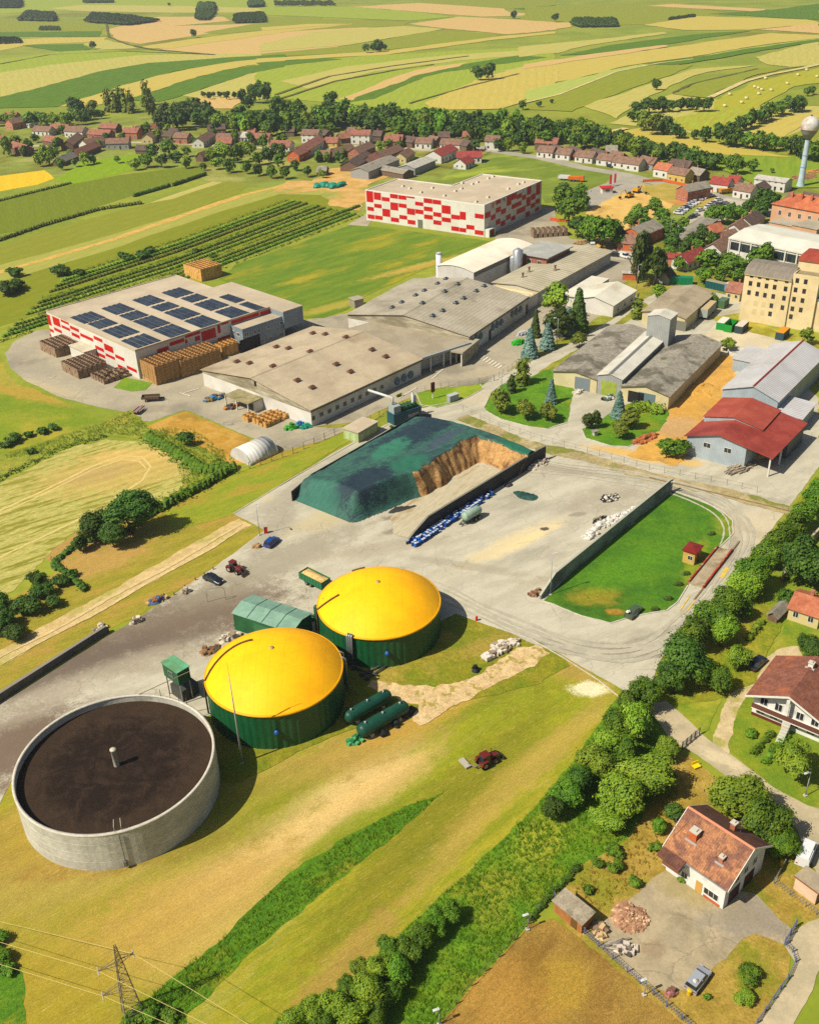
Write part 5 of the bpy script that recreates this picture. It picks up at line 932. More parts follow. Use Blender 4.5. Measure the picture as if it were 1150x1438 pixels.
scrap_sheet('long twisted dark tarp strip on the clamp floor',[(544,720),(556,712),(575,712),(590,710),(572,717),(560,720),(548,722)],mat('2A2C2A','36362E',s=.8,fine=.2))
scrap_sheet('small dark rag heap near the silage wall end',[(706,682),(716,678),(722,682),(712,686)],mat('3A3A34','2A2A26',s=.8,fine=.2))
# ================= YARD WALLS =================
WCON=mat('8A8C82','7C7E76',s=.4,stretch=.4,c3='5E625C',s3=.2,fine=.12,fs=2,bump=.1)
longwall('retaining_wall','long concrete retaining wall between the pale yard and the bright lawn','wall',[(758,842),(778,824),(938,692),(942,690)],[1.,3.3,3.3,3.3],.35,WCON,flat('9A9888'))
longwall('retaining_wall','low dark concrete wall between stained yard and dirt track','wall',[(-40,1012),(0,985),(150,889),(153,887)],[1.6,1.6,1.6,1.],.5,mat('4E4C46','5A5850',s=.5,fine=.2),flat('77746A'))
longwall('garden_wall','old brick garden wall segment among trees at the right edge','wall',[(1097,818),(1108,797)],[2.,2.],.35,mat('6E5A44','7E6A50',s=.8,fine=.2),flat('9A907C'))
longwall('garden_wall','pale capped garden wall running out of the right edge','wall',[(1130,772),(1160,742)],[2.2,2.2],.35,mat('6E5A44','7E6A50',s=.8,fine=.2),flat('A89E88'))
# weigh house
WH=FR((956,773.5),(977,779.3),(989.5,767.6),3.0); wh=bld('weigh_house','tiny ochre hut with dark red roof standing on the bright lawn','hut',WH); L,W=WH.L,WH.W; print('WH',L,W)
b=MB(); b.box(.3,.3,0,L-.3,W-.3,3.); obj('wall',b,mat('A8883E','B2924A',s=.5,fine=.08),wh); b=MB(); b.add([(0,0,3.),(L,0,3.),(L,W,3.),(0,W,3.),(0,0,3.2),(L,0,3.2),(L,W,3.2),(0,W,3.2),(L*.5,W*.5,3.7)],[(3,2,1,0),(0,1,5,4),(1,2,6,5),(2,3,7,6),(3,0,4,7),(4,5,8),(5,6,8),(6,7,8),(7,4,8)]); obj('roof',b,mat('6A1E1A','74241E',s=.4,rough=.5,fine=.08),wh)
win(wh,'W',W*.4,1.1,1.1,1.1,off=-.3); door(wh,'S',L*.5,.9,2.1,flat('6A5A40'),off=-.3)
# weighbridge
p1,p2=gp(1007,769.6),gp(966,819.6); q1,q2=gp(1026.7,774.6),gp(986.4,827.5); wb=thing('weighbridge','steel weighbridge deck with rusty red side rails next to the small hut','weighbridge',((p2.x+q2.x)/2,(p2.y+q2.y)/2,0))
o=wb.location; rl=lambda p,z:(p.x-o.x,p.y-o.y,z); b=MB(); b.add([rl(p2,.12),rl(q2,.12),rl(q1,.12),rl(p1,.12),rl(p2,.3),rl(q2,.3),rl(q1,.3),rl(p1,.3)],[(0,3,2,1),(4,5,6,7),(0,1,5,4),(1,2,6,5),(2,3,7,6),(3,0,4,7)]); obj('deck',b,mat('8A7E66','9A8C72',s=.5,c3='6A5438',s3=.3,fine=.12),wb)
RR=mat('9A3A26','86301E',s=.8,c3='A8886A',s3=.6,fine=.15)
for a,c in ((p1,p2),(q1,q2)):
    d=(c-a).normalized(); n_=Vector((-d.y,d.x,0))*.15; b=MB(); V=[a-n_,a+n_,c+n_,c-n_]; b.add([rl(v,.1) for v in V]+[rl(v,.75) for v in V],[(4,5,6,7),(0,1,5,4),(1,2,6,5),(2,3,7,6),(3,0,4,7)]); obj('side_rail',b,RR,wb)
d=(p1-p2).normalized()
for a,c in ((q2,-1),(q1,1)):
    b=MB(); s0=a+d*c*.3; s1=a+d*c*4.5; n_=Vector((-d.y,d.x,0))*.15; V=[s0-n_,s0+n_,s1+n_,s1-n_]; b.add([rl(v,.1) for v in V]+[rl(v,.35) for v in V],[(4,5,6,7),(0,1,5,4),(1,2,6,5),(2,3,7,6),(3,0,4,7)]); obj('guide_kerb',b,flat('7A6A50'),wb)
# small pale green kiosk, transformer, polytunnel
KI=FR((482,601),(503,609),(530,592),2.9); ki=bld('utility_kiosk','small pale green kiosk with flat concrete roof beside the silage clamp','kiosk',KI); L,W=KI.L,KI.W; b=MB(); b.box(.2,.2,0,L-.2,W-.2,2.85); obj('wall',b,mat('8E9C6A','98A674',s=.4,fine=.06),ki); b=MB(); b.box(0,0,2.87,L,W,3.1); obj('roof',b,ROOF_TAN,ki)
for k in range(3): panel(ki,'door','S',L*(.2+.3*k),.1,1.4,2.2,mat('A8B080','9CA676',s=.5),off=-.2)
for k in range(2): panel(ki,'vent_panel','W',W*(.3+.4*k),.3,1.4,1.9,mat('A6B284','9CA87A',s=.5),off=-.2)
TR=FR((544,577),(553,583),(591,570),3.2); tr=bld('generator_container','teal generator container with stacks and cooling gear on its roof','generator',TR); L,W=TR.L,TR.W; print('TR',L,W)
TEAL=mat('1E4650','24505A',s=.4,rough=.5,fine=.06,corr=('X',.4,.02)); b=MB(); b.box(0,0,0,L,W,3.2); obj('container',b,TEAL,tr)
b=MB(); b.box(.3,.3,3.2,2.6,W-.3,5.2); obj('radiator_box',b,flat('8A928E'),tr)
for k in range(4): b=MB(); b.box(3.2+k*1.3,.4,3.3,4.2+k*1.3,W-.4,4.1); b.box(3.3+k*1.3,.6,4.1,4.1+k*1.3,W-.6,4.5); obj('cooler',b,mat('1E4A34','26563E',s=.8),tr)
for x,h in ((L-1.6,6.5),(L-.9,5.2)): b=MB(); b.lathe([(.4,3.2),(.4,h),(.25,h+.1),(.25,h+.8)],(x,W*.5,0),n=12); obj('exhaust_stack',b,flat('B4B4AC'),tr)
for k in range(4): win(tr,'S',L*.55+k*.9,1.2,.6,.7,fr=WHITE,mull=0)
b=MB(); b.tube([(1.2,W*.6,5.2),(1.2,W*.6,7.2),(-1.,W+7,7.2)],.35,8); obj('duct',b,flat('B0B2AC'),tr)
g=gp(622,553+0); 
a_=gp(327,641);b_=gp(351,654);c_=gp(388,634); PT=FR((327,641),(352,655),(389,636),0.0); pt_=bld('polytunnel','white half round polytunnel on grass beside the fence','polytunnel',PT); L,W=PT.L,PT.W; print('PT',L,W)
n=14; b=MB(); b.extr([(W/2-W/2*cos(PI*i/n),3.6*sin(PI*i/n)**.85) for i in range(n+1)],'x',0,L); 
for i in range(n): b.sm[2+i]=True
obj('cover',b,mat('C6C4BC','BAB8B0',s=.4,rough=.5,fine=.04,corr=('X',1.2,.04)),pt_)
for i in range(4): b=MB(); b.tube([(L*i/3.02+.03,W/2-(W/2+.05)*cos(PI*k/12),3.65*sin(PI*k/12)**.85) for k in range(13)],.05,5); obj('hoop',b,flat('A8A69C'),pt_)
b=MB(); b.tube([(x,y,z) for x,y,z in ((L,W*.3,.02),(L+.03,W*.3,1.9),(L+.03,W*.7,1.9),(L+.03,W*.7,.02))],.05,5); obj('door_frame',b,flat('4A4A44'),pt_)
# info totem and cabinet on the small lawn
g=gp(608,560); t=thing('sign_totem','tall dark red totem sign on the small lawn by the gate','sign',tuple(g),R(35)); hh=ht(608,560,537); b=MB(); b.box(-.12,-.12,0,.12,.12,hh*.45); obj('post',b,WHITE,t); b=MB(); b.box(-.6,-.15,hh*.42,.6,.15,hh); obj('sign_panel',b,flat('5A1A1E'),t)
g=gp(636,563); t=thing('utility_cabinet','grey utility cabinet on the small lawn beside the totem','cabinet',tuple(g),R(35)); b=MB(); b.box(-1.6,-.7,0,1.6,.7,1.9); obj('housing',b,flat('8A9090'),t); b=MB(); b.box(-1.7,-.8,1.9,1.7,.8,2.05); obj('lid',b,flat('9AA0A0'),t)
g=gp(501,430); t=thing('brick_hut','small square hut at the edge of the large lawn','hut',tuple(g),R(33)); b=MB(); b.box(-1.8,-1.8,0,1.8,1.8,2.8); obj('wall',b,mat('7E7866','8C8674',s=.6),t); b=MB(); b.box(-2.1,-2.1,2.8,2.1,2.1,3.05); obj('roof',b,RT2,t)
# ================= CRATES =================
WOOD=mat('9A7444','AE8856',s=1.2,c3='7A5A36',s3=.4,fine=.15,fs=4); WOOD2=mat('7C6650','8E7860',s=1.,c3='665440',s3=.3,fine=.15,fs=4); WOODL=mat('B88C4A','C69A5A',s=1.,c3='A07840',s3=.3,fine=.12,fs=4)
def crate_mb(w,d,h):
    b=MB(); t=.07
    for k in range(3):
        z=k*h/3+.03; z1=z+h/3-.07
        b.box(-w/2,-d/2,z,w/2,-d/2+t,z1); b.box(-w/2,d/2-t,z,w/2,d/2,z1); b.box(-w/2,-d/2+t,z,-w/2+t,d/2-t,z1); b.box(w/2-t,-d/2+t,z,w/2,d/2-t,z1)
    for x in (-w/2,w/2-.12):
        for y in (-d/2-.02,d/2-.10): b.box(x,y,0,x+.12,y+.12,h)
    b.box(-w/2+t,-d/2+t,.08,w/2-t,d/2-t,.14); return b
CM={m.name+str(i):mesh(crate_mb(1.5,1.2,.78),m,'crate') for i,m in enumerate((WOOD,WOOD2,WOODL))}; CML=list(CM.values())
crates=[]
def crate_block(p0,ang,nx,ny,nz,mi,name,dx=1.62,dy=1.3,miss=0.,rs=random.Random(3),yg=None):
    o=gp(*p0).to_2d(); ex=Vector((cos(ang),sin(ang))); ey=Vector((-ex.y,ex.x))
    for i in range(nx):
        for j in range(ny):
            hgt=nz if rs.random()>miss else rs.randint(1,nz)
            for k in range(hgt):
                vis=(k==hgt-1) or j==0 or i==0
                if not vis: continue
                p=o+ex*(dx*(i+.5)+rs.uniform(-.06,.06))+ey*(dy*(j+.5)+rs.uniform(-.05,.05)); crates.append([(p.x,p.y,.09+k*.79),ang+rs.uniform(-.03,.03),mi,name,(i,j,k,hgt)])
aPV=PV.rz
# blocks: near corner in photo, direction along the right-hand side
crate_block((221,542),aPV,6,6,8,0,'tall block by the warehouse corner',miss=0.)
crate_block((257,531),aPV,9,6,7,0,'long block along the warehouse wall')
crate_block((313,503),aPV,4,4,5,2,'short block beside the grey office')
crate_block((112,533),aPV,6,8,4,1,'grey block before the loading porch')
crate_block((80,503),aPV,6,8,4,1,'grey block at the far corner')
crate_block((147,541),aPV,5,5,2,1,'untidy pile beside the grass patch',miss=.7,dx=1.9,dy=1.6)
crate_block((284,396),aPV,6,9,6,2,'pale block behind the warehouse')
crate_block((374,602),HA.rz,5,4,2,2,'loose pile by the hall',miss=.4,dx=1.8,dy=1.45)
crate_block((349,594),HA.rz,2,2,2,2,'small pile by the porch')
crate_block((748,335),R(8),7,4,4,1,'crate stacks beside the checkered factory road',dx=2.2)
print('crates',len(crates)); camp=cam.location
crates.sort(key=lambda c:(Vector(c[0])-Vector((0,0,H))).length-6*(c[0][2]))
gl={}
for q_,(p,a,mi,nm,(i,j,k,hg)) in enumerate(crates[:290]):
    lb={0:'brown wooden slatted crate, one of the ',1:'grey weathered slatted crate, one of the ',2:'pale wooden slatted crate, one of the '}[mi]
    obj('crate',CML[mi],None,None,p,a,label=('top' if k==hg-1 else ordn(k)+' layer')+' crate, '+ordn(i)+' along, '+ordn(j)+' back, '+nm,cat='crate',group='crates of the '+nm)
rest=crates[290:]; byM={}
bm_=MB()
for p,a,mi,nm,_ijk in rest:
    w=crate_mb(1.5,1.2,.78) if mi!=9 else None; bm_.mi=mi
    bb=MB(); bb.box(-.75,-.6,0,.75,.6,.70); 
    V=[]; 
    for (x,y,z) in w.v[:0] : pass
    c,s=cos(a),sin(a)
    src=MB(); t=.1; src.box(-.75,-.6,0,.75,-.5,.78); src.box(-.75,.5,0,.75,.6,.78); src.box(-.75,-.5,0,-.65,.5,.78); src.box(.65,-.5,0,.75,.5,.78); src.quad((-.65,-.5,.1),(.65,-.5,.1),(.65,.5,.1),(-.65,.5,.1))
    bm_.add([(p[0]+x*c-y*s,p[1]+x*s+y*c,p[2]+z) for x,y,z in src.v],src.f)
if rest: obj('crate_stacks',bm_,[WOOD,WOOD2,WOODL],label='the remaining wooden crates stacked around the warehouses',cat='crates',kind='stuff')
# ================= HOUSES =================
TILE={}
def tile(c1,c2,c3=None): return mat(c1,c2,s=.8,c3=c3 or c1,s3=.3,fine=.18,fs=4,rough=.9)
RT={'brown':tile('6C5242','7A6050','5C463A'),'red':tile('7C342E','883E38','702E2A'),'rust':tile('7C5040','8A5E4C','68443A'),'dark':tile('4E4038','5C4C42','443832'),'grey':tile('7A7466','867F72','6A6458'),'orange':tile('96583E','A06448','885038'),'pale':tile('9A958A','A8A398','8E897E')}
WL={'white':flat('BDBAB0',.8),'cream':flat('B8A878',.8),'brick':mat('8E5A42','9C6850',s=1.,fine=.12),'pink':flat('A87058',.8),'grey':flat('8A8A86',.8),'blue':flat('98A8B4',.8),'yellow':flat('B49A50',.8),'wood':mat('5E4A3A','6C5848',s=1.,stretch=4,fine=.15),'orange':mat('A8582E','B46438',s=1.,fine=.1)}
HS=[]; DOORM=flat('4A3428'); WBR=flat('4A4034')
def house(px,py,lpx,vec,roof,wall,wid=7.5,h=3.1,rise=2.5,grp='houses in the village street',label=None,name='house',cat='house',win_=True,chim=True):
    z=h+rise*.5; g=gp(px,py,z); k=ppm(px,py); a=gp(px-vec[0],py-vec[1],z); b_=gp(px+vec[0],py+vec[1],z); d=(b_-a); rz=math.atan2(d.y,d.x)
    L=lpx/k/max(.35,math.hypot(*vec)/(d.length*k/2) if d.length else 1); L=min(34,max(5,L)); W=wid
    ox,oy=-(L/2*cos(rz)-W/2*sin(rz)),-(L/2*sin(rz)+W/2*cos(rz))
    t=thing(name,label,cat,(g.x+ox,g.y+oy,.05),rz,grp); w,r=shell(t,L,W,h,rise,'x',WL[wall],RT[roof],.35,.15)
    if chim: 
        c=MB(); x=L*(.3+.4*((px*7)%1 if isinstance(px,float) else (px%3)/3)); c.box(x,W*.5+.3,h+rise*.6,x+.6,W*.5+.9,h+rise+.9); c.box(x-.08,W*.5+.22,h+rise+.9,x+.68,W*.5+.98,h+rise+1.05); obj('chimney',c,WL['brick'],r)
    if win_:
        n=max(2,min(5,int(L/3)))
        for i in range(n):
            if i==n//2 and n>2: door(t,'S',L*(i+.5)/n,1.,2.1,DOORM)
            else: win(t,'S',L*(i+.5)/n,1.,1.1,1.3,fr=WHITE if wall!='white' else WBR)
            if h>4.5: win(t,'S',L*(i+.5)/n,3.8,1.1,1.2,fr=WHITE)
        for q in (.3,.7): win(t,'W',W*q,1.,1.,1.2,fr=WHITE); win(t,'E',W*q,1.,1.,1.2,L=L,fr=WHITE)
    HS.append((grp,px,py,t,label,roof,wall,L,h)); return t
V=[]
za=lambda o,s:(lambda x,y:(o[0]+x/s,o[1]+y/s))
z1=za((0,110),5.75); z2=za((180,110),5.75); z3_=za((360,130),5.75); z4=za((530,140),5.75); z5_=za((720,170),5.75); z6=za((900,180),4.6); z7=za((780,280),5.75)
def vh(z,s,L):
    for q in L:
        x,y,l,vx,vy,roof,wall=q[:7]; kw=q[7] if len(q)>7 else {}; p=z(x,y); house(p[0],p[1],l/s,(vx,vy),roof,wall,**kw)
vh(z1,5.75,[(355,402,135,6,.3,'brown','white'),(490,388,140,6,.3,'rust','wood'),(618,405,145,6,.3,'brown','white',dict(h=4)),(585,488,125,4,-3,'brown','wood',dict(win_=False)),(815,430,170,6,.3,'rust','brick'),(748,500,160,5,-1.2,'brown','white'),(690,560,190,5,-2,'rust','wood',dict(win_=False,chim=False,wid=6)),(955,500,180,6,-.2,'brown','grey',dict(h=3.6)),(890,378,135,6,.2,'rust','wood',dict(win_=False)),(1070,415,115,6,.2,'rust','brick',dict(h=4)),(158,538,140,5,1.5,'rust','wood',dict(win_=False,h=3.6)),(125,338,115,5,-1.,'brown','pink',dict(h=4.2)),(40,312,130,6,0,'dark','wood',dict(win_=False)),(100,288,90,6,0,'rust','brick'),(425,482,90,5,1,'rust','wood',dict(win_=False,chim=False)),(525,635,130,5,-2.,'grey','wood',dict(win_=False,chim=False,wid=6,h=2.4)),(240,355,70,6,1,'pale','white',dict(chim=False,h=2.4,rise=1)),(10,480,60,6,0,'rust','brick')])
vh(z2,5.75,[(150,388,155,5,-.8,'rust','wood',dict(wid=9,h=3.4)),(190,440,100,4,-2.5,'brown','cream',dict(h=3.6)),(300,442,150,6,.2,'dark','wood',dict(win_=False)),(440,455,112,6,.2,'brown','brick',dict(h=3.6)),(612,468,120,4,-2.4,'brown','white',dict(h=3.4)),(715,388,140,6,-.3,'dark','wood',dict(win_=False)),(782,462,118,6,0,'brown','wood',dict(win_=False)),(782,500,120,6,0,'rust','wood',dict(win_=False,chim=False,wid=6)),(885,450,90,6,0,'dark','wood',dict(win_=False)),(958,452,55,6,.2,'pale','white',dict(chim=False)),(1000,422,60,6,0,'rust','brick'),(1070,465,155,6,.1,'rust','cream'),(645,595,150,5,-1.8,'brown','wood',dict(win_=False,chim=False,wid=5,h=2.4)),(130,555,110,6,.1,'dark','wood',dict(win_=False,chim=False,wid=6,h=2.4)),(370,422,70,6,0,'dark','blue')])
vh(z3_,5.75,[(55,345,122,6,.1,'rust','cream'),(205,405,160,6,.1,'rust','white',dict(wid=9)),(445,315,130,6,.2,'brown','white',dict(h=5)),(548,318,80,5,.8,'dark','wood',dict(win_=False)),(430,405,170,4,-2.4,'rust','white',dict(wid=9,h=4)),(345,465,110,4,-1.8,'rust','orange',dict(h=3.6)),(612,378,102,6,.1,'rust','yellow',dict(h=2.8)),(720,342,115,5,-.6,'rust','wood',dict(win_=False)),(850,318,150,6,.1,'rust','white',dict(h=5.4)),(985,325,70,6,.2,'dark','wood',dict(win_=False)),(690,450,150,5,-1.4,'brown','wood',dict(win_=False)),(850,440,140,5,-2.,'brown','brick',dict(h=3.4)),(548,485,100,6,0,'brown','wood',dict(win_=False,chim=False)),(815,530,160,4,-2.4,'dark','wood',dict(win_=False,chim=False,wid=10)),(945,510,100,4,-2,'rust','wood',dict(win_=False,chim=False)),(1130,358,110,6,.1,'rust','brick',dict(h=4.2)),(1060,470,180,5,-2,'brown','wood',dict(win_=False)),(280,290,70,6,0,'dark','wood',dict(win_=False)),(535,612,70,6,0,'grey','wood',dict(win_=False,chim=False,h=2)),(770,298,60,6,0,'brown','wood',dict(win_=False))])
vh(z3_,5.75,[(960,570,310,5.5,-2.2,'grey','grey',dict(wid=11,h=4,rise=1.6,win_=False,chim=False,name='barn',cat='barn',label='long grey barn with open front end on the bare earth yard'))])
vh(z4,5.75,[(120,310,120,6,0,'rust','brick',dict(h=4)),(275,315,80,5,.8,'dark','wood',dict(win_=False)),(382,325,128,6,.2,'brown','white'),(460,312,70,5,.8,'brown','wood',dict(win_=False)),(612,335,190,6,.2,'brown','white'),(728,345,60,5,1.,'dark','wood',dict(win_=False)),(520,405,150,5,-2,'red','white',dict(wid=10,h=4)),(740,435,200,6,-.1,'red','white',dict(wid=9,h=3.2)),(935,308,112,6,.2,'brown','white',dict(h=5)),(540,276,90,6,0,'dark','wood',dict(win_=False)),(725,272,50,6,0,'rust','wood',dict(win_=False)),(215,428,85,4,-2.4,'brown','cream'),(320,505,180,5,-2.,'pale','grey',dict(wid=10,h=3.6,rise=1.4,win_=False,chim=False,name='barn',cat='barn',label='pale metal roofed barn beside the fenced sandy garden')),(150,560,200,5,.9,'grey','wood',dict(wid=8,h=2.8,rise=1.5,win_=False,chim=False,name='barn',cat='barn',label='low grey shed between the long barn and the far factory')),(700,485,80,5,-2.,'red','white',dict(h=2.8,chim=False))])
vh(z5_,5.75,[(280,152,175,6,.25,'rust','wood',dict(h=4,win_=False,chim=False)),(278,222,125,6,.5,'brown','white'),(425,240,112,6,.6,'brown','white'),(595,262,140,6,.6,'brown','white'),(760,285,118,6,.7,'brown','white'),(885,305,110,6,.8,'brown','white'),(992,318,112,6,.8,'brown','white',dict(h=3.6)),(1090,308,90,5,1.4,'brown','grey'),(510,232,100,5,1.6,'dark','wood',dict(win_=False,chim=False)),(700,250,110,5,1.6,'dark','wood',dict(win_=False,chim=False)),(795,216,90,6,0,'grey','wood',dict(win_=False,chim=False)),(850,268,90,5,1.4,'brown','wood',dict(win_=False,chim=False)),(360,215,70,5,1.6,'dark','wood',dict(win_=False,chim=False))])
vh(z6,4.6,[(155,244,92,6,1.,'orange','white',dict(h=4)),(258,274,115,6,1.,'brown','yellow',dict(h=4)),(262,222,130,6,.8,'dark','brick',dict(h=4.4)),(370,275,85,6,1.2,'grey','wood',dict(win_=False)),(55,205,90,6,.8,'brown','grey'),(522,335,118,6,.7,'red','white',dict(h=4)),(607,325,70,6,.8,'red','white'),(340,372,150,5,-1,'grey','brick',dict(h=5,rise=2.2)),(680,378,115,6,1,'brown','white',dict(h=3.6)),(765,370,60,4,-2,'dark','wood',dict(win_=False,chim=False)),(855,322,200,6,.8,'pale','white',dict(wid=8,h=4.6,rise=1.2,chim=False)),(1105,438,110,6,1,'dark','wood',dict(win_=False,chim=False)),(1010,442,120,6,1,'brown','wood',dict(win_=False,chim=False,h=2.4)),(703,575,100,4,-2.4,'dark','white',dict(h=4)),(640,612,110,4,-2.6,'brown','white',dict(h=3.6)),(555,680,90,4,-1,'brown','wood',dict(win_=False)),(515,735,130,4,-2.4,'brown','white',dict(h=3.6)),(470,637,70,5,-1,'orange','pink',dict(h=2.6,chim=False)),(372,625,170,4,-3,'grey','grey',dict(h=2.8,rise=.8,win_=False,chim=False)),(275,700,120,4,-3,'grey','grey',dict(h=2.8,rise=.6,win_=False,chim=False))])
vh(z7,5.75,[(700,222,190,5,-2,'grey','orange',dict(wid=10,h=4.6,rise=2.4,label='unplastered orange brick house with grey gable roof beside the huge pine')),(588,312,150,6,.4,'brown','orange',dict(h=3,wid=7,label='low brick outbuilding left of the unplastered house')),(930,446,150,6,.3,'red','pink',dict(wid=6,h=2.6,rise=1.,chim=False,label='low porch building with pinkish red roof behind the pine')),(1085,440,170,4,-1.6,'red','white',dict(wid=7,h=3.4,label='pale house end with bright red roof left of the dark town trees')),(600,585,62,6,.3,'pale','orange',dict(wid=3.5,h=2.6,rise=.3,chim=False,win_=False,label='tiny brick cabin with pale roof beside the pine')),(893,585,60,4,-2,'dark','grey',dict(wid=5,h=2.6,chim=False,win_=False,label='small dark roofed hut right of the pine pair'))])
house(1034,402,20,(6,1),'rust','cream',wid=6,label='small rust roofed house squeezed beside the cream mill')
house(1138,843,44,(8,2.6),'orange','cream',wid=7,h=2.7,rise=1.6,label='bungalow with bright orange tile roof cut by the right edge',grp='houses at the right')
house(1093.5,854,8,(3,-3),'grey','wood',wid=1.8,h=1.5,rise=.8,label='tiny grey roofed garden hut under the dark shrubby tree',grp='houses at the right',win_=False,chim=False,name='garden_hut',cat='hut')
# the tiled white house with the paved yard
TR1=mat('8A5E42','9C6E4C',s=1.6,stretch=1,c3='6E4C3E',s3=.5,lo3=.42,hi3=.6,fine=.28,fs=5.,rough=.9,corr=('Y',.34,.03)); TR2=mat('5A3A2E','664436',s=1.3,c3='4C322A',s3=.3,fine=.25,fs=4.,corr=('Y',.34,.03)); PLW=mat('C4C2BA','CCCAC2',s=.4,c3='B0ACA0',s3=.4,fine=.03)
zh=za((850,1080),3.833); h0=ht(1015,1281,1256); print('house h',h0)
NH=FR((932,1188),(1022,1252.7),(1080.9,1187),4.6); L,W=NH.L,NH.W; print('NH',L,W)
nh=bld('white_house','white two storey house with mottled orange tile roof standing by the paved yard','house',NH); ov=.6
rp=gp(*zh(815,440),4.6); 
b=MB(); ev=4.6+ov*3.7/(L*.5)-.02; b.extr([(ov,0),(L-ov,0),(L-ov,ev),(L*.5,8.26),(ov,ev)],'y',ov,W-ov); obj('wall',b,PLW,nh)
for sgn,m_ in ((0,TR1),(1,TR2)):
    b=MB(); 
    if sgn==0: b.extr([(0,4.6),(L*.5,8.3),(L*.5,8.5),(0,4.8)],'y',0,W)
    else: b.extr([(L*.5,8.3),(L,4.6),(L,4.8),(L*.5,8.5)],'y',-.0,W)
    ro=obj('roof',b,m_,nh)
    if sgn==0: rf=ro
b=MB(); b.extr([(L*.5-.25,8.42),(L*.5+.25,8.42),(L*.5,8.62)],'y',-.05,W+.05); obj('ridge_cap',b,flat('A86848'),nh)
for yy in (-.06,W-.02): b=MB(); b.extr([(-.05,4.5),(L*.5,8.25),(L+.05,4.5),(L+.05,4.85),(L*.5,8.6),(-.05,4.85)],'y',yy,yy+.08); obj('barge_board',b,WHITE,nh)
b=MB(); b.box(-.14,0,4.52,-.02,W,4.66); obj('gutter',b,GREYM,nh)
def chimney(par,x,y,z,s,h,m=None):
    c=MB(); c.box(x-s,y-s,z,x+s,y+s,z+h); o=obj('chimney',c,m or WL['orange'],par); c=MB(); c.box(x-s-.1,y-s-.1,z+h,x+s+.1,y+s+.1,z+h+.12); c.box(x-s*.5,y-s*.5,z+h+.12,x+s*.5,y+s*.5,z+h+.35); obj('chimney_cap',c,flat('B0AA9C'),o); c=MB(); c.box(x-s-.35,y-s-.35,z+.0,x-s,y+s+.35,z+.35); obj('flashing',c,flat('9A9A96'),o)
chimney(rf,L*.27,W*.72,6.0,.55,1.9); chimney(rf,L*.22,W*.27,5.8,.3,1.3,WL['brick']); chimney(rf,L*.68,W*.42,7.0,.35,1.5,WL['brick'])
for x,y,w,h,mu in ((425,570,1.1,1.2,1),(567,673,2.3,1.3,2)): u,z=NH.on('W',*zh(x,y),ov); win(nh,'W',u,z-h/2,w,h,fr=WHITE,mull=mu,off=-ov)
for x,y in ((435,515),(487,550),(580,610)): u,z=NH.on('W',*zh(x,y),ov); panel(nh,'eave_vent','W',u,4.0,1.1,.35,flat('6A5648'),off=-ov)
u,z=NH.on('W',*zh(500,640),ov); o=panel(nh,'door','W',u,.1,1.,2.1,flat('B08A4A'),off=-ov)
b=MB(); b.box(ov-.12,ov+.5,0,ov-.01,W*.35,.5); obj('brick_plinth',b,mat('9A4E2E','A85C38',s=2),nh)
for u,w in ((L*.28,2.6),(L*.62,2.4)): panel(nh,'garage_door','S',u,.05,w,2.3,flat('3A1C1A'),off=-ov)
for u,z in ((L*.3,3.3),(L*.5,3.3),(L*.7,3.3),(L*.5,5.8)): win(nh,'S',u,z,1.1,1.2,fr=WHITE,off=-ov)
b=MB(); b.box(-1.0,W-3.4,2.7,ov-.02,W-.8,2.85); o=obj('balcony',b,PLW,nh); b=MB(); b.box(-1.0,W-3.4,2.85,-.9,W-.8,3.75); obj('balustrade',b,flat('6E4A3A'),o)
b=MB(); b.extr([(-1.6,4.35),(.0,4.78),(.0,4.9),(-1.6,4.47)],'y',W-3.8,W-.1); obj('balcony_roof',b,TR2,nh)
b=MB(); b.box(L*.5+.3,W,7.2,L*.5+1.3,W+.01,7.3)
for x,y in ((L*.15,W*.95),(L*.75,W*.35),(L*.2,W*.35)): b=MB(); b.tube([(x,y,5.4),(x,y,9.6)],.035,5); b.tube([(x-.5,y,9.3),(x+.5,y,9.3)],.02,4); obj('aerial',b,STEEL,nh)
# second house with balcony front
NG=FR((1045.7,978.3),(1163,1024),(1204,966),4.4); L,W=NG.L,NG.W; print('NG',L,W)
ng=bld('white_house','large white chalet style house with brown tile roof and long balcony, cut by right edge','house',NG); b=MB(); b.extr([(1.,0),(W-1.,0),(W-1.,4.8),(W*.5,7.1),(1.,4.8)],'x',1.2,L-.6); obj('wall',b,PLW,ng)
TR3=mat('6E4434','7C5040',s=1.,c3='9A5A3A',s3=.22,lo3=.55,hi3=.75,fine=.22,fs=4.,corr=('X',.36,.03)); rs2=3.1/(W*.5)
b=MB(); b.extr([(0,4.4),(W*.5,7.5),(W*.5,7.7),(0,4.6)],'x',-.3,L); b.extr([(W*.5,7.5),(W,4.4),(W,4.6),(W*.5,7.7)],'x',-.3,L); rg=obj('roof',b,TR3,ng)
b=MB(); b.extr([(-.05,4.3),(W*.5,7.42),(W+.05,4.3),(W+.05,4.66),(W*.5,7.78),(-.05,4.66)],'x',-.4,-.31); obj('barge_board',b,WHITE,ng)
chimney(rg,L*.75,W*.5,7.2,.4,1.1,PLW)
b=MB(); b.box(-.2,1.2,2.5,1.19,W-1.2,2.7); bal=obj('balcony',b,PLW,ng); b=MB(); b.box(-.2,1.2,2.7,-.1,W-1.2,3.6); obj('balustrade',b,flat('5E3A30'),bal)
b=MB(); b.box(-.1,W*.48,0,.25,W*.52,7.2); obj('pillar',b,PLW,ng)
for q in (.18,.36,.62,.8): win(ng,'W',W*q,2.8,1.3,1.6,fr=WHITE,off=-1.2,mull=1)
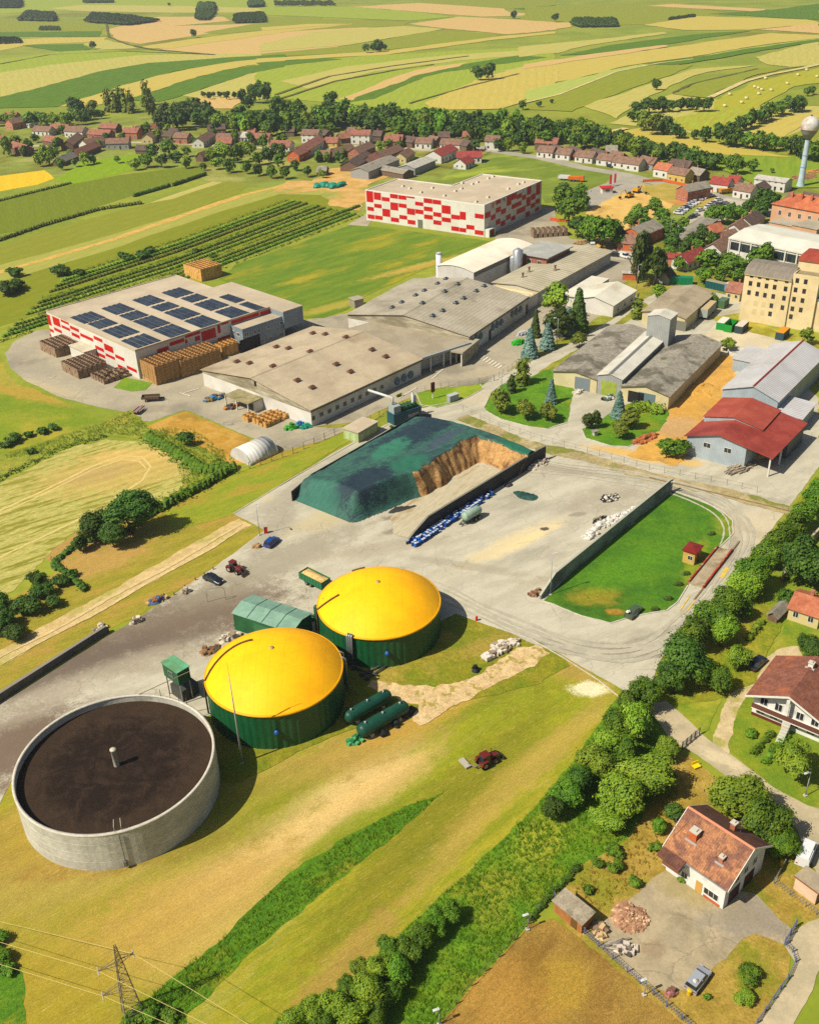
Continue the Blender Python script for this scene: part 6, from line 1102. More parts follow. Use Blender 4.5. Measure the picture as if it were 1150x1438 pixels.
for q in (.2,.4,.65,.82): win(ng,'W',W*q,.9,1.4,1.1,fr=WHITE,off=-1.2)
b=MB(); b.box(1.1,W*.55,0,1.19,W-1,.6); obj('plinth',b,flat('5A2620'),ng)
b=MB(); 
for k in range(8): b.box(-3.4+k*.42,W*.42,0,-3.4+(k+1)*.42,W*.5,.3*(k+1))
obj('stairs',b,CONC,ng)
# garage, lean shed
GA=FR((1114.8,1230),(1148.7,1256),(1165,1240),2.5); ga=bld('garage','pale pink garage with flat concrete roof at the lower right edge','garage',GA); L,W=GA.L,GA.W; b=MB(); b.box(.2,.2,0,L-.2,W-.2,2.45); obj('wall',b,mat('B89E84','C4AA90',s=.5,fine=.05),ga); b=MB(); b.box(0,0,2.47,L,W,2.65); obj('roof',b,mat('8A7E6A','96896F',s=.4,fine=.12),ga); b=MB(); b.box(-.03,0,2.44,-.005,W,2.68); obj('roof_edge',b,flat('7A4A34'),ga); panel(ga,'garage_door','S',L*.5,.05,2.6,2.,flat('6A5040'),off=-.2)
LS=FR((773.5,1264),(817.6,1299.3),(837.4,1282.6),2.4); ls_=bld('garden_shed','long low garden shed with weathered grey sheet roof beside the wood pile','shed',LS); L,W=LS.L,LS.W; print('LS',L,W); b=MB(); b.box(.3,.3,0,L-.3,W*.62,2.2); b.box(.3,W*.62,0,L*.4,W-.3,2.2); obj('wall',b,mat('8A5A30','98683C',s=.8,stretch=4,fine=.12),ls_)
b=MB(); b.add([(0,0,2.2),(L,0,2.5),(L,W,2.5),(0,W,2.2),(0,0,2.3),(L,0,2.6),(L,W,2.6),(0,W,2.3)],[(0,3,2,1),(4,5,6,7),(0,1,5,4),(1,2,6,5),(2,3,7,6),(3,0,4,7)]); obj('roof',b,mat('867C68','948A76',s=.7,c3='6A6250',s3=.4,fine=.2,corr=('Y',.25,.03)),ls_); panel(ls_,'door','W',W*.3,.05,1.,1.9,flat('5E4426'),off=-.3)
# finish labels of the village houses
from collections import defaultdict
RN={'brown':'brown','red':'bright red','rust':'red brown','dark':'dark brown','grey':'grey','orange':'orange','pale':'pale'}
WN={'white':'white','cream':'cream','brick':'brick','pink':'pink','grey':'grey','blue':'bluish','yellow':'yellow','wood':'dark walled','orange':'orange brick'}
H2=sorted([q for q in HS if not q[4]],key=lambda q:q[1])
for i,(g,px,py,t,lb,ro,wa,L_,hh) in enumerate(H2): t['label']=WN[wa]+' house with '+RN[ro]+' roof, '+ordn(i)+' of the village houses from the left'
print('houses',len(HS))
# ================= VEGETATION =================
LF1=leaf('3A6E16','588E20','8AB03C'); LF2=leaf('2C581A','42701E','6A903A'); LF3=leaf('568A24','70A22C','9CBE4C'); LFB=leaf('4E6C60','6A8678','9CB0A8'); LFC=leaf('2E4E18','40641E','648430'); LFD=leaf('4E7424','688C2C','90A644')
BARK=mat('4A3A28','5E4C38',s=2.,fine=.2)
def leafquad(b,p,n,s,rs):
    n=n.normalized(); a=n.orthogonal().normalized(); q=rs.uniform(0,6.28); bb=n.cross(a); u=a*cos(q)+bb*sin(q); v=n.cross(u); s1=s*rs.uniform(.6,1.2); s2=s*rs.uniform(.5,1.)
    k=n*s*rs.uniform(-.25,.35); b.v+=[tuple(p-u*s1),tuple(p-v*s2+k),tuple(p+u*s1),tuple(p+v*s2+k)]; o=len(b.v)-4; b.f.append((o,o+1,o+2,o+3)); b.m.append(0); b.sm.append(False)
def crown(kind,n,ls,seed):
    """a crown about 1 m in radius and centred on its own middle; leaf clumps through several uneven lobes"""
    rs=random.Random(seed); b=MB(); L=[]
    if kind=='round':
        L=[((0,0,-.05),(.62,.62,.6))]
        for i in range(9): a=rs.uniform(0,6.28); e=rs.uniform(-.5,1.2); d=rs.uniform(.35,.62); r=rs.uniform(.26,.44); L.append(((cos(a)*cos(e)*d,sin(a)*cos(e)*d,sin(e)*d*.95),(r,r,r*.85)))
    elif kind=='loose':
        for i in range(11): a=rs.uniform(0,6.28); e=rs.uniform(-.7,1.3); d=rs.uniform(.2,.75); r=rs.uniform(.2,.36); L.append(((cos(a)*cos(e)*d,sin(a)*cos(e)*d,sin(e)*d),(r,r,r*.8)))
    elif kind=='column':
        for i in range(7): z=-1+i*.32; r=.26+.1*sin(i*.55+.3)+rs.uniform(-.04,.04); L.append(((rs.uniform(-.08,.08),rs.uniform(-.08,.08),z),(r,r,.34)))
    elif kind=='bush':
        for i in range(7): a=rs.uniform(0,6.28); d=rs.uniform(.1,.6); r=rs.uniform(.3,.5); L.append(((cos(a)*d,sin(a)*d,r*.5-.25+rs.uniform(0,.25)),(r,r,r*.9)))
    if kind=='cone':
        for k in range(n):
            t=rs.random()**.75; z=1-2*t; r=(.08+.52*t)*(1-.22*((t*7)%1)); a=rs.uniform(0,6.28); rr=r*rs.uniform(.75,1.08)
            leafquad(b,Vector((cos(a)*rr,sin(a)*rr,z)),Vector((cos(a),sin(a),.9+rs.uniform(-.5,.5))),ls,rs)
        b.tube([(0,0,-.95),(0,0,.8)],.34,7,.03); return b
    wt=[l[1][0]**2 for l in L]; per=26 if n>1000 else 10; sg=.085 if n>3000 else .1 if n>1000 else .13
    tw=[]
    while len(tw)<n/per:
        c,r=L[rs.choices(range(len(L)),wt)[0]]
        d=Vector((rs.gauss(0,1),rs.gauss(0,1),rs.gauss(.3,1))).normalized(); q=rs.uniform(.78,1.12)
        p=Vector((c[0]+d.x*r[0]*q,c[1]+d.y*r[1]*q,c[2]+d.z*r[2]*q))
        if any(c2!=c and sum(((p[i]-c2[i])/r2[i])**2 for i in range(3))<.55 for c2,r2 in L) and rs.random()<.8: continue
        tw.append((p,d,rs.uniform(.6,1.3)))
    for p,d,s_ in tw:
        for k in range(per):
            e=Vector((rs.gauss(0,sg*s_),rs.gauss(0,sg*s_),rs.gauss(0,sg*s_*.7)))
            leafquad(b,p+e,d*.6+e*5+Vector((rs.uniform(-.5,.5),rs.uniform(-.5,.5),rs.uniform(0,.9))),ls,rs)
    for c,r in L: b.blob(c,[q*.66 for q in r],6,.2,rs)
    return b
def trunk(h,r,seed,limbs=5):
    rs=random.Random(seed); b=MB(); x=rs.uniform(-.3,.3); y=rs.uniform(-.3,.3); b.tube([(0,0,-.1),(x*.4,y*.4,h*.35),(x,y,h*.75)],r,7,r*.4)
    for i in range(limbs): a=6.28*i/limbs+rs.uniform(-.4,.4); z=h*rs.uniform(.3,.6); b.tube([(x*.4,y*.4,z),(cos(a)*h*.16,sin(a)*h*.16,z+h*.16),(cos(a)*h*.24,sin(a)*h*.24,z+h*.34)],r*.4,5,r*.12)
    return b
CMs={}
def cm(kind,lod,var,lf):
    k=(kind,lod,var%3,lf.name)
    if k not in CMs:
        n,ls={'near':(7500,.055),'mid':(1900,.105),'far':(520,.17),'tiny':(150,.3)}[lod]
        if kind=='cone': n,ls={'near':(2400,.10),'mid':(1200,.13),'far':(400,.2),'tiny':(150,.3)}[lod]
        if kind=='bush': n=int(n*.6); ls*=1.25
        CMs[k]=mesh(crown(kind,n,ls,hash((kind,lod,var%3))%999 if False else (len(kind)*31+var%3*7+n)),[lf],'crown')
    return CMs[k]
TKM=[mesh(trunk(1.,.035,s),BARK,'trunk') for s in range(3)]
TREES=[]  # (group, name, label stem, x, obj)
tn=0
def tree(x,y,r,asp=1.,kind='round',lf=None,grp='trees',name='tree',label=None,stem='round green tree',ctr=.60,lod=None,gl=None):
    """crown centre and radius in photo pixels; asp = crown height / width"""
    global tn; tn+=1; k=ppm(x,y); R_=r/k*(1.1 if kind in('round','loose') and lod!='x' else 1.05); Rz=R_*asp; hc=Rz*.98+(R_*.12 if kind in('round','loose') else 0)
    if kind=='bush': hc=Rz*.62
    p=gp(x,y,hc); k=ppm(x,y+hc*1.5)
    if grp=='garden trees of the village' : r*=.8; R_*=.8; Rz*=.85; hc*=.82
    lod=lod or ('near' if r>15 and y>650 else 'mid' if r>9 else 'far' if r>4.5 else 'tiny'); lf=lf or LF1
    parts=(lod in('near','mid')) and kind!='bush'
    a=(tn*2.39)%6.28; s0=R_*(1.9 if kind=='cone' else 2.3 if kind=='column' else 1.06); v1=1+.16*sin(tn*1.7); v2=1+.14*sin(tn*2.9+1); sc=(s0*v1,s0/v1,Rz*1.02*v2) if kind in('round','loose') else (s0,s0,Rz*1.02)
    if parts:
        t=thing(name,None,'tree' if kind!='bush' else 'shrub',(p.x,p.y,.05),a)
        c=obj('crown',cm(kind,lod,tn,lf),None,t,(0,0,hc)); c.scale=sc
        tr=obj('trunk',TKM[tn%3],None,t); tr.scale=(hc*1.3,hc*1.3,hc*1.25)
    else:
        t=obj(name,cm(kind,lod,tn,lf),None,None,(p.x,p.y,.05+hc),a,cat='tree' if kind!='bush' else 'shrub'); t.scale=sc
    TREES.append((grp,stem,x,y,t,label)); return t
def trees_finish():
    from collections import defaultdict
    G=defaultdict(list); sz=lambda q:max(q[4].scale[0] if q[4].type=='MESH' else q[4].children[0].scale[0],.1)*ppm(q[2],q[3])
    tr_=sorted([q for q in TREES if q[4].get('category')!='shrub' and q[4].type=='MESH' or q[4].type=='EMPTY'],key=sz,reverse=True)
    out=[q for q in tr_[292:] if q[4].type=='MESH']; ids={id(q) for q in out}; b=MB(); mats=[]
    o0=out[0][4].location.copy() if out else None
    for q in out:
        o=q[4]; M=Matrix.LocRotScale(o.location-o0,o.rotation_euler,o.scale); me=o.data; m=me.materials[0]
        if m not in mats: mats.append(m)
        b.mi=mats.index(m); b.add([M@v.co for v in me.vertices],[list(p.vertices) for p in me.polygons]); bpy.data.objects.remove(o)
    if out: obj('distant_trees',b,mats,None,o0,label='the many smallest far off trees between village gardens and slopes',cat='trees',kind='stuff')
    for g in TREES:
        if id(g) not in ids: G[g[0]].append(g)
    for grp,l in G.items():
        l.sort(key=lambda g:(g[2],g[3]))
        for i,(g,stem,x,y,t,lab) in enumerate(l):
            t['group']=grp
            t['label']=' '.join((lab or (stem+', '+ordn(i)+' from left, '+grp)).split()[:16])
# tree row along the curved road (right)
for x,y,r in ((962,925,34),(978,890,27),(1000,868,27),(1022,846,26),(945,950,26),(985,945,22),(1043,822,25),(1060,800,24),(1078,778,23),(1094,758,22),(1110,740,21),(1126,722,20),(1143,705,20),(1016,885,19),(1042,850,16),(1150,690,16)): tree(x,y,r*(.86+.2*((x*13)%7)/7),.95+.3*((x*5)%11)/11,'round' if x%3 else 'loose',(LF1,LF3,LF1,LF2)[(x+y)%4],'bright trees along the curved road',stem='leafy bright green tree')
for x,y,r,lf,lb in ((1128,788,33,LF2,'big dark tree spreading over the garden wall at the right edge'),(1158,800,26,LF2,'dark tree cut by the right edge above the orange roof'),(1012,955,19,LF1,'round dense tree beside the garden track left of the dark car'),(1037,924,17,LF3,'small pale round tree right behind the dark parked car'),(1138,910,19,LF2,'dark round tree between two gardens at the right edge'),(1103,838,13,LF2,'dark shrubby tree beside the little grey garden hut'),(1120,1068,30,LF3,'pale weeping willow beside the street lamp')):
    tree(x,y,r,1.,'loose' if 'willow' in lb else 'round',lf,'garden trees on the right',name='willow_tree' if 'willow' in lb else 'tree',label=lb)
for x,y,r in ((905,975,22),(882,990,22),(868,1018,25),(893,1012,26),(852,1045,24),(874,1048,24),(835,1070,24),(812,1095,23),(793,1115,21),(776,1135,17),(856,1080,20)): tree(x,y,r*(.86+.2*((x*13)%7)/7),1.+.3*((x*5)%11)/11,'round' if x%3 else 'loose',(LF1,LF3,LF1,LF2)[(x+y)%4],'bright trees beside the lower meadow',stem='leafy bright green tree')
for x,y,r,lf in ((935,1052,17,LF3),(906,1088,34,LF3),(872,1120,32,LF3),(850,1150,22,LF3),(932,1095,18,LF1),(1040,1120,36,LF3),(1075,1155,33,LF1),(1096,1185,23,LF1),(1012,1112,18,LF1),(945,1140,13,LF2),(925,1160,12,LF1)): tree(x,y,r,.95,'round',lf,'garden trees round the tiled house',stem='broad garden tree')
for x,y,r in ((890,1236,11),(862,1218,12),(838,1212,10),(855,1190,12),(825,1250,9),(868,1200,9),(1045,1368,18),(1047,1400,16),(993,1400,6),(920,1190,9),(958,1235,7),(1055,1030,9),(1085,1052,8)): tree(x,y,r,.9,'bush',LF3 if x>1040 and x<1050 and y>1390 else LF1,'garden shrubs',name='shrub',stem='leafy shrub')
for x,y,r in ((632,1282,15),(612,1296,17),(592,1316,19),(572,1335,20),(548,1335,17),(560,1362,24),(535,1362,20),(508,1362,17),(520,1392,24),(490,1388,20),(545,1395,20),(470,1412,22),(498,1420,22),(440,1418,22),(415,1428,18),(455,1435,20),(398,1438,14),(530,1425,18)): tree(x,y,r*(.85+.25*((x*13)%7)/7),1.1,'round' if x%3 else 'loose',(LF1,LF3,LF1)[(x+y)%3],'trees at the bottom edge',stem='bushy tree with sunlit top')
for x,y,r,l in ((182,716,32,'largest dark tree at the stubble field corner'),(132,738,21,'smaller dark tree left of the large one by the stubble'),(158,750,19,'low bushy tree under the large dark tree by the stubble'),(112,762,12,'small outer bush of the dark tree clump by the stubble'),(260,614,11,'small lone round tree on weedy ground near the polytunnel')): tree(x,y,r,.95,'round',LF2,'trees by the stubble field',label=l)
for x,y,r in ((62,832,17),(35,850,22),(84,816,13),(10,872,24),(50,812,14),(100,805,9),(25,885,18),(-5,850,22),(75,845,13),(118,826,6)): tree(x,y,r,.9,'bush',LF2,'dark scrub at the left edge',name='shrub',stem='dark scrub bush')
for x,y,r in ((18,617,12),(60,605,9),(75,600,8),(40,610,8),(45,634,7),(8,625,8),(0,1345,20),(-5,1320,18),(12,1365,12),(210,1420,17),(240,1425,14),(190,1432,14),(130,425,9),(85,380,14),(112,383,9),(20,382,12),(10,405,18),(25,398,14),(180,362,9),(200,358,12),(210,352,9),(172,358,8),(275,352,6),(550,600,4),(560,555,4),(228,838,4),(300,360,5)): tree(x,y,r,.75,'bush',LF1 if y>1000 else LF2,'scattered shrubs on the left',name='shrub',stem='low shrub')
# park and industrial trees
for x,y,r,a,kd,lf,l in ((703,561,16,1.,'round',LFD,'dense round tree at the curb corner of the park lawn'),(738,572,13.5,1.,'round',LFD,'round bushy tree, middle of three on the park lawn'),(770,577,12.5,1.,'round',LFD,'round bushy tree at the right of the park lawn'),(774,550,8,2.1,'cone',LFB,'narrow blue spruce on the park lawn'),(734,524,8.5,1.9,'column',LFD,'tall slender tree beside the factory gate fence'),(718,541,5,2.2,'column',LFC,'thin dark leafed tree behind the round park tree'),
  (824,590,8,1.5,'round',LFC,'left of two joined dark conifers by the stone post'),(835,588,8,1.6,'round',LFC,'right of two joined dark conifers by the stone post'),(869,569,10,1.8,'cone',LFB,'blue spruce standing before the metal nave'),(884,588,13,1.,'round',LFD,'round dark tree behind the lowest one near the old sheds'),(870,602,12.5,1.,'round',LFD,'round dark tree at the roadside near the old sheds'),
  (943,627,17,.8,'round',LF1,'low spreading bright tree beside the orange sand and road'),(781,421,20,1.3,'loose',LF3,'tall pale feathery tree in front of the workshop'),(787,452,17,1.2,'round',LFC,'dark tree under the feathery tree by the workshop'),(812,437,14,2.,'cone',LFC,'tall dark spruce in front of the white workshop'),(798,452,10,1.8,'cone',LFB,'greyish spruce tucked left of the tall dark one'),(752,454,7,2.7,'cone',LFC,'narrow dark spruce between yard and blue spruces'),
  (744,482,11,1.75,'cone',LFB,'left large blue spruce by the green machine'),(769,472,10.5,1.7,'cone',LFB,'right large blue spruce by the street lamp'),(814,475,11,1.,'round',LFD,'round shrub like tree at the road beside the old shed'),(895,436,6.5,1.8,'column',LFD,'slim tree at the front corner of the brown roofed shed'),(925,408,10,1.1,'round',LF3,'pale round tree on the verge left of the brown roof'),(1000,420,9,1.,'round',LF1,'bright tree by the right wall of the brown roofed shed'),(1022,482,10,.9,'round',LF3,'bright bush tree at the end of the old sheds'),
  (901,358,18,1.8,'loose',LFC,'huge dark pine, left trunk of the pair'),(919,366,16,1.8,'loose',LFC,'huge dark pine, right trunk of the pair'),(894,372,11,1.5,'loose',LFC,'lower dark pine at the left of the pine pair'),(1130,470,12,1.,'loose',LF3,'thin pale tree in front of the mill low wing'),(1152,355,13,1.1,'round',LF3,'bright tree behind the red capped tower at the right edge')):
    tree(x,y,r,a,kd,lf,'park and works trees',name='spruce_tree' if 'spruce' in l else 'pine_tree' if 'pine' in l else 'tree',label=l,lod='mid')
for x,y,r in ((800,284,22),(812,275,15),(790,272,14),(845,320,21),(828,322,15),(812,316,14),(862,326,13),(920,288,11),(898,300,12),(886,310,10),(938,317,12),(945,336,12),(906,312,9),(930,302,9),(960,314,8),(952,326,8),(993,364,16),(1014,368,12),(1028,369,16),(1066,363,18),(1080,362,10),(1075,281,16),(1065,297,12),(1050,291,11),(1014,298,13),(999,301,11),(1028,295,10),(1040,300,9),(986,328,11),(972,336,11),(1000,335,9),(980,345,11),(960,348,9),(990,385,11),(1010,386,10),(940,352,10),(885,330,9),(870,338,9),(955,370,9),(1035,385,9),(1050,378,10)): tree(x,y,r,1.05,'round',LF1 if (x*7+y)%3 else LF2,'trees between the factory and the town',stem='leafy town tree')
for x,y in ((833,265),(905,268),(955,252)): pass
# village belts
def belt(pts,sp,r0,r1,grp,seed,jy=3,lfs=None,asp=(1,1.35),stem='broadleaf tree',rows=1,kinds=('round',)):
    rs=random.Random(seed); lfs=lfs or (LF1,LF2,LF2,LF1,LF3)
    for row in range(rows):
        for (x0,y0),(x1,y1) in zip(pts,pts[1:]):
            n=max(1,int(math.hypot(x1-x0,y1-y0)/sp))
            for i in range(n):
                t=(i+rs.uniform(.1,.9))/n; tree(x0+(x1-x0)*t,y0+(y1-y0)*t+rs.uniform(-jy,jy)+row*jy*2.2,rs.uniform(r0,r1),rs.uniform(*asp),rs.choice(kinds),rs.choice(lfs),grp,stem=stem,lod='far')
belt([(-10,166),(90,165),(150,160)],11,5,8,'belt behind the left end of the village',1,2)
for x,y,r,a in ((107,150,12,1.2),(129,152,7,1.3),(205,143,8,1.9),(212,150,7,1.6)): tree(x,y,r,a,'round',LF2 if x<120 else LFD,'belt behind the left end of the village',stem='tall tree')
for x,y in ((152,143),(161,144),(169,142),(176,144),(183,145),(206,134)): tree(x,y,5,2.4,'column',LFD,'poplar row behind the village',name='poplar_tree',stem='columnar poplar',lod='far')
belt([(218,160),(260,150),(300,158)],9,8,11,'dark grove behind the village',2,4,(LF2,LFC),rows=2)
belt([(300,168),(350,165),(420,168),(445,172)],10,7,11,'grove above the village middle',3,4,rows=2)
for x,y,r in ((340,133,6),(354,131,7),(366,127,9),(374,128,7),(347,143,7)): tree(x,y,r,1.5,'round',LF2,'tree group on the field edge above the village',stem='tall dark tree')
belt([(284,133),(330,133)],6,3,4,'low row on the field edge',4,1,(LFC,),stem='small dark tree')
belt([(385,150),(430,152)],11,8,11,'grove above the village middle',5,4)
belt([(440,158),(500,158),(570,165),(640,168),(700,172),(770,178)],9.5,7,11,'long tree belt behind the village',6,4,rows=2,asp=(1.1,1.5))
belt([(560,178),(640,182),(720,190),(800,192),(840,200)],10,7,10,'inner row of the long belt',7,4,(LF1,LF1,LF2))
belt([(770,172),(830,180),(880,195),(925,208),(960,214),(1000,222)],9.5,6,9,'tree belt above the road houses',8,3,rows=2)
for x,y,r in ((465,135,7),(460,140,6),(893,150,7),(906,148,8),(918,148,8),(930,146,8),(942,148,7),(955,146,7),(968,145,7),(980,146,8),(992,146,8),(890,162,7),(905,168,11),(920,172,12),(935,176,10),(948,182,9),(958,187,6),(975,188,6),(989,188,9),(1012,186,12),(1024,188,13),(1034,192,9)): tree(x,y,r,1.1,'round',LFD if 900<x<925 and y>160 else LF2,'copse on the slope above the road houses',stem='dark copse tree',lod='far')
belt([(1035,174),(1060,164),(1085,155),(1112,146),(1130,144)],6,7,8.5,'hedge line left of the water tower',9,1.5,(LF1,LF2),stem='hedge tree')
belt([(1045,196),(1080,198),(1115,205),(1160,214)],9,8,11,'tree line behind the water tower',10,2,(LF2,LF1),stem='dark tree')
for x,y,r in ((1106,141,6),(1133,128,5),(1141,126,5),(1035,230,11),(1022,226,7),(1058,232,7),(1084,239,3.5),(1145,290,7),(952,212,8),(972,224,10),(985,220,8),(1000,226,9),(1008,222,7),(924,212,8),(889,204,9),(868,200,8)): tree(x,y,r,1.1,'round',LF1 if x>1015 else LF2,'loose trees near the water tower',stem='small tree',lod='far')
for x,y,r in ((920.5,118,6),(670,101,8),(686,100,8),(524,66,5),(531,64,6),(514,67,5),(540,66,3),(272,46,4.5),(131,63,4),(757,146,3.5),(775,142,2.5),(734,147,5),(780,24,4.5),(722,20,4),(238,6,2)): tree(x,y,r,1.15,'round',LF2,'lone trees out in the far fields',stem='lone field tree',lod='far')
# trees among the village gardens
rs_=random.Random(21)
for x,y,r in ((66,212,15),(20,196,10),(8,202,11),(40,200,8),(33,210,7),(86,180,7),(92,172,6),(48,192,7),(78,200,8),(54,222,9),(84,228,8),(118,220,8),(104,226,6),(130,222,7),(165,222,6),(205,222,10),(215,208,12),(237,203,12),(228,222,10),(248,218,9),(262,210,8),(190,228,9),(262,225,8),(285,232,6),(296,215,8),(312,208,14),(330,212,12),(346,206,11),(320,230,10),(303,226,10),(362,220,10),(376,214,11),(392,222,10),(345,232,9),(362,236,9),(382,238,9),(400,240,9),(415,230,8),(388,205,9),(370,196,9),(398,192,9),(352,192,8),(432,238,8),(446,217,7),(458,218,7),(476,218,8),(486,226,6),(480,212,7),(452,242,6),(532,203,7),(545,200,7),(538,212,6),(560,203,6),(668,200,9),(655,196,7),(700,200,9),(715,200,8),(762,213,5),(735,205,7),(150,190,7),(172,190,5),(206,178,8),(222,186,8),(236,180,7),(244,192,6),(300,185,7),(272,195,6),(330,190,8),(120,198,5),(140,200,5),(98,214,7),(395,208,8),(407,216,7),(420,210,6),(440,190,7),(425,178,8),(455,182,8),(465,176,8),(492,182,6),(508,172,7),(560,182,6),(1000,262,3),(990,258,3),(770,215,4)):
    tree(x,y,r,rs_.uniform(.9,1.25),'round',rs_.choice((LF1,LF2,LF1,LF3)),'garden trees of the village',stem='garden tree',lod='far' if r<13 else 'mid')
print('trees',len(TREES))
# far woods that read as one mass
def wood(label,poly,sp,r,seed,lf=LFC):
    rs=random.Random(seed); pts=[]; x0,x1=min(p[0] for p in poly),max(p[0] for p in poly); y0,y1=min(p[1] for p in poly),max(p[1] for p in poly)
    P=[gp(*p).to_2d() for p in poly]; X0,X1=min(p.x for p in P),max(p.x for p in P); Y0,Y1=min(p.y for p in P),max(p.y for p in P); d=sp/ppm((x0+x1)/2,(y0+y1)/2); R_=r/ppm((x0+x1)/2,(y0+y1)/2); b=MB(); src=crown('round',110,.34,seed); c=None
    x=X0
    while x<=X1:
        y=Y0
        while y<=Y1:
            q=(x+rs.uniform(-.4,.4)*d,y+rs.uniform(-.4,.4)*d)
            if inpoly(q,P):
                if c is None: c=q
                s=R_*rs.uniform(.8,1.15); o=len(b.v); b.v+=[(q[0]-c[0]+v[0]*s,q[1]-c[1]+v[1]*s,s*.7+v[2]*s*.8) for v in src.v]; b.f+=[[i+o for i in f] for f in src.f]; b.m+=src.m; b.sm+=src.sm
            y+=d*1.0
        x+=d
    if c: obj('woodland',b,[lf],None,(c[0],c[1],0),label=label,cat='woodland',kind='stuff')
for i,(l,poly,sp,r) in enumerate((('dark oval conifer wood alone in the far green fields',Z(*C,[(150,100),(180,112),(330,110),(322,85),(160,85)]),4.,4.5),('far dark wood at the upper left',Z(*A,[(75,85),(230,88),(220,62),(110,55)]),4,4),('long far wood beside the pale path at the upper left',Z(*A,[(350,92),(520,105),(640,88),(500,68),(380,60)]),4,3.6),('small far wood above the striped fields, left',Z(*A,[(790,84),(845,84),(870,55),(800,48)]),4,3.5),('boxy far wood at the top, middle left',Z(*A,[(950,95),(1068,92),(1060,62),(955,68)]),4,4),('far tree clump at the top edge',Z(*A,[(1005,32),(1068,30),(1060,8),(1010,8)]),4,4),('tree mass in the far top left corner',Z(*A,[(-30,34),(80,34),(90,12),(-30,10)]),4,4),('scrubby far row at the left edge',Z(*A,[(-20,180),(90,176),(80,160),(-20,158)]),4,3),('far wood clump at the top above the lone tree',Z(*A,[(800,50),(870,50),(865,22),(810,22)]),4,4),('thin far hedge in green fields',Z(*C,[(540,84),(650,70),(645,62),(545,76)]),3,2),('far row of trees below the top edge',Z(*A,[(340,14),(460,12),(450,2),(345,4)]),4,3),('scattered trees at the top of the middle fields',Z(*B,[(20,28),(260,26),(250,12),(20,12)]),7,3.),('flat dark scrub patch, upper left fields',Z(*A,[(158,124),(245,124),(240,112),(165,112)]),3,2))): wood(l,poly,sp,r,40+i)
# rows of shrubs (orchard and hedges)
def hedge(label,pts,w,h,lf,name='hedge_row',cat='hedge',dens=5.,ls=.35,group=None,gap=0.,world=False):
    P=[gp(*p).to_2d() for p in pts]; o=P[0]; rs=random.Random(label); b=MB()
    for a,c in zip(P,P[1:]):
        L=(c-a).length; d=(c-a)/L; nn=Vector((-d.y,d.x)); n=int(L*dens); ph=rs.uniform(0,6)
        for i in range(n):
            t=rs.random(); s=t*L
            if gap and mn.noise((s*.09+ph,o.x*.1,0))>.5-gap: continue
            lump=.7+.3*sin(s*1.3+ph)+.25*mn.noise((s*.6,ph,0)); th=rs.uniform(0,PI); q=rs.uniform(.7,1.05)
            z=max(.05,h*lump*sin(th)**.8*q); off=cos(th)*w/2*lump*q
            p=a+d*s+nn*off-o; leafquad(b,Vector((p.x,p.y,z)),Vector((nn.x*cos(th),nn.y*cos(th),sin(th)+.3))+Vector((rs.uniform(-.5,.5),)*3),ls,rs)
        if not gap:
            k=max(2,int(L/1.5)); 
            for i in range(k): p=a+d*(L*(i+.5)/k)-o; b.blob((p.x,p.y,h*.3),(.9,w*.3 if abs(d.x)>.7 else w*.35,h*.45),6,.2,rs)
    return obj(name,b,[lf],None,(o.x,o.y,.05),label=label,cat=cat,group=group)
T0=[(95,388),(250,338),(405,281)]; T1=[(-5,482),(240,405),(508,303)]; NR=13
for i in range(NR):
    t=(i/(NR-1)); P_=[(a[0]+(b_[0]-a[0])*t,a[1]+(b_[1]-a[1])*t) for a,b_ in zip(T0,T1)]
    hedge(ordn(i)+' row of low orchard bushes, counting down from the dirt track',P_,2.4,1.35,(LFD,LF3,LF1)[i%3],'orchard_row','shrub row',dens=6,ls=.34,group='orchard rows by the solar warehouse',gap=.0 if i%4 else .06)
hedge('bushy hedge row across the green field at the left edge',[(-10,342),(60,318),(140,295),(200,286)],4.5,2.,LFD,ls=.5)
hedge('short shrub row in the field left of the bare track',[(188,277),(240,262)],2.5,2.6,LF2,ls=.4); hedge('second short shrub row nearer the village in the field',[(243,262),(290,246)],2.5,2.6,LF2,ls=.4)
hedge('overgrown hedge between stubble field and grassy verge',[(332,657),(290,682),(245,705),(222,718)],5.5,2.8,LF1,dens=16,ls=.35)
hedge('weedy bank along the upper edge of the stubble field',[(-10,678),(90,629),(150,613)],3.,1.2,LF2,dens=9,ls=.3,gap=.1)
hedge('green weedy bank below the stubble field',[(222,718),(180,745),(110,765),(75,792),(100,812),(120,828)],3.,1.2,LF2,dens=9,ls=.3)
hedge('low hedge at the lower edge of the yellow field',[(-10,285),(50,270),(100,258)],4.,1.6,LFD,ls=.5)
hedge('trimmed hedge running along the garden ditch',[(1048,902),(1058,888),(1070,873)],2.2,1.6,LF3,dens=40,ls=.16)
hedge('trimmed garden hedge along the footpath, left side',[(1055,1062),(1083,1030)],1.6,1.2,LF1,dens=50,ls=.14); hedge('trimmed garden hedge along the footpath, right side',[(1072,1075),(1095,1045),(1105,1035)],1.6,1.2,LF1,dens=50,ls=.14)
hedge('ivy covered fence edge beside the dry field',[(742,1296),(765,1268),(790,1245),(812,1217)],1.2,1.2,LF2,dens=40,ls=.16)
hedge('dark hedge behind the lawn wall of the far factory',[(470,303),(505,290)],3,1.5,LF2)
hedge('weedy mound of bushes beside the old shed doors',[(882,582),(905,572),(930,580)],7,2.4,LF3,dens=40,ls=.3)
hedge('bank of wild plants between stubble field and polytunnel',[(205,612),(245,635),(285,660),(320,655)],9,1.1,LF1,dens=30,ls=.28)
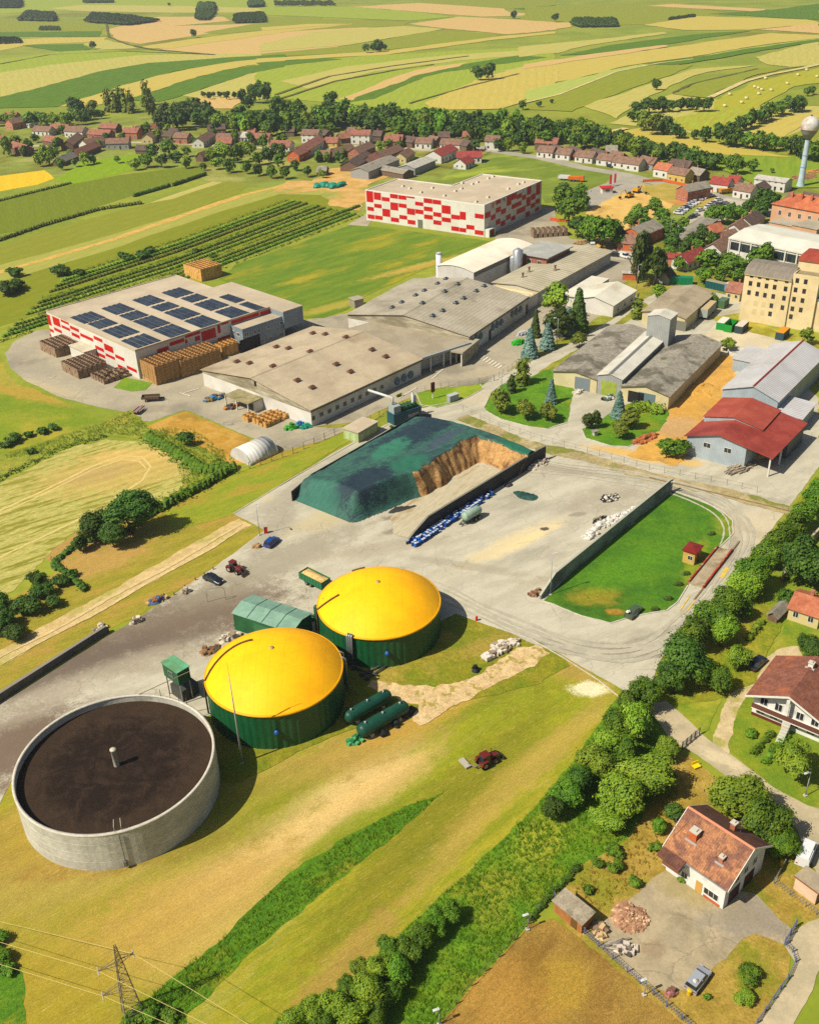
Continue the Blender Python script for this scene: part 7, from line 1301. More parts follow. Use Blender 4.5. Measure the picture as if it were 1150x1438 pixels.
for i in range(5): hedge(ordn(i)+' small round shrub on the bright lawn by the weighbridge',[((997,752),(961,808),(951,823),(937,843),(918,858))[i],((999.5,751),(963.5,807),(953.5,822),(939.5,842),(920.5,857))[i]],1.6,1.1,LFC,'shrub','shrub',dens=160,ls=.14,group='small shrubs on the bright lawn')
# tall grass
def tufts(label,poly,dens,h,lf,seed,cat='tall grass'):
    rs=random.Random(seed); P=[gp(*p).to_2d() for p in poly]; X0,X1=min(p.x for p in P),max(p.x for p in P); Y0,Y1=min(p.y for p in P),max(p.y for p in P); n=int((X1-X0)*(Y1-Y0)*dens); b=MB(); o=P[0]
    for i in range(n):
        q=(rs.uniform(X0,X1),rs.uniform(Y0,Y1))
        if not inpoly(q,P): continue
        hh=h*rs.uniform(.5,1.2)*(1+.6*mn.noise((q[0]*.15,q[1]*.15,seed)))
        for k in range(3):
            a=rs.gauss(.6,.5); w=rs.uniform(.03,.07); x,y=q[0]-o.x+rs.uniform(-.2,.2),q[1]-o.y+rs.uniform(-.2,.2); lx,ly=cos(a+1.57)*hh*.7,sin(a+1.57)*hh*.7
            b.v+=[(x-cos(a)*w,y-sin(a)*w,0),(x+cos(a)*w,y+sin(a)*w,0),(x+cos(a)*w*.5+lx,y+sin(a)*w*.5+ly,hh),(x-cos(a)*w*.5+lx,y-sin(a)*w*.5+ly,hh)]; m=len(b.v)-4; b.f.append((m,m+1,m+2,m+3)); b.m.append(0); b.sm.append(False)
    return obj('tall_grass',b,[lf],None,(o.x,o.y,.08),label=label,cat=cat,kind='stuff')
LG=leaf('4E8212','5E9016','84A028',.02,.25); 
tufts('tall green grass strip through the mown meadow',[(628,1111),(560,1139),(466,1193),(380,1254),(303,1329),(174,1430),(160,1500),(240,1500),(262,1423),(350,1338),(456,1250),(539,1186)],5.,.4,LG,1)
tufts('tall rough grass between mown meadow and dry field',[(880,975),(840,1025),(782,1103),(705,1182),(602,1276),(532,1342),(466,1403),(400,1480),(560,1500),(617,1438),(700,1348),(742,1296),(775,1260),(812,1214),(870,1188),(905,1150),(935,1060)],5.,.4,LG,2)
tufts('weedy grass between pasture and stubble field',[(0,645),(120,603),(185,580),(215,604),(270,602),(330,645),(260,690),(245,636),(195,614),(150,610),(60,640)],2.,.5,LG,3)
tufts('wild grass along the fence in the right corner garden',[(820,1225),(905,1165),(935,1120),(960,1090),(925,1200),(900,1240),(870,1260),(812,1300),(790,1285)],2.,.35,leaf('7A6A20','94802C','A89A40',.02,.4),4)
trees_finish()
# ================= VEHICLES AND MACHINES =================
TYRE=flat('141414',.9); RIMM=flat('8A8A88',.4,.5,.5)
def wheel(parent,x,y,r,w,rim=None):
    b=MB(); n=18; prof=[(r*.55,-w/2),(r*.92,-w/2),(r,-w*.3),(r,w*.3),(r*.92,w/2),(r*.55,w/2)]; vs=[];fs=[]
    for i in range(n):
        a=2*PI*i/n
        for q,s in prof: vs.append((x+q*cos(a),y+s,r+q*sin(a)))
    m=len(prof)
    for i in range(n):
        for j in range(m-1): fs.append((i*m+j,i*m+j+1,((i+1)%n)*m+j+1,((i+1)%n)*m+j))
    b.add(vs,fs); o=obj('wheel',b,TYRE,parent); b=MB()
    for s in (-1,1): b.add([(x+r*.55*cos(2*PI*i/12),y+s*w*.42,r+r*.55*sin(2*PI*i/12)) for i in range(12)]+[(x,y+s*w*.3,r)],[(i,(i+1)%12,12) for i in range(12)])
    obj('rim',b,rim or RIMM,o); return o
def paint_(c): return mat(c,None,rough=.25,spec=.6,fine=.03,fs=2)
CAR={}
def car(px,py,vec,col,label,kind='car',name='parked_car',cat='car',group=None):
    k=(col,kind); g=gp(px,py,.3); b_=gp(px+vec[0],py+vec[1]); a=gp(px,py); rz=math.atan2(b_.y-a.y,b_.x-a.x)
    if k in CAR: return dup(CAR[k],(g.x,g.y,.1),rz,label,group)
    t=thing(name,label,cat,(g.x,g.y,.1),rz,group)
    if kind=='van': L,W,hb,ht_=4.9,1.9,1.0,1.95; cab=[(-2.4,hb),(-2.35,ht_-.1),(-2.2,ht_),(1.0,ht_),(1.25,ht_-.1),(1.9,hb+.05)]; bodyp=[(-2.45,.3),(-2.45,hb),(1.9,hb+.05),(2.4,hb-.15),(2.48,.35)]
    elif kind=='hatch': L,W,hb,ht_=4.0,1.75,.9,1.5; cab=[(-1.95,hb),(-1.75,ht_-.05),(-1.4,ht_),(.4,ht_-.02),(1.15,hb)]; bodyp=[(-2.,.28),(-2.,hb),(1.15,hb),(1.9,hb-.15),(2.,.3)]
    else: L,W,hb,ht_=4.5,1.8,.88,1.42; cab=[(-1.75,hb+.02),(-1.1,ht_),(.35,ht_),(1.15,hb)]; bodyp=[(-2.25,.28),(-2.25,hb-.02),(-1.75,hb+.02),(1.15,hb),(2.15,hb-.15),(2.25,.3)]
    m=paint_(col); b=MB(); n=len(bodyp); ys=[(-W/2,.0),(-W/2+.06,0)]; 
    sec=[(y,s) for y,s in ((-W/2+.08,.94),(-W/2,1.),(W/2,1.),(W/2-.08,.94))]
    vs=[];
    for y,s in ((-W/2,0.),(-W/2+.1,.08),(W/2-.1,.08),(W/2,0.)): vs+= [(x*(1 if s else .985),y,z+(s if z>.5 else 0)) for x,z in bodyp]
    fs=[]
    for q in range(3):
        for i in range(n): fs.append((q*n+i,q*n+(i+1)%n,(q+1)*n+(i+1)%n,(q+1)*n+i))
    fs+= [list(range(n))[::-1],[3*n+i for i in range(n)]]; b.add(vs,fs); obj('body',b,m,t)
    def taper(pts,ya,yb,mt,nm,dz=0.):
        b=MB(); n=len(pts); z0=min(p[1] for p in pts); z1=max(p[1] for p in pts); f=lambda z:W/2-.08-(z-z0)/(z1-z0)*.16-ya
        b.add([(x,-f(z),z+dz) for x,z in pts]+[(x,f(z),z+dz) for x,z in pts],[list(range(n))[::-1],[n+i for i in range(n)]]+[(i,(i+1)%n,n+(i+1)%n,n+i) for i in range(n)]); return obj(nm,b,mt,t)
    taper(cab,0,0,GLASS,'cabin_glass',.06)
    zt=ht_; xs=[p[0] for p in cab if p[1]>ht_-.12]; b=MB(); b.box(min(xs)-.04,-W/2+.22,zt+.03,max(xs)+.04,W/2-.22,zt+.1); obj('roof',b,m,t)
    b=MB()
    if kind=='van': b.box(-2.42,-W/2+.06,hb,-.2,-W/2+.14,ht_); b.box(-2.42,W/2-.14,hb,-.2,W/2-.06,ht_); b.box(-2.44,-W/2+.14,hb,-2.34,W/2-.14,ht_)
    else:
        for xx in (-.35,): 
            for s in (-1,1): b.box(xx-.05,s*(W/2-.16)-.05,hb,xx+.05,s*(W/2-.16)+.05,ht_)
    obj('pillar',b,m,t)
    for x in (-L*.31,L*.31):
        for y in (-W/2+.08,W/2-.08): wheel(t,x,y,.32,.22)
    for s in (-1,1): b=MB(); b.box(L*.48,s*W*.36-.16,.55,L*.505,s*W*.36+.16,.72); obj('headlight',b,flat('D8D8D0',.2),t); b=MB(); b.box(-L*.505,s*W*.36-.14,.6,-L*.49,s*W*.36+.14,.78); obj('tail_light',b,flat('7A1410',.3),t)
    CAR[k]=t; return t
car(300,815,(8,3.5),'141A24','dark blue estate car parked on the yard left of the red tractor'); car(382,763,(7,-6),'123A7A','bright blue hatchback parked below the thin lamp at the yard edge','hatch')
car(1062,933,(8,-7.5),'1C222C','dark sedan parked at the end of the garden drive'); car(1131,1201,(5,-12),'C8C8C6','white van parked on the street at the right edge','van',name='parked_van',cat='van')
cw=car(979,1378,(6,-8),'8A8E94','silver wreck of a hatchback with junk on it in the paved yard','hatch',name='wrecked_car'); cg=car(889,861,(6,-5.5),'3A5A44','old green and white patched car at the corner of the bright lawn')
for i in range(4): b=MB(); b.blob((-1.9+.35*i,.3-.2*i,1.5),(.35,.3,.22),6,.3,random.Random(i)); obj('junk_load',b,flat(('C8C4B8','A8A49A','B4B0A4','6A6A62')[i]),cg if i<2 else cw)
for i,(x,y,c,l) in enumerate(((856,234,'1A2230','dark car driving on the village road past the white houses'),(876,361,'C4C4C0','white van parked by the dark fence near the workshop end'),(888,363,'B8B8B4','pale car half hidden left of the big pine'))): car(x,y,(4,1.2),c,l,'van' if i==1 else 'car')
g6=[(240,552),(256,541),(273,528),(291,516),(310,503),(330,491),(350,482),(372,462),(392,452),(330,578),(350,566),(432,512),(448,497),(468,486),(498,466),(512,497),(540,487),(380,533),(445,438),(140,567)]
for i,(x,y) in enumerate(g6):
    c=('C0C0BE','8A8E94','BCBCBA','22262E','9A9EA4','B8BABC')[i%6]; nm={'C0C0BE':'white','8A8E94':'silver grey','BCBCBA':'off white','22262E':'black','9A9EA4':'light grey','B8BABC':'pale silver'}[c]
    car(900+x/4.6,180+y/4.6,(4,-1.) if i>8 else (5,.6),c,nm+' car, number '+ordn(i)+' counted along the rows of the small town car park' if False else nm+' parked car, '+ordn(i)+' counted along the rows of the town car park',group='cars in the town car park')
# tankers, tractors, trailers
def tractor(px,py,vec,label,col='5E1E18'):
    g=gp(px,py); b_=gp(px+vec[0],py+vec[1]); rz=math.atan2(b_.y-g.y,b_.x-g.x); t=thing('tractor',label,'tractor',(g.x,g.y,.05),rz); m=paint_(col)
    for s in (-1,1): wheel(t,-1.1,s*.95,.85,.5,flat('9A8A7A')); wheel(t,1.35,s*.85,.6,.38,flat('9A8A7A'))
    b=MB(); b.box(-1.6,-.35,.6,2.1,.35,1.0); b.extr([(.2,1.),(2.3,1.),(2.3,1.55),(2.1,1.75),(.2,1.85)],'x' if False else 'y',-.42,.42); obj('hood',b,m,t)
    b=MB(); b.add([(-1.35,-.75,1.1),(.3,-.75,1.1),(.3,.75,1.1),(-1.35,.75,1.1),(-1.2,-.62,2.6),(.1,-.62,2.6),(.1,.62,2.6),(-1.2,.62,2.6)],[(0,3,2,1),(4,5,6,7),(0,1,5,4),(1,2,6,5),(2,3,7,6),(3,0,4,7)]); obj('cab',b,GLASS,t)
    b=MB(); b.box(-1.35,-.75,2.6,.25,.75,2.75); obj('cab_roof',b,m,t)
    for s in (-1,1): b=MB(); b.extr([(-2.0,1.),(-1.7,1.75),(-.5,1.8),(-.25,1.1),(-.4,1.1),(-.6,1.65),(-1.6,1.62),(-1.9,1.)],'y',s*.95-.28,s*.95+.28); obj('mudguard',b,m,t)
    b=MB(); b.tube([(1.2,.5,1.7),(1.2,.5,2.8)],.06,6); obj('exhaust',b,BLK,t)
    for s in (-1,1): b=MB(); b.tube([(.3,s*.55,1.9),(2.2,s*.55,1.7),(3.1,s*.5,.7)],.09,6); obj('loader_arm',b,flat('4A3228'),t)
    b=MB(); b.extr([(3.0,.2),(3.7,.15),(3.5,.3),(3.15,.8),(3.0,.8)],'y',-.95,.95); obj('bucket',b,flat('3E342C'),t); t.scale=(.88,)*3; return t
tf_=tractor(684,1073,(11,-5.5),'red tractor mowing the meadow, with side mower behind')
b=MB(); b.box(-2.6,-.1,.5,-1.6,.1,.7); b.tube([(-2.5,0,.6),(-3.2,1.6,.5)],.12,6); obj('mower_arm',b,flat('6A6058'),tf_); b=MB(); b.box(-4.0,.9,.12,-2.9,3.4,.5); obj('mower_deck',b,flat('9A9484'),tf_)
tractor(331,803,(9,4),'red tractor with loader parked on the yard beside the dark car'); b=MB()
# grain trailer
def trailer(px,py,vec,L,W,h,label,col,load=None,name='trailer',wheels=2,leg=.9):
    g=gp(px,py); b_=gp(px+vec[0],py+vec[1]); rz=math.atan2(b_.y-g.y,b_.x-g.x); t=thing(name,label,'trailer',(g.x,g.y,.08),rz); m=flat(col,.5); b=MB(); b.box(-L/2,-W/2,leg,L/2,-W/2+.08,leg+h); b.box(-L/2,W/2-.08,leg,L/2,W/2,leg+h); b.box(-L/2,-W/2+.08,leg,-L/2+.08,W/2-.08,leg+h); b.box(L/2-.08,-W/2+.08,leg,L/2,W/2-.08,leg+h); b.box(-L/2+.08,-W/2+.08,leg,L/2-.08,W/2-.08,leg+.1)
    for i in range(int(L/.8)+1): x=-L/2+i*.8; b.box(x-.04,-W/2-.05,leg,x+.04,-W/2-.001,leg+h); b.box(x-.04,W/2+.001,leg,x+.04,W/2+.05,leg+h)
    obj('side_board',b,m,t); b=MB(); b.box(-L/2,-.4,leg-.25,L/2+1.3,-.25,leg-.02); b.box(-L/2,.25,leg-.25,L/2+1.3,.4,leg-.02); obj('chassis',b,BLK,t)
    for i in range(wheels):
        for s in (-1,1): wheel(t,-L*.15+i*1.15-.4,s*(W/2-.2),.45,.3)
    if load:
        b=MB(); n=10; vs=[(-L/2+.1+(L-.2)*i/n,-W/2+.1+(W-.2)*j/5,leg+h*.8+.55*sin(PI*i/n)*sin(PI*j/5)+.08*mn.noise((i*.9,j*.8,2))) for i in range(n+1) for j in range(6)]; b.add(vs,[(i*6+j,(i+1)*6+j,(i+1)*6+j+1,i*6+j+1) for i in range(n) for j in range(5)],True); obj('load',b,load,t)
    return t
trailer(443,822,(10,5),6.5,2.5,1.6,'green trailer heaped with pale chopped grain behind the nearer shed','1E6A4A',mat('B09058','BE9E68',s=1.,fine=.25,fs=4),name='grain_trailer')
trailer(213,563,(9,-.5),5.,2.2,.7,'rusty flat tipping trailer parked by the road fork','5A4A3A',None,name='flatbed_trailer',wheels=1); 
t=trailer(195,580,(6,-5),3.6,1.4,.3,'narrow low loader frame lying beside the rusty trailer','8A6A6A',None,name='low_trailer',wheels=1)
g=gp(662,731); b_=gp(678,722); t=thing('tanker_trailer','pale green slurry tanker trailer parked beside the blue drums','trailer',(g.x,g.y,.08),math.atan2(b_.y-g.y,b_.x-g.x)); b=MB(); n=20; prof=[(-2.7,.01),(-2.65,.6),(-2.45,.95),(-2.2,1.05),(2.2,1.05),(2.45,.95),(2.65,.6),(2.7,.01)]; vs=[(x,r*cos(2*PI*i/n),1.9+r*sin(2*PI*i/n)) for i in range(n) for x,r in prof]; b.add(vs,[(i*8+j,i*8+j+1,((i+1)%n)*8+j+1,((i+1)%n)*8+j) for i in range(n) for j in range(7)],True); obj('tank_body',b,mat('7E9282','8A9E8C',s=.6,rough=.4,fine=.08),t)
for x in (.3,1.5):
    for s in (-1,1): wheel(t,x,s*.95,.5,.35)
b=MB(); b.box(-2.6,-.5,.7,2.4,.5,.9); b.tube([(-2.6,.4,.8),(-4.,0,.6)],.1,6); b.tube([(-2.6,-.4,.8),(-4.,0,.6)],.1,6); b.tube([(2.2,0,2.9),(2.2,0,3.2)],.3,8); obj('chassis',b,flat('3E4A44'),t); b=MB(); b.tube([(-2.7,.2,1.),(-3.1,.4,.5),(-3.4,.6,.3)],.14,6); obj('hose',b,flat('2E6A3A'),t)
# blue drums along the silage wall
DB=[flat('123E8A',.4),flat('2458A8',.4),flat('8A9CB0',.5),flat('1C3E6A',.4)]
def drum_mesh(m,m2):
    b=MB(); b.lathe([(.29,0),(.3,.28),(.32,.3),(.3,.32),(.3,.58),(.32,.6),(.3,.62),(.29,.88)],n=10); b.mi=1; b.lathe([(.29,.88),(.01,.885)],n=10); return mesh(b,[m,m2],'drum')
DM=[drum_mesh(DB[0],DB[1]),drum_mesh(DB[1],flat('B4BAC0')),drum_mesh(DB[3],DB[2]),drum_mesh(DB[0],flat('A8ACB0'))]; rs=random.Random(5); pa,pb=gp(582,768).to_2d(),gp(692,694).to_2d(); d=(pb-pa); LL=d.length; d/=LL; nn=Vector((-d.y,d.x)); q=[]; s=0
while s<LL:
    for r in range(4):
        if rs.random()<.18 or (r==3 and s>LL*.55): continue
        p=pa+d*(s+rs.uniform(-.12,.12))+nn*(r*.72-.3+rs.uniform(-.1,.1)); q.append((s,r,p))
    s+=.74
q=q[:290]
for i,(s,r,p) in enumerate(q):
    k=rs.randrange(4); c=('deep blue','bright blue with white top','dark blue with pale top','blue with grey top')[k]
    o=obj('drum',DM[k],None,None,(p.x,p.y,.09),rs.uniform(0,6),label=c+' drum, '+ordn(i)+' along the drum rows from the sloping wall end',cat='drum',group='drums along the silage wall'); o.scale=(1.15,1.15,rs.uniform(.95,1.25))

# containers, skips and trucks
def container(px,py,vec,L,W,h,label,col,top=None,name='container',cat='container',open_=False,leg=.0):
    g=gp(px,py,h*.5); b_=gp(px+vec[0],py+vec[1]); a_=gp(px,py); rz=math.atan2(b_.y-a_.y,b_.x-a_.x); t=thing(name,label,cat,(g.x,g.y,.12),rz); m=mat(col,None,rough=.5,fine=.08,corr=('X',.35,.03)); b=MB()
    b.box(-L/2,-W/2,leg,L/2,-W/2+.1,leg+h); b.box(-L/2,W/2-.1,leg,L/2,W/2,leg+h); b.box(-L/2,-W/2+.1,leg,-L/2+.1,W/2-.1,leg+h); b.box(L/2-.1,-W/2+.1,leg,L/2,W/2-.1,leg+h); b.box(-L/2+.1,-W/2+.1,leg,L/2-.1,W/2-.1,leg+.15); obj('side',b,m,t)
    if not open_: b=MB(); b.box(-L/2+.02,-W/2+.02,leg+h,L/2-.02,W/2-.02,leg+h+.08); obj('lid',b,flat(top or col),t)
    b=MB()
    for k in range(int(L/1.2)+1): x=-L/2+.04+k*(L-.08)/max(1,int(L/1.2)); b.box(x-.05,-W/2-.06,leg,x+.05,-W/2-.001,leg+h)
    obj('rib',b,m,t)
    if leg:
        for x in (-L*.3,-L*.2,L*.35):
            for s in (-1,1): wheel(t,x,s*(W/2-.25),.48,.3)
    return t
container(956.5,394,(8,.4),8,2.6,2.6,'bright sea green container on the verge behind the brown roof','0E7A5A'); container(1007,401.5,(8,1.8),8.5,2.5,2.6,'dark teal container with pale lid behind the brown roofed shed','12484A','8A8468')
container(1033,409,(8,2),8,2.6,2.6,'grey covered trailer with pale top beside the mill','6E7880','B4AC98',leg=.9,name='box_trailer',cat='trailer'); container(993,438,(6,-6),10,2.6,2.7,'long box trailer with beige top on the gravel by the brown shed','8E948C','A89470',leg=.9,name='box_trailer',cat='trailer')
container(1014.5,426,(4,-3),4.5,2.6,2.6,'small weathered green container near the mill','3E6A4A','4A6250'); container(1014.6,455,(5,-4.5),6,2.5,2.4,'green skip with white cover, leftmost of three in a row','0E8A3E','C0BCAE',name='skip',cat='skip'); container(1025.5,458,(5,-4.5),6,2.5,2.4,'open bright green skip in the middle of three','1A8A2E',None,name='skip',cat='skip',open_=True); container(1040.5,460,(5,-4.5),6,2.5,2.4,'dark grey skip with white cover, rightmost of three','2E3E3E','B8AEA0',name='skip',cat='skip'); container(1098,469,(5,-4.5),6,2.5,2.4,'dark skip with orange cover standing alone by the mill','2A4248','B87A1E',name='skip',cat='skip')
container(862,357,(8,.6),10,2.3,1.5,'low dark fence like container beside the white van','2A2E30','3A3E40')
def truck(px,py,vec,label,cab,body,L=6.,tank=False):
    g=gp(px,py); b_=gp(px+vec[0],py+vec[1]); t=thing('truck',label,'truck',(g.x,g.y,.1),math.atan2(b_.y-g.y,b_.x-g.x)); b=MB(); b.extr([(L/2-2,.7),(L/2,.7),(L/2,2.0),(L/2-.3,2.8),(L/2-2,2.8)],'y',-1.2,1.2); obj('cab',b,paint_(cab),t); b=MB(); b.box(L/2-.12,-1.1,1.7,L/2+.03,1.1,2.3); obj('windscreen',b,GLASS,t)
    b=MB()
    if tank: b.lathe([(.01,-L/2+.2),(1.1,-L/2+.3),(1.15,L/2-2.4),(.01,L/2-2.2)],n=14); b.v=[(z,y,2.-x*0+ -x) if False else (z,y,1.9+x) for x,y,z in b.v]
    else: b.add([(-L/2,-1.25,1.),(L/2-2.2,-1.25,1.),(L/2-2.2,1.25,1.),(-L/2,1.25,1.),(-L/2-.1,-1.3,2.4),(L/2-2.1,-1.3,2.5),(L/2-2.1,1.3,2.5),(-L/2-.1,1.3,2.4)],[(0,3,2,1),(4,5,6,7),(0,1,5,4),(1,2,6,5),(2,3,7,6),(3,0,4,7)])
    obj('load_body',b,flat(body),t)
    for x in (-L*.35,-L*.15,L*.33):
        for s in (-1,1): wheel(t,x,s*1.05,.5,.3)
    return t
truck(808.7,255,(6,.3),'orange tipper truck on the road apron beside the red kiosk','C05A0A','B8600E',8); trailer(792,253,(6,.3),6.,2.5,1.5,'white tipper trailer coupled behind the orange truck','C0C0BC',None,name='tipper_trailer',wheels=2)
truck(812,226,(6,1.2),'red tanker lorry on the village road','7A1E1A','8A3A34',9,tank=True); truck(802,224,(6,1.2),'dark tractor unit ahead of the red tanker on the village road','3E1E1C','4A2A26',4); truck(1018,272,(5,-.6),'yellow loader lorry on the village road near the car park','B06A14','A8781E',6.5)
car(831,341,(2,5),'C6C6C4','white delivery van parked at the log pile','van',name='parked_van',cat='van')
def excavator(px,py,vec,label):
    g=gp(px,py); b_=gp(px+vec[0],py+vec[1]); t=thing('excavator',label,'excavator',(g.x,g.y,.15),math.atan2(b_.y-g.y,b_.x-g.x)); m=flat('B8860E',.5); b=MB(); b.box(-1.8,-1.2,0,1.8,-.7,.8); b.box(-1.8,.7,0,1.8,1.2,.8); obj('track',b,BLK,t); b=MB(); b.box(-2,-1.2,.9,1.2,1.2,2.0); obj('body',b,m,t); b=MB(); b.box(.0,.2,2.,1.3,1.2,3.0); obj('cab',b,GLASS,t); b=MB(); b.tube([(1.,-.3,1.8),(3.,-.3,4.2),(5.,-.3,3.2),(5.6,-.3,1.2)],.25,6); obj('boom',b,m,t); b=MB(); b.rbox((5.6,-.3,.4),(.9,1.,.9)); obj('bucket',b,BLK,t)
excavator(894,271,(5,1),'yellow excavator at the top of the sandy building site'); excavator(883,278,(-5,1),'orange brown excavator lower on the sandy building site')
K=thing('sales_kiosk','small white kiosk with red roof at the road junction','kiosk',tuple(gp(851,271)),R(5)); b=MB(); b.box(-2.5,-2,0,2.5,2,2.6); obj('wall',b,WL['white'],K); b=MB(); b.box(-3,-2.5,2.6,3,2.5,3.0); obj('roof',b,flat('A81E18'),K); win(K,'S',0,1.,2,1.2); K.children[-1].location.y=-2.02
for i,(x,y) in enumerate(((855,263),(858,262),(861,261))): g=gp(x,y); t=thing('banner_flag',('red','white','red and white')[i]+' upright banner flag beside the kiosk, '+ordn(i)+' of three from the left','flag',tuple(g)); b=MB(); b.tube([(0,0,0),(0,0,6)],.08,5); obj('pole',b,STEEL,t); b=MB(); b.box(.1,-.04,1.5,1.1,.04,5.9); obj('banner',b,flat('B42A24' if i!=1 else 'C4C2BC'),t)
for i,(p,l) in enumerate((((940,256),'long orange safety mesh along the road above the diggings'),((780,311),'orange safety mesh by the round dark tree'))):
    q=[(902,256),(930,255),(960,261),(1000,270)] if i==0 else [(772,310),(792,312),(812,316)]; P=[gp(*k).to_2d() for k in q]; o=P[0]; b=MB(); 
    for a,c in zip(P,P[1:]): a,c=a-o,c-o; b.quad((a.x,a.y,0),(c.x,c.y,0),(c.x,c.y,1.2),(a.x,a.y,1.2)); b.quad((a.x,a.y+.1,0),(c.x,c.y+.1,0),(c.x,c.y+.1,1.2),(a.x,a.y+.1,1.2)); 
    obj('safety_mesh',b,flat('B8501E'),None,(o.x,o.y,.13),label=l,cat='mesh fence')
# round bales, heaps, piles
def heap(px,py,rx,ry,h,m,label,name='heap',cat='heap',ang=0,seed=1,n=26,kind='blocks',s=.35):
    rs=random.Random(seed+int(px)); g=gp(px,py); b=MB(); N=16
    vs=[(0,0,h*.8)]+[(rx*.6*cos(2*PI*i/N)*(1+.15*rs.uniform(-1,1)),ry*.6*sin(2*PI*i/N)*(1+.15*rs.uniform(-1,1)),h*.5) for i in range(N)]+[(rx*cos(2*PI*i/N)*(1+.18*rs.uniform(-1,1)),ry*sin(2*PI*i/N)*(1+.18*rs.uniform(-1,1)),0) for i in range(N)]
    b.add(vs,[(0,1+i,1+(i+1)%N) for i in range(N)]+[(1+i,1+N+i,1+N+(i+1)%N,1+(i+1)%N) for i in range(N)])
    ms=m if isinstance(m,list) else [m]
    for k in range(n):
        a=rs.uniform(0,6.28); d=rs.random()**.6; x,y=rx*d*cos(a),ry*d*sin(a); z=h*(1-d)*.9; b.mi=rs.randrange(len(ms)); sz=s*rs.uniform(.5,1.4)
        if kind=='blocks': b.rbox((x,y,z),(sz*rs.uniform(.7,1.6),sz,sz*rs.uniform(.4,.9)),rs.uniform(0,3))
        elif kind=='logs': q=rs.uniform(-.4,.4); b.tube([(x-cos(q)*sz*3,y-sin(q)*sz*3,z+.2),(x+cos(q)*sz*3,y+sin(q)*sz*3,z+.25)],sz*.35,6)
        else: b.blob((x,y,z+sz*.3),(sz,sz*.8,sz*.6),6,.3,rs)
    return obj(name,b,ms,None,(g.x,g.y,.1),ang,label=label,cat=cat)
RUB=[mat('A89A86','B4A892',s=1,fine=.2),mat('7A6A58','8A7A66',s=1,fine=.2),flat('C0BAAE')]; WHB=[flat('C8C4BA'),flat('B4B0A6'),flat('A8A498')]; BRK=[mat('8E6A50','9C785C',s=1,fine=.2),mat('B0926E','BEA07E',s=1,fine=.2),mat('7E5A44','8A6650',s=1)]
heap(884,1310-20,2.5,2.5,.9,BRK,'pile of broken roof tiles and bricks on the paved yard',cat='rubble',name='rubble_heap',n=160,s=.22); heap(884,1289,1.5,1.8,.7,BRK,'smaller upper part of the tile pile on the paved yard',cat='rubble',name='rubble_heap',n=90,s=.2)
heap(877,1333,1.6,1.,.7,[flat('B4A898'),flat('6A6054'),flat('4A4640')],'junk of boards and sheets by the garden fence',name='junk_heap',cat='junk',n=30,s=.5); heap(843,1308,1.2,1.6,.6,[flat('B49A70'),flat('7A6650')],'stacked planks and boxes beside the garden shed',name='plank_stack',cat='planks',n=26,s=.45); heap(862,1328,1.4,.8,.3,[flat('7A7264'),flat('9A9080')],'heap of timber offcuts between shed and yard',name='plank_stack',cat='planks',kind='logs',n=20,s=.3)
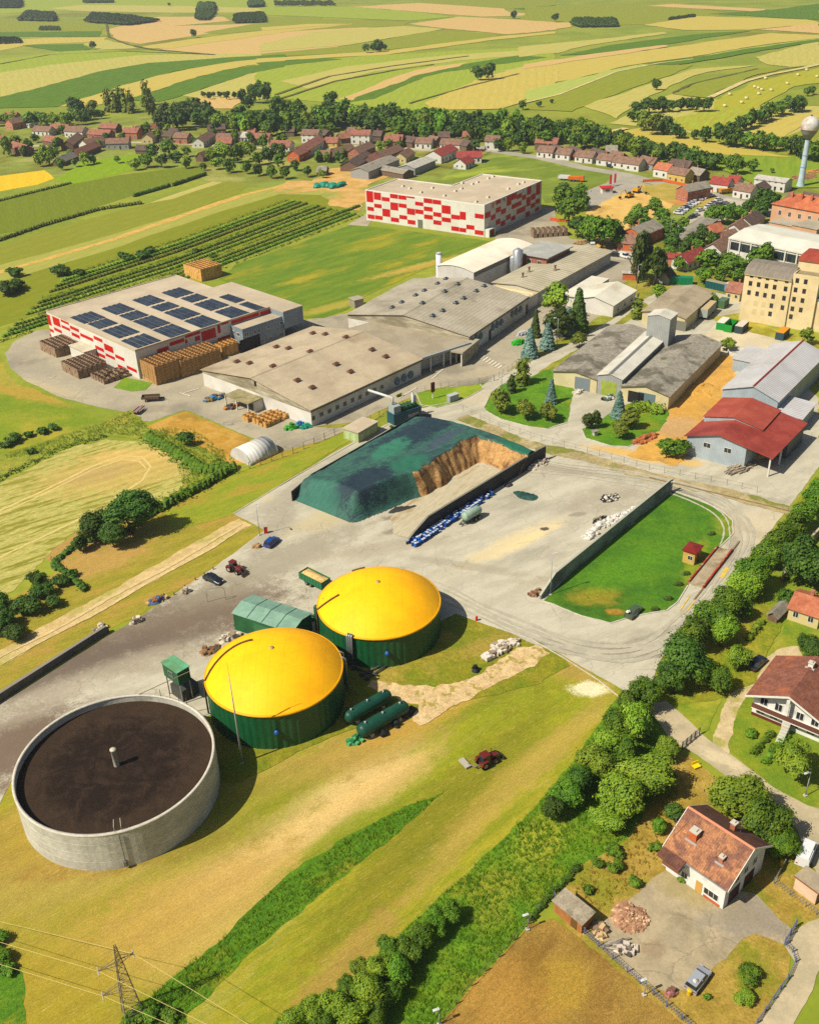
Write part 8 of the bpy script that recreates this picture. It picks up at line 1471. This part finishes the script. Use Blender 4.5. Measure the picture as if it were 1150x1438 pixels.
for i,(x,y,rx,ry,m,l,k,n,s) in enumerate(((866,729,9,1.3,WHB,'long drift of white plastic sacks along the lawn wall','blob',90,.5),(830,753,2.2,1.1,WHB,'small heap of white sacks at the lawn wall','blob',26,.45),(856,700,2.6,1.6,[BLK,flat('8A8478'),flat('C0BAAE')],'heap of dark scrap and rags on the yard','blob',40,.4),(843,731,2.2,1.2,[BLK,flat('8A7A60'),flat('6A6458')],'scattered dark rubbish near the lawn wall','blob',30,.35),(755,652,3.4,2.,RUB,'rubble and broken blocks at the far end of the silage wall','blocks',60,.5),(747,657,2.,1.4,RUB,'smaller rubble blocks beside the silage wall','blocks',26,.45),
  (752,834,.9,1.8,[flat('6A4A34'),flat('8A7058')],'stack of rusty pallets at the near end of the lawn wall','blocks',26,.45),(702,912,2.4,1.6,RUB,'pile of concrete blocks and stones on the grass verge','blocks',40,.6),(688,923,1.6,1.,RUB,'flat broken slabs beside the stone pile','blocks',16,.7),(722,903,1.2,1.2,RUB,'loose stones near the road edge by the gravel path','blocks',16,.45),(668,942,.8,.7,[BLK],'single black bundle lying at the gravel path','blob',6,.5),
  (573,1002,1.4,1.,[BLK,flat('2A2C30')],'black drums and bags at the end of the vessels','blob',14,.6),(538,1032,.6,.5,[BLK],'black ball like drum beside the outer vessel','blob',5,.6),(556,1020,.5,.5,[BLK],'second black drum beside the outer vessel','blob',5,.5),(1038,659,4.,1.8,[flat('6E6458'),flat('8A7E6E'),flat('A89A80')],'tangle of branches and scrap before the red roofed shed','logs',90,.35),(1062,640,3.,2.4,mat('B89A5E','C4A86C',s=1,fine=.15),'pale sand heap spilling from the open shed bay','blob',8,.4),(985,548,6,5,sand,'low mound of orange sand between the sheds','blob',6,.4),
  (905,618,1.5,4.5,[mat('9A5A30','A86840',s=1,fine=.2),mat('7E4A2A','8A5634',s=1)],'row of rusty orange brick stacks at the lawn edge','blocks',70,.6),(831,537,2.2,1.6,[flat('9A9C9A'),flat('6A6C6C'),flat('B4B4B0')],'grey scrap machinery in front of the left old shed','blocks',26,.9),(812,552,1.,2.,RUB,'small stones at the edge of the weedy lawn','blocks',14,.5),(855,560,2.4,1.,[BLK,flat('A8AAA8'),flat('4A5A4A')],'black and white bags before the metal nave','blob',22,.6),(1128,250,7,5,[mat('9A7050','A88060',s=1,fine=.2),mat('7E5A40','8A6648',s=1)],'big stack of logs at the foot of the water tower','logs',160,.6),(1145,242,5,4,[flat('B88A4A'),flat('A87A40')],'golden timber pile behind the logs at the right edge','logs',60,.6),
  (815,342,3.,2.,[flat('B49A70'),flat('8A7454'),flat('A88C60')],'pile of pale logs beside the white delivery van','logs',60,.5),(62,375-2,1,1,[flat('6A5A48')],'x','blocks',2,.3),(313,532,1,1,[flat('6A5A48')],'x','blocks',2,.3),(410,601,2.2,1.4,[flat('2E9A2A'),flat('3AA838'),flat('1E7A1E')],'bright green farm machine parts by the white hall corner','blocks',40,.6),(431,600,1.8,1.2,[flat('127A62'),flat('1E8A70')],'teal machine at the near corner of the white hall','blocks',26,.5),(421,597,1.6,.5,[flat('2E6AA8')],'slim blue conveyor beside the teal machine','blocks',14,.5),
  (303,560,3.4,1.4,[flat('2A6A9E'),flat('B0622A'),flat('5A7A4A'),flat('4A4A46'),flat('8A8678')],'row of colourful old implements by the white hall gable','blocks',70,.7),(325,573,2.,1.2,[flat('3E3E3C'),flat('B0702A'),flat('6A5A4A')],'dark and orange scrap under the porch edge','blocks',30,.6),(728,483,2.4,1.4,[flat('22A026'),flat('2EB032')],'bright green harvest machine near the blue spruces','blocks',46,.7),(733,470,2.4,.6,[flat('A8ACAE')],'grey conveyor frame behind the bright green machine','blocks',18,.7),(452,262,4,3,flat('1E7A64'),'left teal tarp covered stack on the bare yard','blob',16,1.4),(473,262,6,3.2,flat('1E7A64'),'right teal tarp covered stack on the bare yard','blob',26,1.6),
  (221,845,2.2,.9,[flat('4A5A78'),flat('8A5A34'),flat('B09060')],'scrap and blue barrels along the yard edge','blocks',20,.5),(192,874,1.6,.6,RUB,'low kerb blocks at the yard edge by the dirt track','blocks',10,.6),(262,832,.8,.6,RUB,'two broken pallets at the yard edge','blocks',8,.5),(361,769,.8,.7,[flat('9A7A50')],'brown sack beside the blue hatchback','blob',6,.5),(142,884,1.2,1.,RUB,'rubble at the end of the low dark wall','blocks',12,.5),(500,1041,1.6,.9,[flat('2E8A5E'),flat('46A074'),flat('1E6A46')],'small mint green pump machine in the meadow by the vessels','blocks',30,.45),(941,1395,1,.6,[flat('8A5A54'),flat('6A4A40')],'reddish rubbish strip along the garden fence','blocks',14,.3),
  (338,876,1.2,.8,[flat('3A3A36'),flat('9A968C')],'dark scrap at the left corner of the green shed','blocks',14,.4),(440,870,1.,.8,[flat('2A5A4A'),flat('3A3A36')],'small pump gear between shed and farther digester','blocks',12,.5),(323,897,2.4,1.,RUB,'heap of pale rubble behind the nearer digester','blocks',20,.6),(295,915,1.8,1.4,[flat('7A5A38'),flat('4A4038')],'brown wooden trough beside the nearer digester','blocks',14,.7))):
    if ry>rx: rx,ry=ry,rx
    if l!='x': heap(x,y,rx,ry,.9 if k!='logs' else 1.2,m,l,name={'blob':'heap','blocks':'rubble_heap','logs':'log_pile'}[k] if 'machine' not in l and 'stack' not in l else ('machine_parts' if 'machine' in l else 'stack'),cat='machinery' if 'machine' in l or 'conveyor' in l else 'pile',ang=R(35) if rx!=ry else 0,seed=i,n=n,kind='blocks' if k=='blocks' else k,s=s)
# hay bales in the far field
for i,(x,y) in enumerate(((889,357),(917,368),(903,362),(932,322),(1020,343),(955,370),(788,387),(855,403),(1063,308),(836,420),(768,434),(1098,288),(905,385),(1140,315))): g=gp(750+x/2.875,y/2.875); b=MB(); b.lathe([(.01,0),(1.,.02),(1.05,1.3),(.01,1.35)],n=8); o=obj('hay_bale',b,flat('B8B070'),None,(g.x,g.y,.3),label='pale round bale in the light green far field, '+ordn(i)+' one listed from its middle',cat='bale',group='round bales in the light green far field'); o.scale=(1.4,1.4,1.4)
# ================= POLES, TOWER, PYLON, FENCES =================
wt_=thing('water_tower','tall pale blue water tower with silver ball tank at the right edge','water tower',tuple(gp(1123,262))); hw=ht(1123,262,163); b=MB(); b.lathe([(2.1,0),(1.5,2.5),(1.35,hw*.28),(1.15,hw*.72)],n=20); obj('shaft',b,mat('98A8B0','A6B4BA',s=.4,c3='A8A8A0',s3=.1,rough=.5,fine=.06),wt_); b=MB(); b.lathe([(1.45,0),(1.45,.5),(1.3,.5)],(0,0,hw*.28),n=20); b.lathe([(1.4,0),(1.4,.4),(1.25,.4)],(0,0,hw*.45),n=20); obj('collar',b,flat('5A86A8'),wt_)
hc=hw-4.3; b=MB(); b.lathe([(1.15,hw*.72),(1.3,hc-6.2),(3.2,hc-3.4),(3.9,hc-2.0)],n=24); obj('cone',b,flat('8A8680'),wt_); b=MB(); r=4.3; b.lathe([(r*sin(a),hc+r*-cos(a)) for a in [2.0-1.0+ -.0+ .0]]+[(r*sin(a*PI/14),hc-r*cos(a*PI/14)) for a in range(4,15)],n=28); obj('ball_tank',b,mat('B4B0A8','C4C2BC',s=.3,c3='9A8874',s3=.15,lo3=.5,hi3=.7,rough=.4,spec=.5,fine=.08),wt_); b=MB(); b.box(-.4,-.4,hc+r,.4,.4,hc+r+.6); obj('hatch',b,STEEL,wt_)
b=MB(); b.lathe([(3.95,0),(4.35,0),(4.35,.15),(3.95,.15)],(0,0,hc-1.4),n=24); obj('gallery',b,flat('A88A78'),wt_)
def lamp(px,py,topy,label,arm=1.5,ang=0,r=.09,name='street_lamp',mast=False):
    g=gp(px,py); h=min(26,max(3,ht(px,py,topy))); t=thing(name,label,'lamp',tuple(g),ang); b=MB(); b.tube([(0,0,0),(0,0,h)],r*(1.6 if mast else 1),8,r*.6); obj('pole',b,flat('8E928E',.5),t)
    if arm: b=MB(); b.tube([(0,0,h-.15),(arm*.5,0,h+.15),(arm,0,h+.1)],.05,5); obj('arm',b,STEEL,t); b=MB(); b.rbox((arm,0,h-.02),(.8,.32,.16)); obj('lamp_head',b,flat('B8BAB6',.4),t)
    else: b=MB(); b.tube([(0,0,h),(0,0,h+2.4)],.03,5); obj('rod',b,STEEL,t)
    b=MB(); b.rbox((0,0,0),(.5,.5,.3)); obj('foot',b,CONC,t); return t
lamp(340.8,1072,949,'very tall thin lightning mast in front of the nearer digester',0,0,.12,'lightning_mast',True)
lamp(365,752,708,'thin lamp post at the yard edge above the blue hatchback',1.2,R(-60)); lamp(772.5,836,778,'lamp post at the near end of the lawn wall',.6,R(10)); lamp(940,693,681,'short lamp post at the far end of the lawn wall',.5,0); lamp(781.8,486,447,'street lamp behind the right blue spruce',1.,R(160)); lamp(704,549,512,'thin lamp post near the factory gate fence',.8,R(20))
lamp(740.5,1306,1284,'garden lamp post at the top corner of the dry field',.4,R(200),.07); lamp(617,1440,1417,'garden lamp post at the lower edge of the dry field',.4,R(200),.07); lamp(904,1398,1375,'garden lamp post on the paved yard side of the fence',.4,R(200),.07); lamp(1130,1118,1084,'street lamp under the weeping willow',.8,R(200),.09); lamp(893,1418-1010,372,'lamp post in front of the huge pine',.8,R(20)); lamp(906,398,371,'second lamp post at the foot of the pine',.6,0); lamp(939,345,305,'tall lamp post among town trees beside the brick house',.8,0)
# lattice pylon with wires
g=gp(188,1424); py_=thing('electricity_pylon','grey lattice electricity pylon with crossarms at the bottom left','pylon',tuple(g),R(-18)); hp=ht(188,1424,1328); print('pylon',hp); LG_=flat('6E6458',.6); b=MB(); w0,w1=1.15,.12
cs=lambda z:(w0+(w1-w0)*z/hp)
for sx in (-1,1):
    for sy in (-1,1): b.tube([(sx*w0,sy*w0,0),(sx*w1,sy*w1,hp)],.055,4)
obj('leg_frame',b,LG_,py_); b=MB(); nL=11
for k in range(nL):
    za_,zb=hp*(1-(1-k/nL)**1.15),hp*(1-(1-(k+1)/nL)**1.15); c0,c1=cs(za_),cs(zb)
    for (x0,y0),(x1,y1) in (((-1,-1),(1,-1)),((1,-1),(1,1)),((1,1),(-1,1)),((-1,1),(-1,-1))):
        b.tube([(x0*c0,y0*c0,za_),(x1*c1,y1*c1,zb)],.028,3); b.tube([(x1*c0,y1*c0,za_),(x0*c1,y0*c1,zb)],.028,3); b.tube([(x0*c1,y0*c1,zb),(x1*c1,y1*c1,zb)],.024,3)
obj('bracing',b,LG_,py_)
A_=gp(190.9,1342,9)-gp(147,1362,9); rzp=math.atan2(A_.y,A_.x); py_.rotation_euler=(0,0,rzp)
arms=[(hp*.78,1.75),(hp*.76,-2.5),(hp*.42,-2.8)]
for z,e in arms:
    b=MB(); c=cs(z); n=5
    for s in (-1,1): b.tube([(0,s*c,z),(e,0,z+.2)],.04,4); b.tube([(0,s*c,z+.7),(e,0,z+.25)],.035,4)
    for k in range(1,n): x=e*k/n; b.tube([(x,c*(1-k/n),z+.04*k),(x,-c*(1-k/n),z+.04*k),(x,0,z+.7-.45*k/n),(x,c*(1-k/n),z+.04*k)],.025,3)
    obj('crossarm',b,LG_,py_)
    for s in (-.5,.5): b=MB(); b.tube([(e,s*.2,z+.25),(e+s*.1,s*1.3,z+.15)],.08,6); obj('insulator',b,flat('9A9488',.3),py_)
for i,((z,e),l,r_,nm) in enumerate(zip(arms,((0,1294),(0,1323),(0,1354)),((348,1438),(289,1438),(237,1438)),('power line carried by the single right arm of the pylon','power line carried by the upper left arm of the pylon','power line carried by the lowest left arm of the pylon'))):
    c=Vector((g.x+e*cos(rzp),g.y+e*sin(rzp),z+.2)); pts=[]
    for (px_,py__),sg in ((l,-1),(r_,1)):
        q=gp(px_,py__,z-.3); v=q-c; v.z=0; d=v.length; v/=d; seg=[]
        for k in range(0,13): s=k/12*max(d*1.3,30.); seg.append((v.x*s,v.y*s,-.5*min(1,s/d)-.012*max(0,s-d)))
        pts=(seg[::-1] if sg<0 else pts+seg[1:])
    b=MB(); b.tube(pts,.026,4); obj('power_line',b,flat('C0B070',.4),None,tuple(c),label=nm,cat='power line')
# fences
def fence(label,pts,h,m,sp=2.5,rails=2,post=.06,infill=None,name='fence',pm=None):
    P=[gp(*p).to_2d() for p in pts]; o=P[0]; t=thing(name,label,'fence',(o.x,o.y,.05)); L=0; pb=MB(); rb=MB(); fb=MB()
    for a,c in zip(P,P[1:]):
        a,c=a-o,c-o; d=c-a; n=max(1,round(d.length/sp)); u=d.normalized(); nn=Vector((-u.y,u.x))*.02
        for i in range(n+1 if c==P[-1]-o else n): p=a+d*i/n; pb.rbox((p.x,p.y,0),(post*2,post*2,h+.08))
        for k in range(rails): z=h*(k+1)/rails-.03; q=[a-nn,c-nn,c+nn,a+nn]; rb.add([(v.x,v.y,z-.025) for v in q]+[(v.x,v.y,z) for v in q],[(0,3,2,1),(4,5,6,7),(0,1,5,4),(1,2,6,5),(2,3,7,6),(3,0,4,7)])
        if infill: 
            for i in range(int(d.length/infill)): p=a+u*(i*infill); fb.rbox((p.x,p.y,.1),(.05,.05,h-.15),math.atan2(u.y,u.x))
    obj('post_row',pb,pm or m,t); obj('rail',rb,m,t)
    if fb.v: obj('bars',fb,m,t)
    return t
FBL=flat('5E6880',.6); FGR=flat('7A7A74',.6); FBR=flat('6A5A44'); 
fence('blue grey bar fence between dry field and paved yard',[(778,1262),(792,1288),(820,1312),(880,1366),(935,1414),(1000,1470)],1.2,FBL,2.4,2,.07,.35)
fence('blue grey curved fence around the dry corner garden',[(1062,1438),(1085,1405),(1106,1375),(1116,1352),(1112,1338),(1102,1328)],1.0,FBL,2.,2,.07,.3); fence('blue metal gate post fence beside the curved fence',[(1101,1327),(1116,1302)],1.5,FBL,1.5,3,.08,.25); fence('low grey fence in front of the pink garage',[(1101,1215),(1086,1241),(1130,1274),(1160,1296)],1.1,FGR,2.,2,.06,.4)
fence('wire fence with posts along the yard from polytunnel to works gate',[(335,664),(412,637),(470,611),(508,598),(545,580)],1.8,FBR,3.4,2,.07); fence('wire fence above the small lawn beside the works gate',[(586,552),(630,545),(672,540)],1.8,FGR,2.6,3,.05); fence('steel sliding gate of the factory yard',[(673,540),(693,535)],1.9,FGR,2.,3,.08,.5,'gate'); fence('wire fence along the concrete road by the park trees',[(694,535),(731,510),(760,490),(800,470)],1.8,FGR,2.8,3,.05)
fence('wire fence along the gravel strip between the two roads',[(650,577),(700,600),(760,620),(824,636),(911,660),(1020,682),(1062,692)],1.6,FBR,3.4,1,.035); fence('dark metal gate at the end of the garden street',[(957,1052),(981,1032)],1.5,flat('3E4448'),1.2,2,.07,.3,'gate'); fence('post fence at the edge of tall grass and dry field',[(742,1298),(700,1345),(662,1385),(617,1438)],1.1,FBR,3.5,1,.06); fence('dark board fence around the sandy garden by the red roofed houses',[(599,232),(638,239),(690,215)],1.4,flat('4A3020'),3.,2,.06,.5)
fence('timber pole fence bordering the stained yard and verge',[(245,836),(275,815),(300,800)],.6,FBR,3,1,.1)
# bits and pieces
t=thing('playground_slide','teal garden slide leaning beside the orange roofed bungalow','slide',tuple(gp(1110,860)),R(65)); b=MB(); b.add([(0,-.4,1.7),(2.6,-.4,.2),(2.6,.4,.2),(0,.4,1.7),(0,-.4,1.8),(2.6,-.4,.3),(2.6,.4,.3),(0,.4,1.8)],[(0,3,2,1),(4,5,6,7),(0,1,5,4),(1,2,6,5),(2,3,7,6),(3,0,4,7)]); obj('chute',b,flat('2E8A80'),t); b=MB(); [b.box(-.1,s*.35-.04,0,.0,s*.35+.04,1.9) for s in (-1,1)]; obj('ladder',b,STEEL,t)
t=thing('garden_chair','bright yellow garden seat on the dry plot by the street','seat',tuple(gp(977,1078)),.4); b=MB(); b.box(-.6,-.4,.3,.6,.4,.45); obj('seat',b,flat('D8B80E'),t); b=MB(); b.box(-.6,.35,.45,.6,.45,1.); obj('backrest',b,flat('D8B80E'),t); b=MB(); [b.box(x,y,0,x+.08,y+.08,.3) for x in (-.55,.47) for y in (-.35,.27)]; obj('leg_frame',b,flat('B89A0E'),t)
for x,y,l in ((1097,1216,'yellow bin at the street corner of the fence'),(967,1397,'yellow sack beside the wrecked silver car'),(980,1249,'yellow sack leaning on the white house wall')): g=gp(x,y); t=thing('waste_bin',l,'bin',tuple(g)); b=MB(); b.lathe([(.25,0),(.32,.9),(.34,.95)],n=10); obj('bin_body',b,flat('C8A80E'),t); b=MB(); b.lathe([(.36,.95),(.3,1.05),(.01,1.08)],n=10); obj('lid',b,flat('B8980E'),t)
t=thing('fire_point','small red hydrant cabinet at the yard edge by the thin lamp','hydrant',tuple(gp(374,749))); b=MB(); b.box(-.35,-.25,0,.35,.25,1.4); obj('cabinet',b,flat('A8140E'),t); b=MB(); b.box(-.4,-.3,1.4,.4,.3,1.5); obj('lid',b,flat('8A100C'),t)
t=thing('fire_point','small red hydrant on the grass behind the farther digester','hydrant',tuple(gp(669,872))); b=MB(); b.lathe([(.25,0),(.25,1.),(.01,1.2)],n=10); obj('cabinet',b,flat('A8140E'),t)
for i in range(2): x=(1080,1068)[i]
t=thing('hoop_frame','thin steel hoop frame standing on the yard left of the green shed','frame',tuple(gp(292,846)),R(10)); b=MB(); b.tube([(0,0,0),(0,0,2.6),(.4,0,3.2),(3.2,0,3.2),(3.6,0,2.6),(3.6,0,0)],.06,6); obj('hoop',b,STEEL,t)
t=thing('stone_shrine','small stone gate post with cap at the park road','stone post',tuple(gp(835,612)),.4); b=MB(); b.box(-.5,-.5,0,.5,.5,1.3); obj('base',b,CONC,t); b=MB(); b.box(-.8,-.7,1.3,.8,.7,1.5); obj('cap',b,RT['grey'],t)
t=thing('stone_ring','round low concrete ring basin beside the pale metal shed','basin',tuple(gp(1036,497))); b=MB(); b.lathe([(3.2,0),(3.2,1.2),(2.9,1.2),(2.9,.3),(.01,.3)],n=20); obj('ring',b,CONC,t)
b=MB(); b.box(-3.4,-.5,.5,3.4,.5,1.3); obj('white_trough',b,flat('C4C0B4'),None,tuple(gp(1012,647)),R(-28),label='long white trough like tank lying before the red roofed shed',cat='trough')
# ================= AIR =================
hm=bpy.data.materials.new('haze'); hm.use_nodes=True; n=hm.node_tree.nodes; n.remove(n['Principled BSDF']); v=n.new('ShaderNodeVolumePrincipled'); v.inputs['Color'].default_value=(.80,.86,.93,1); v.inputs['Density'].default_value=.00011; v.inputs['Anisotropy'].default_value=.3
hm.node_tree.links.new(v.outputs[0],n['Material Output'].inputs['Volume'])
b=MB(); b.box(-5200,-400,-1.5,5200,9200,124); obj('haze',b,hm,kind='stuff')
SC.cycles.volume_bounces=0
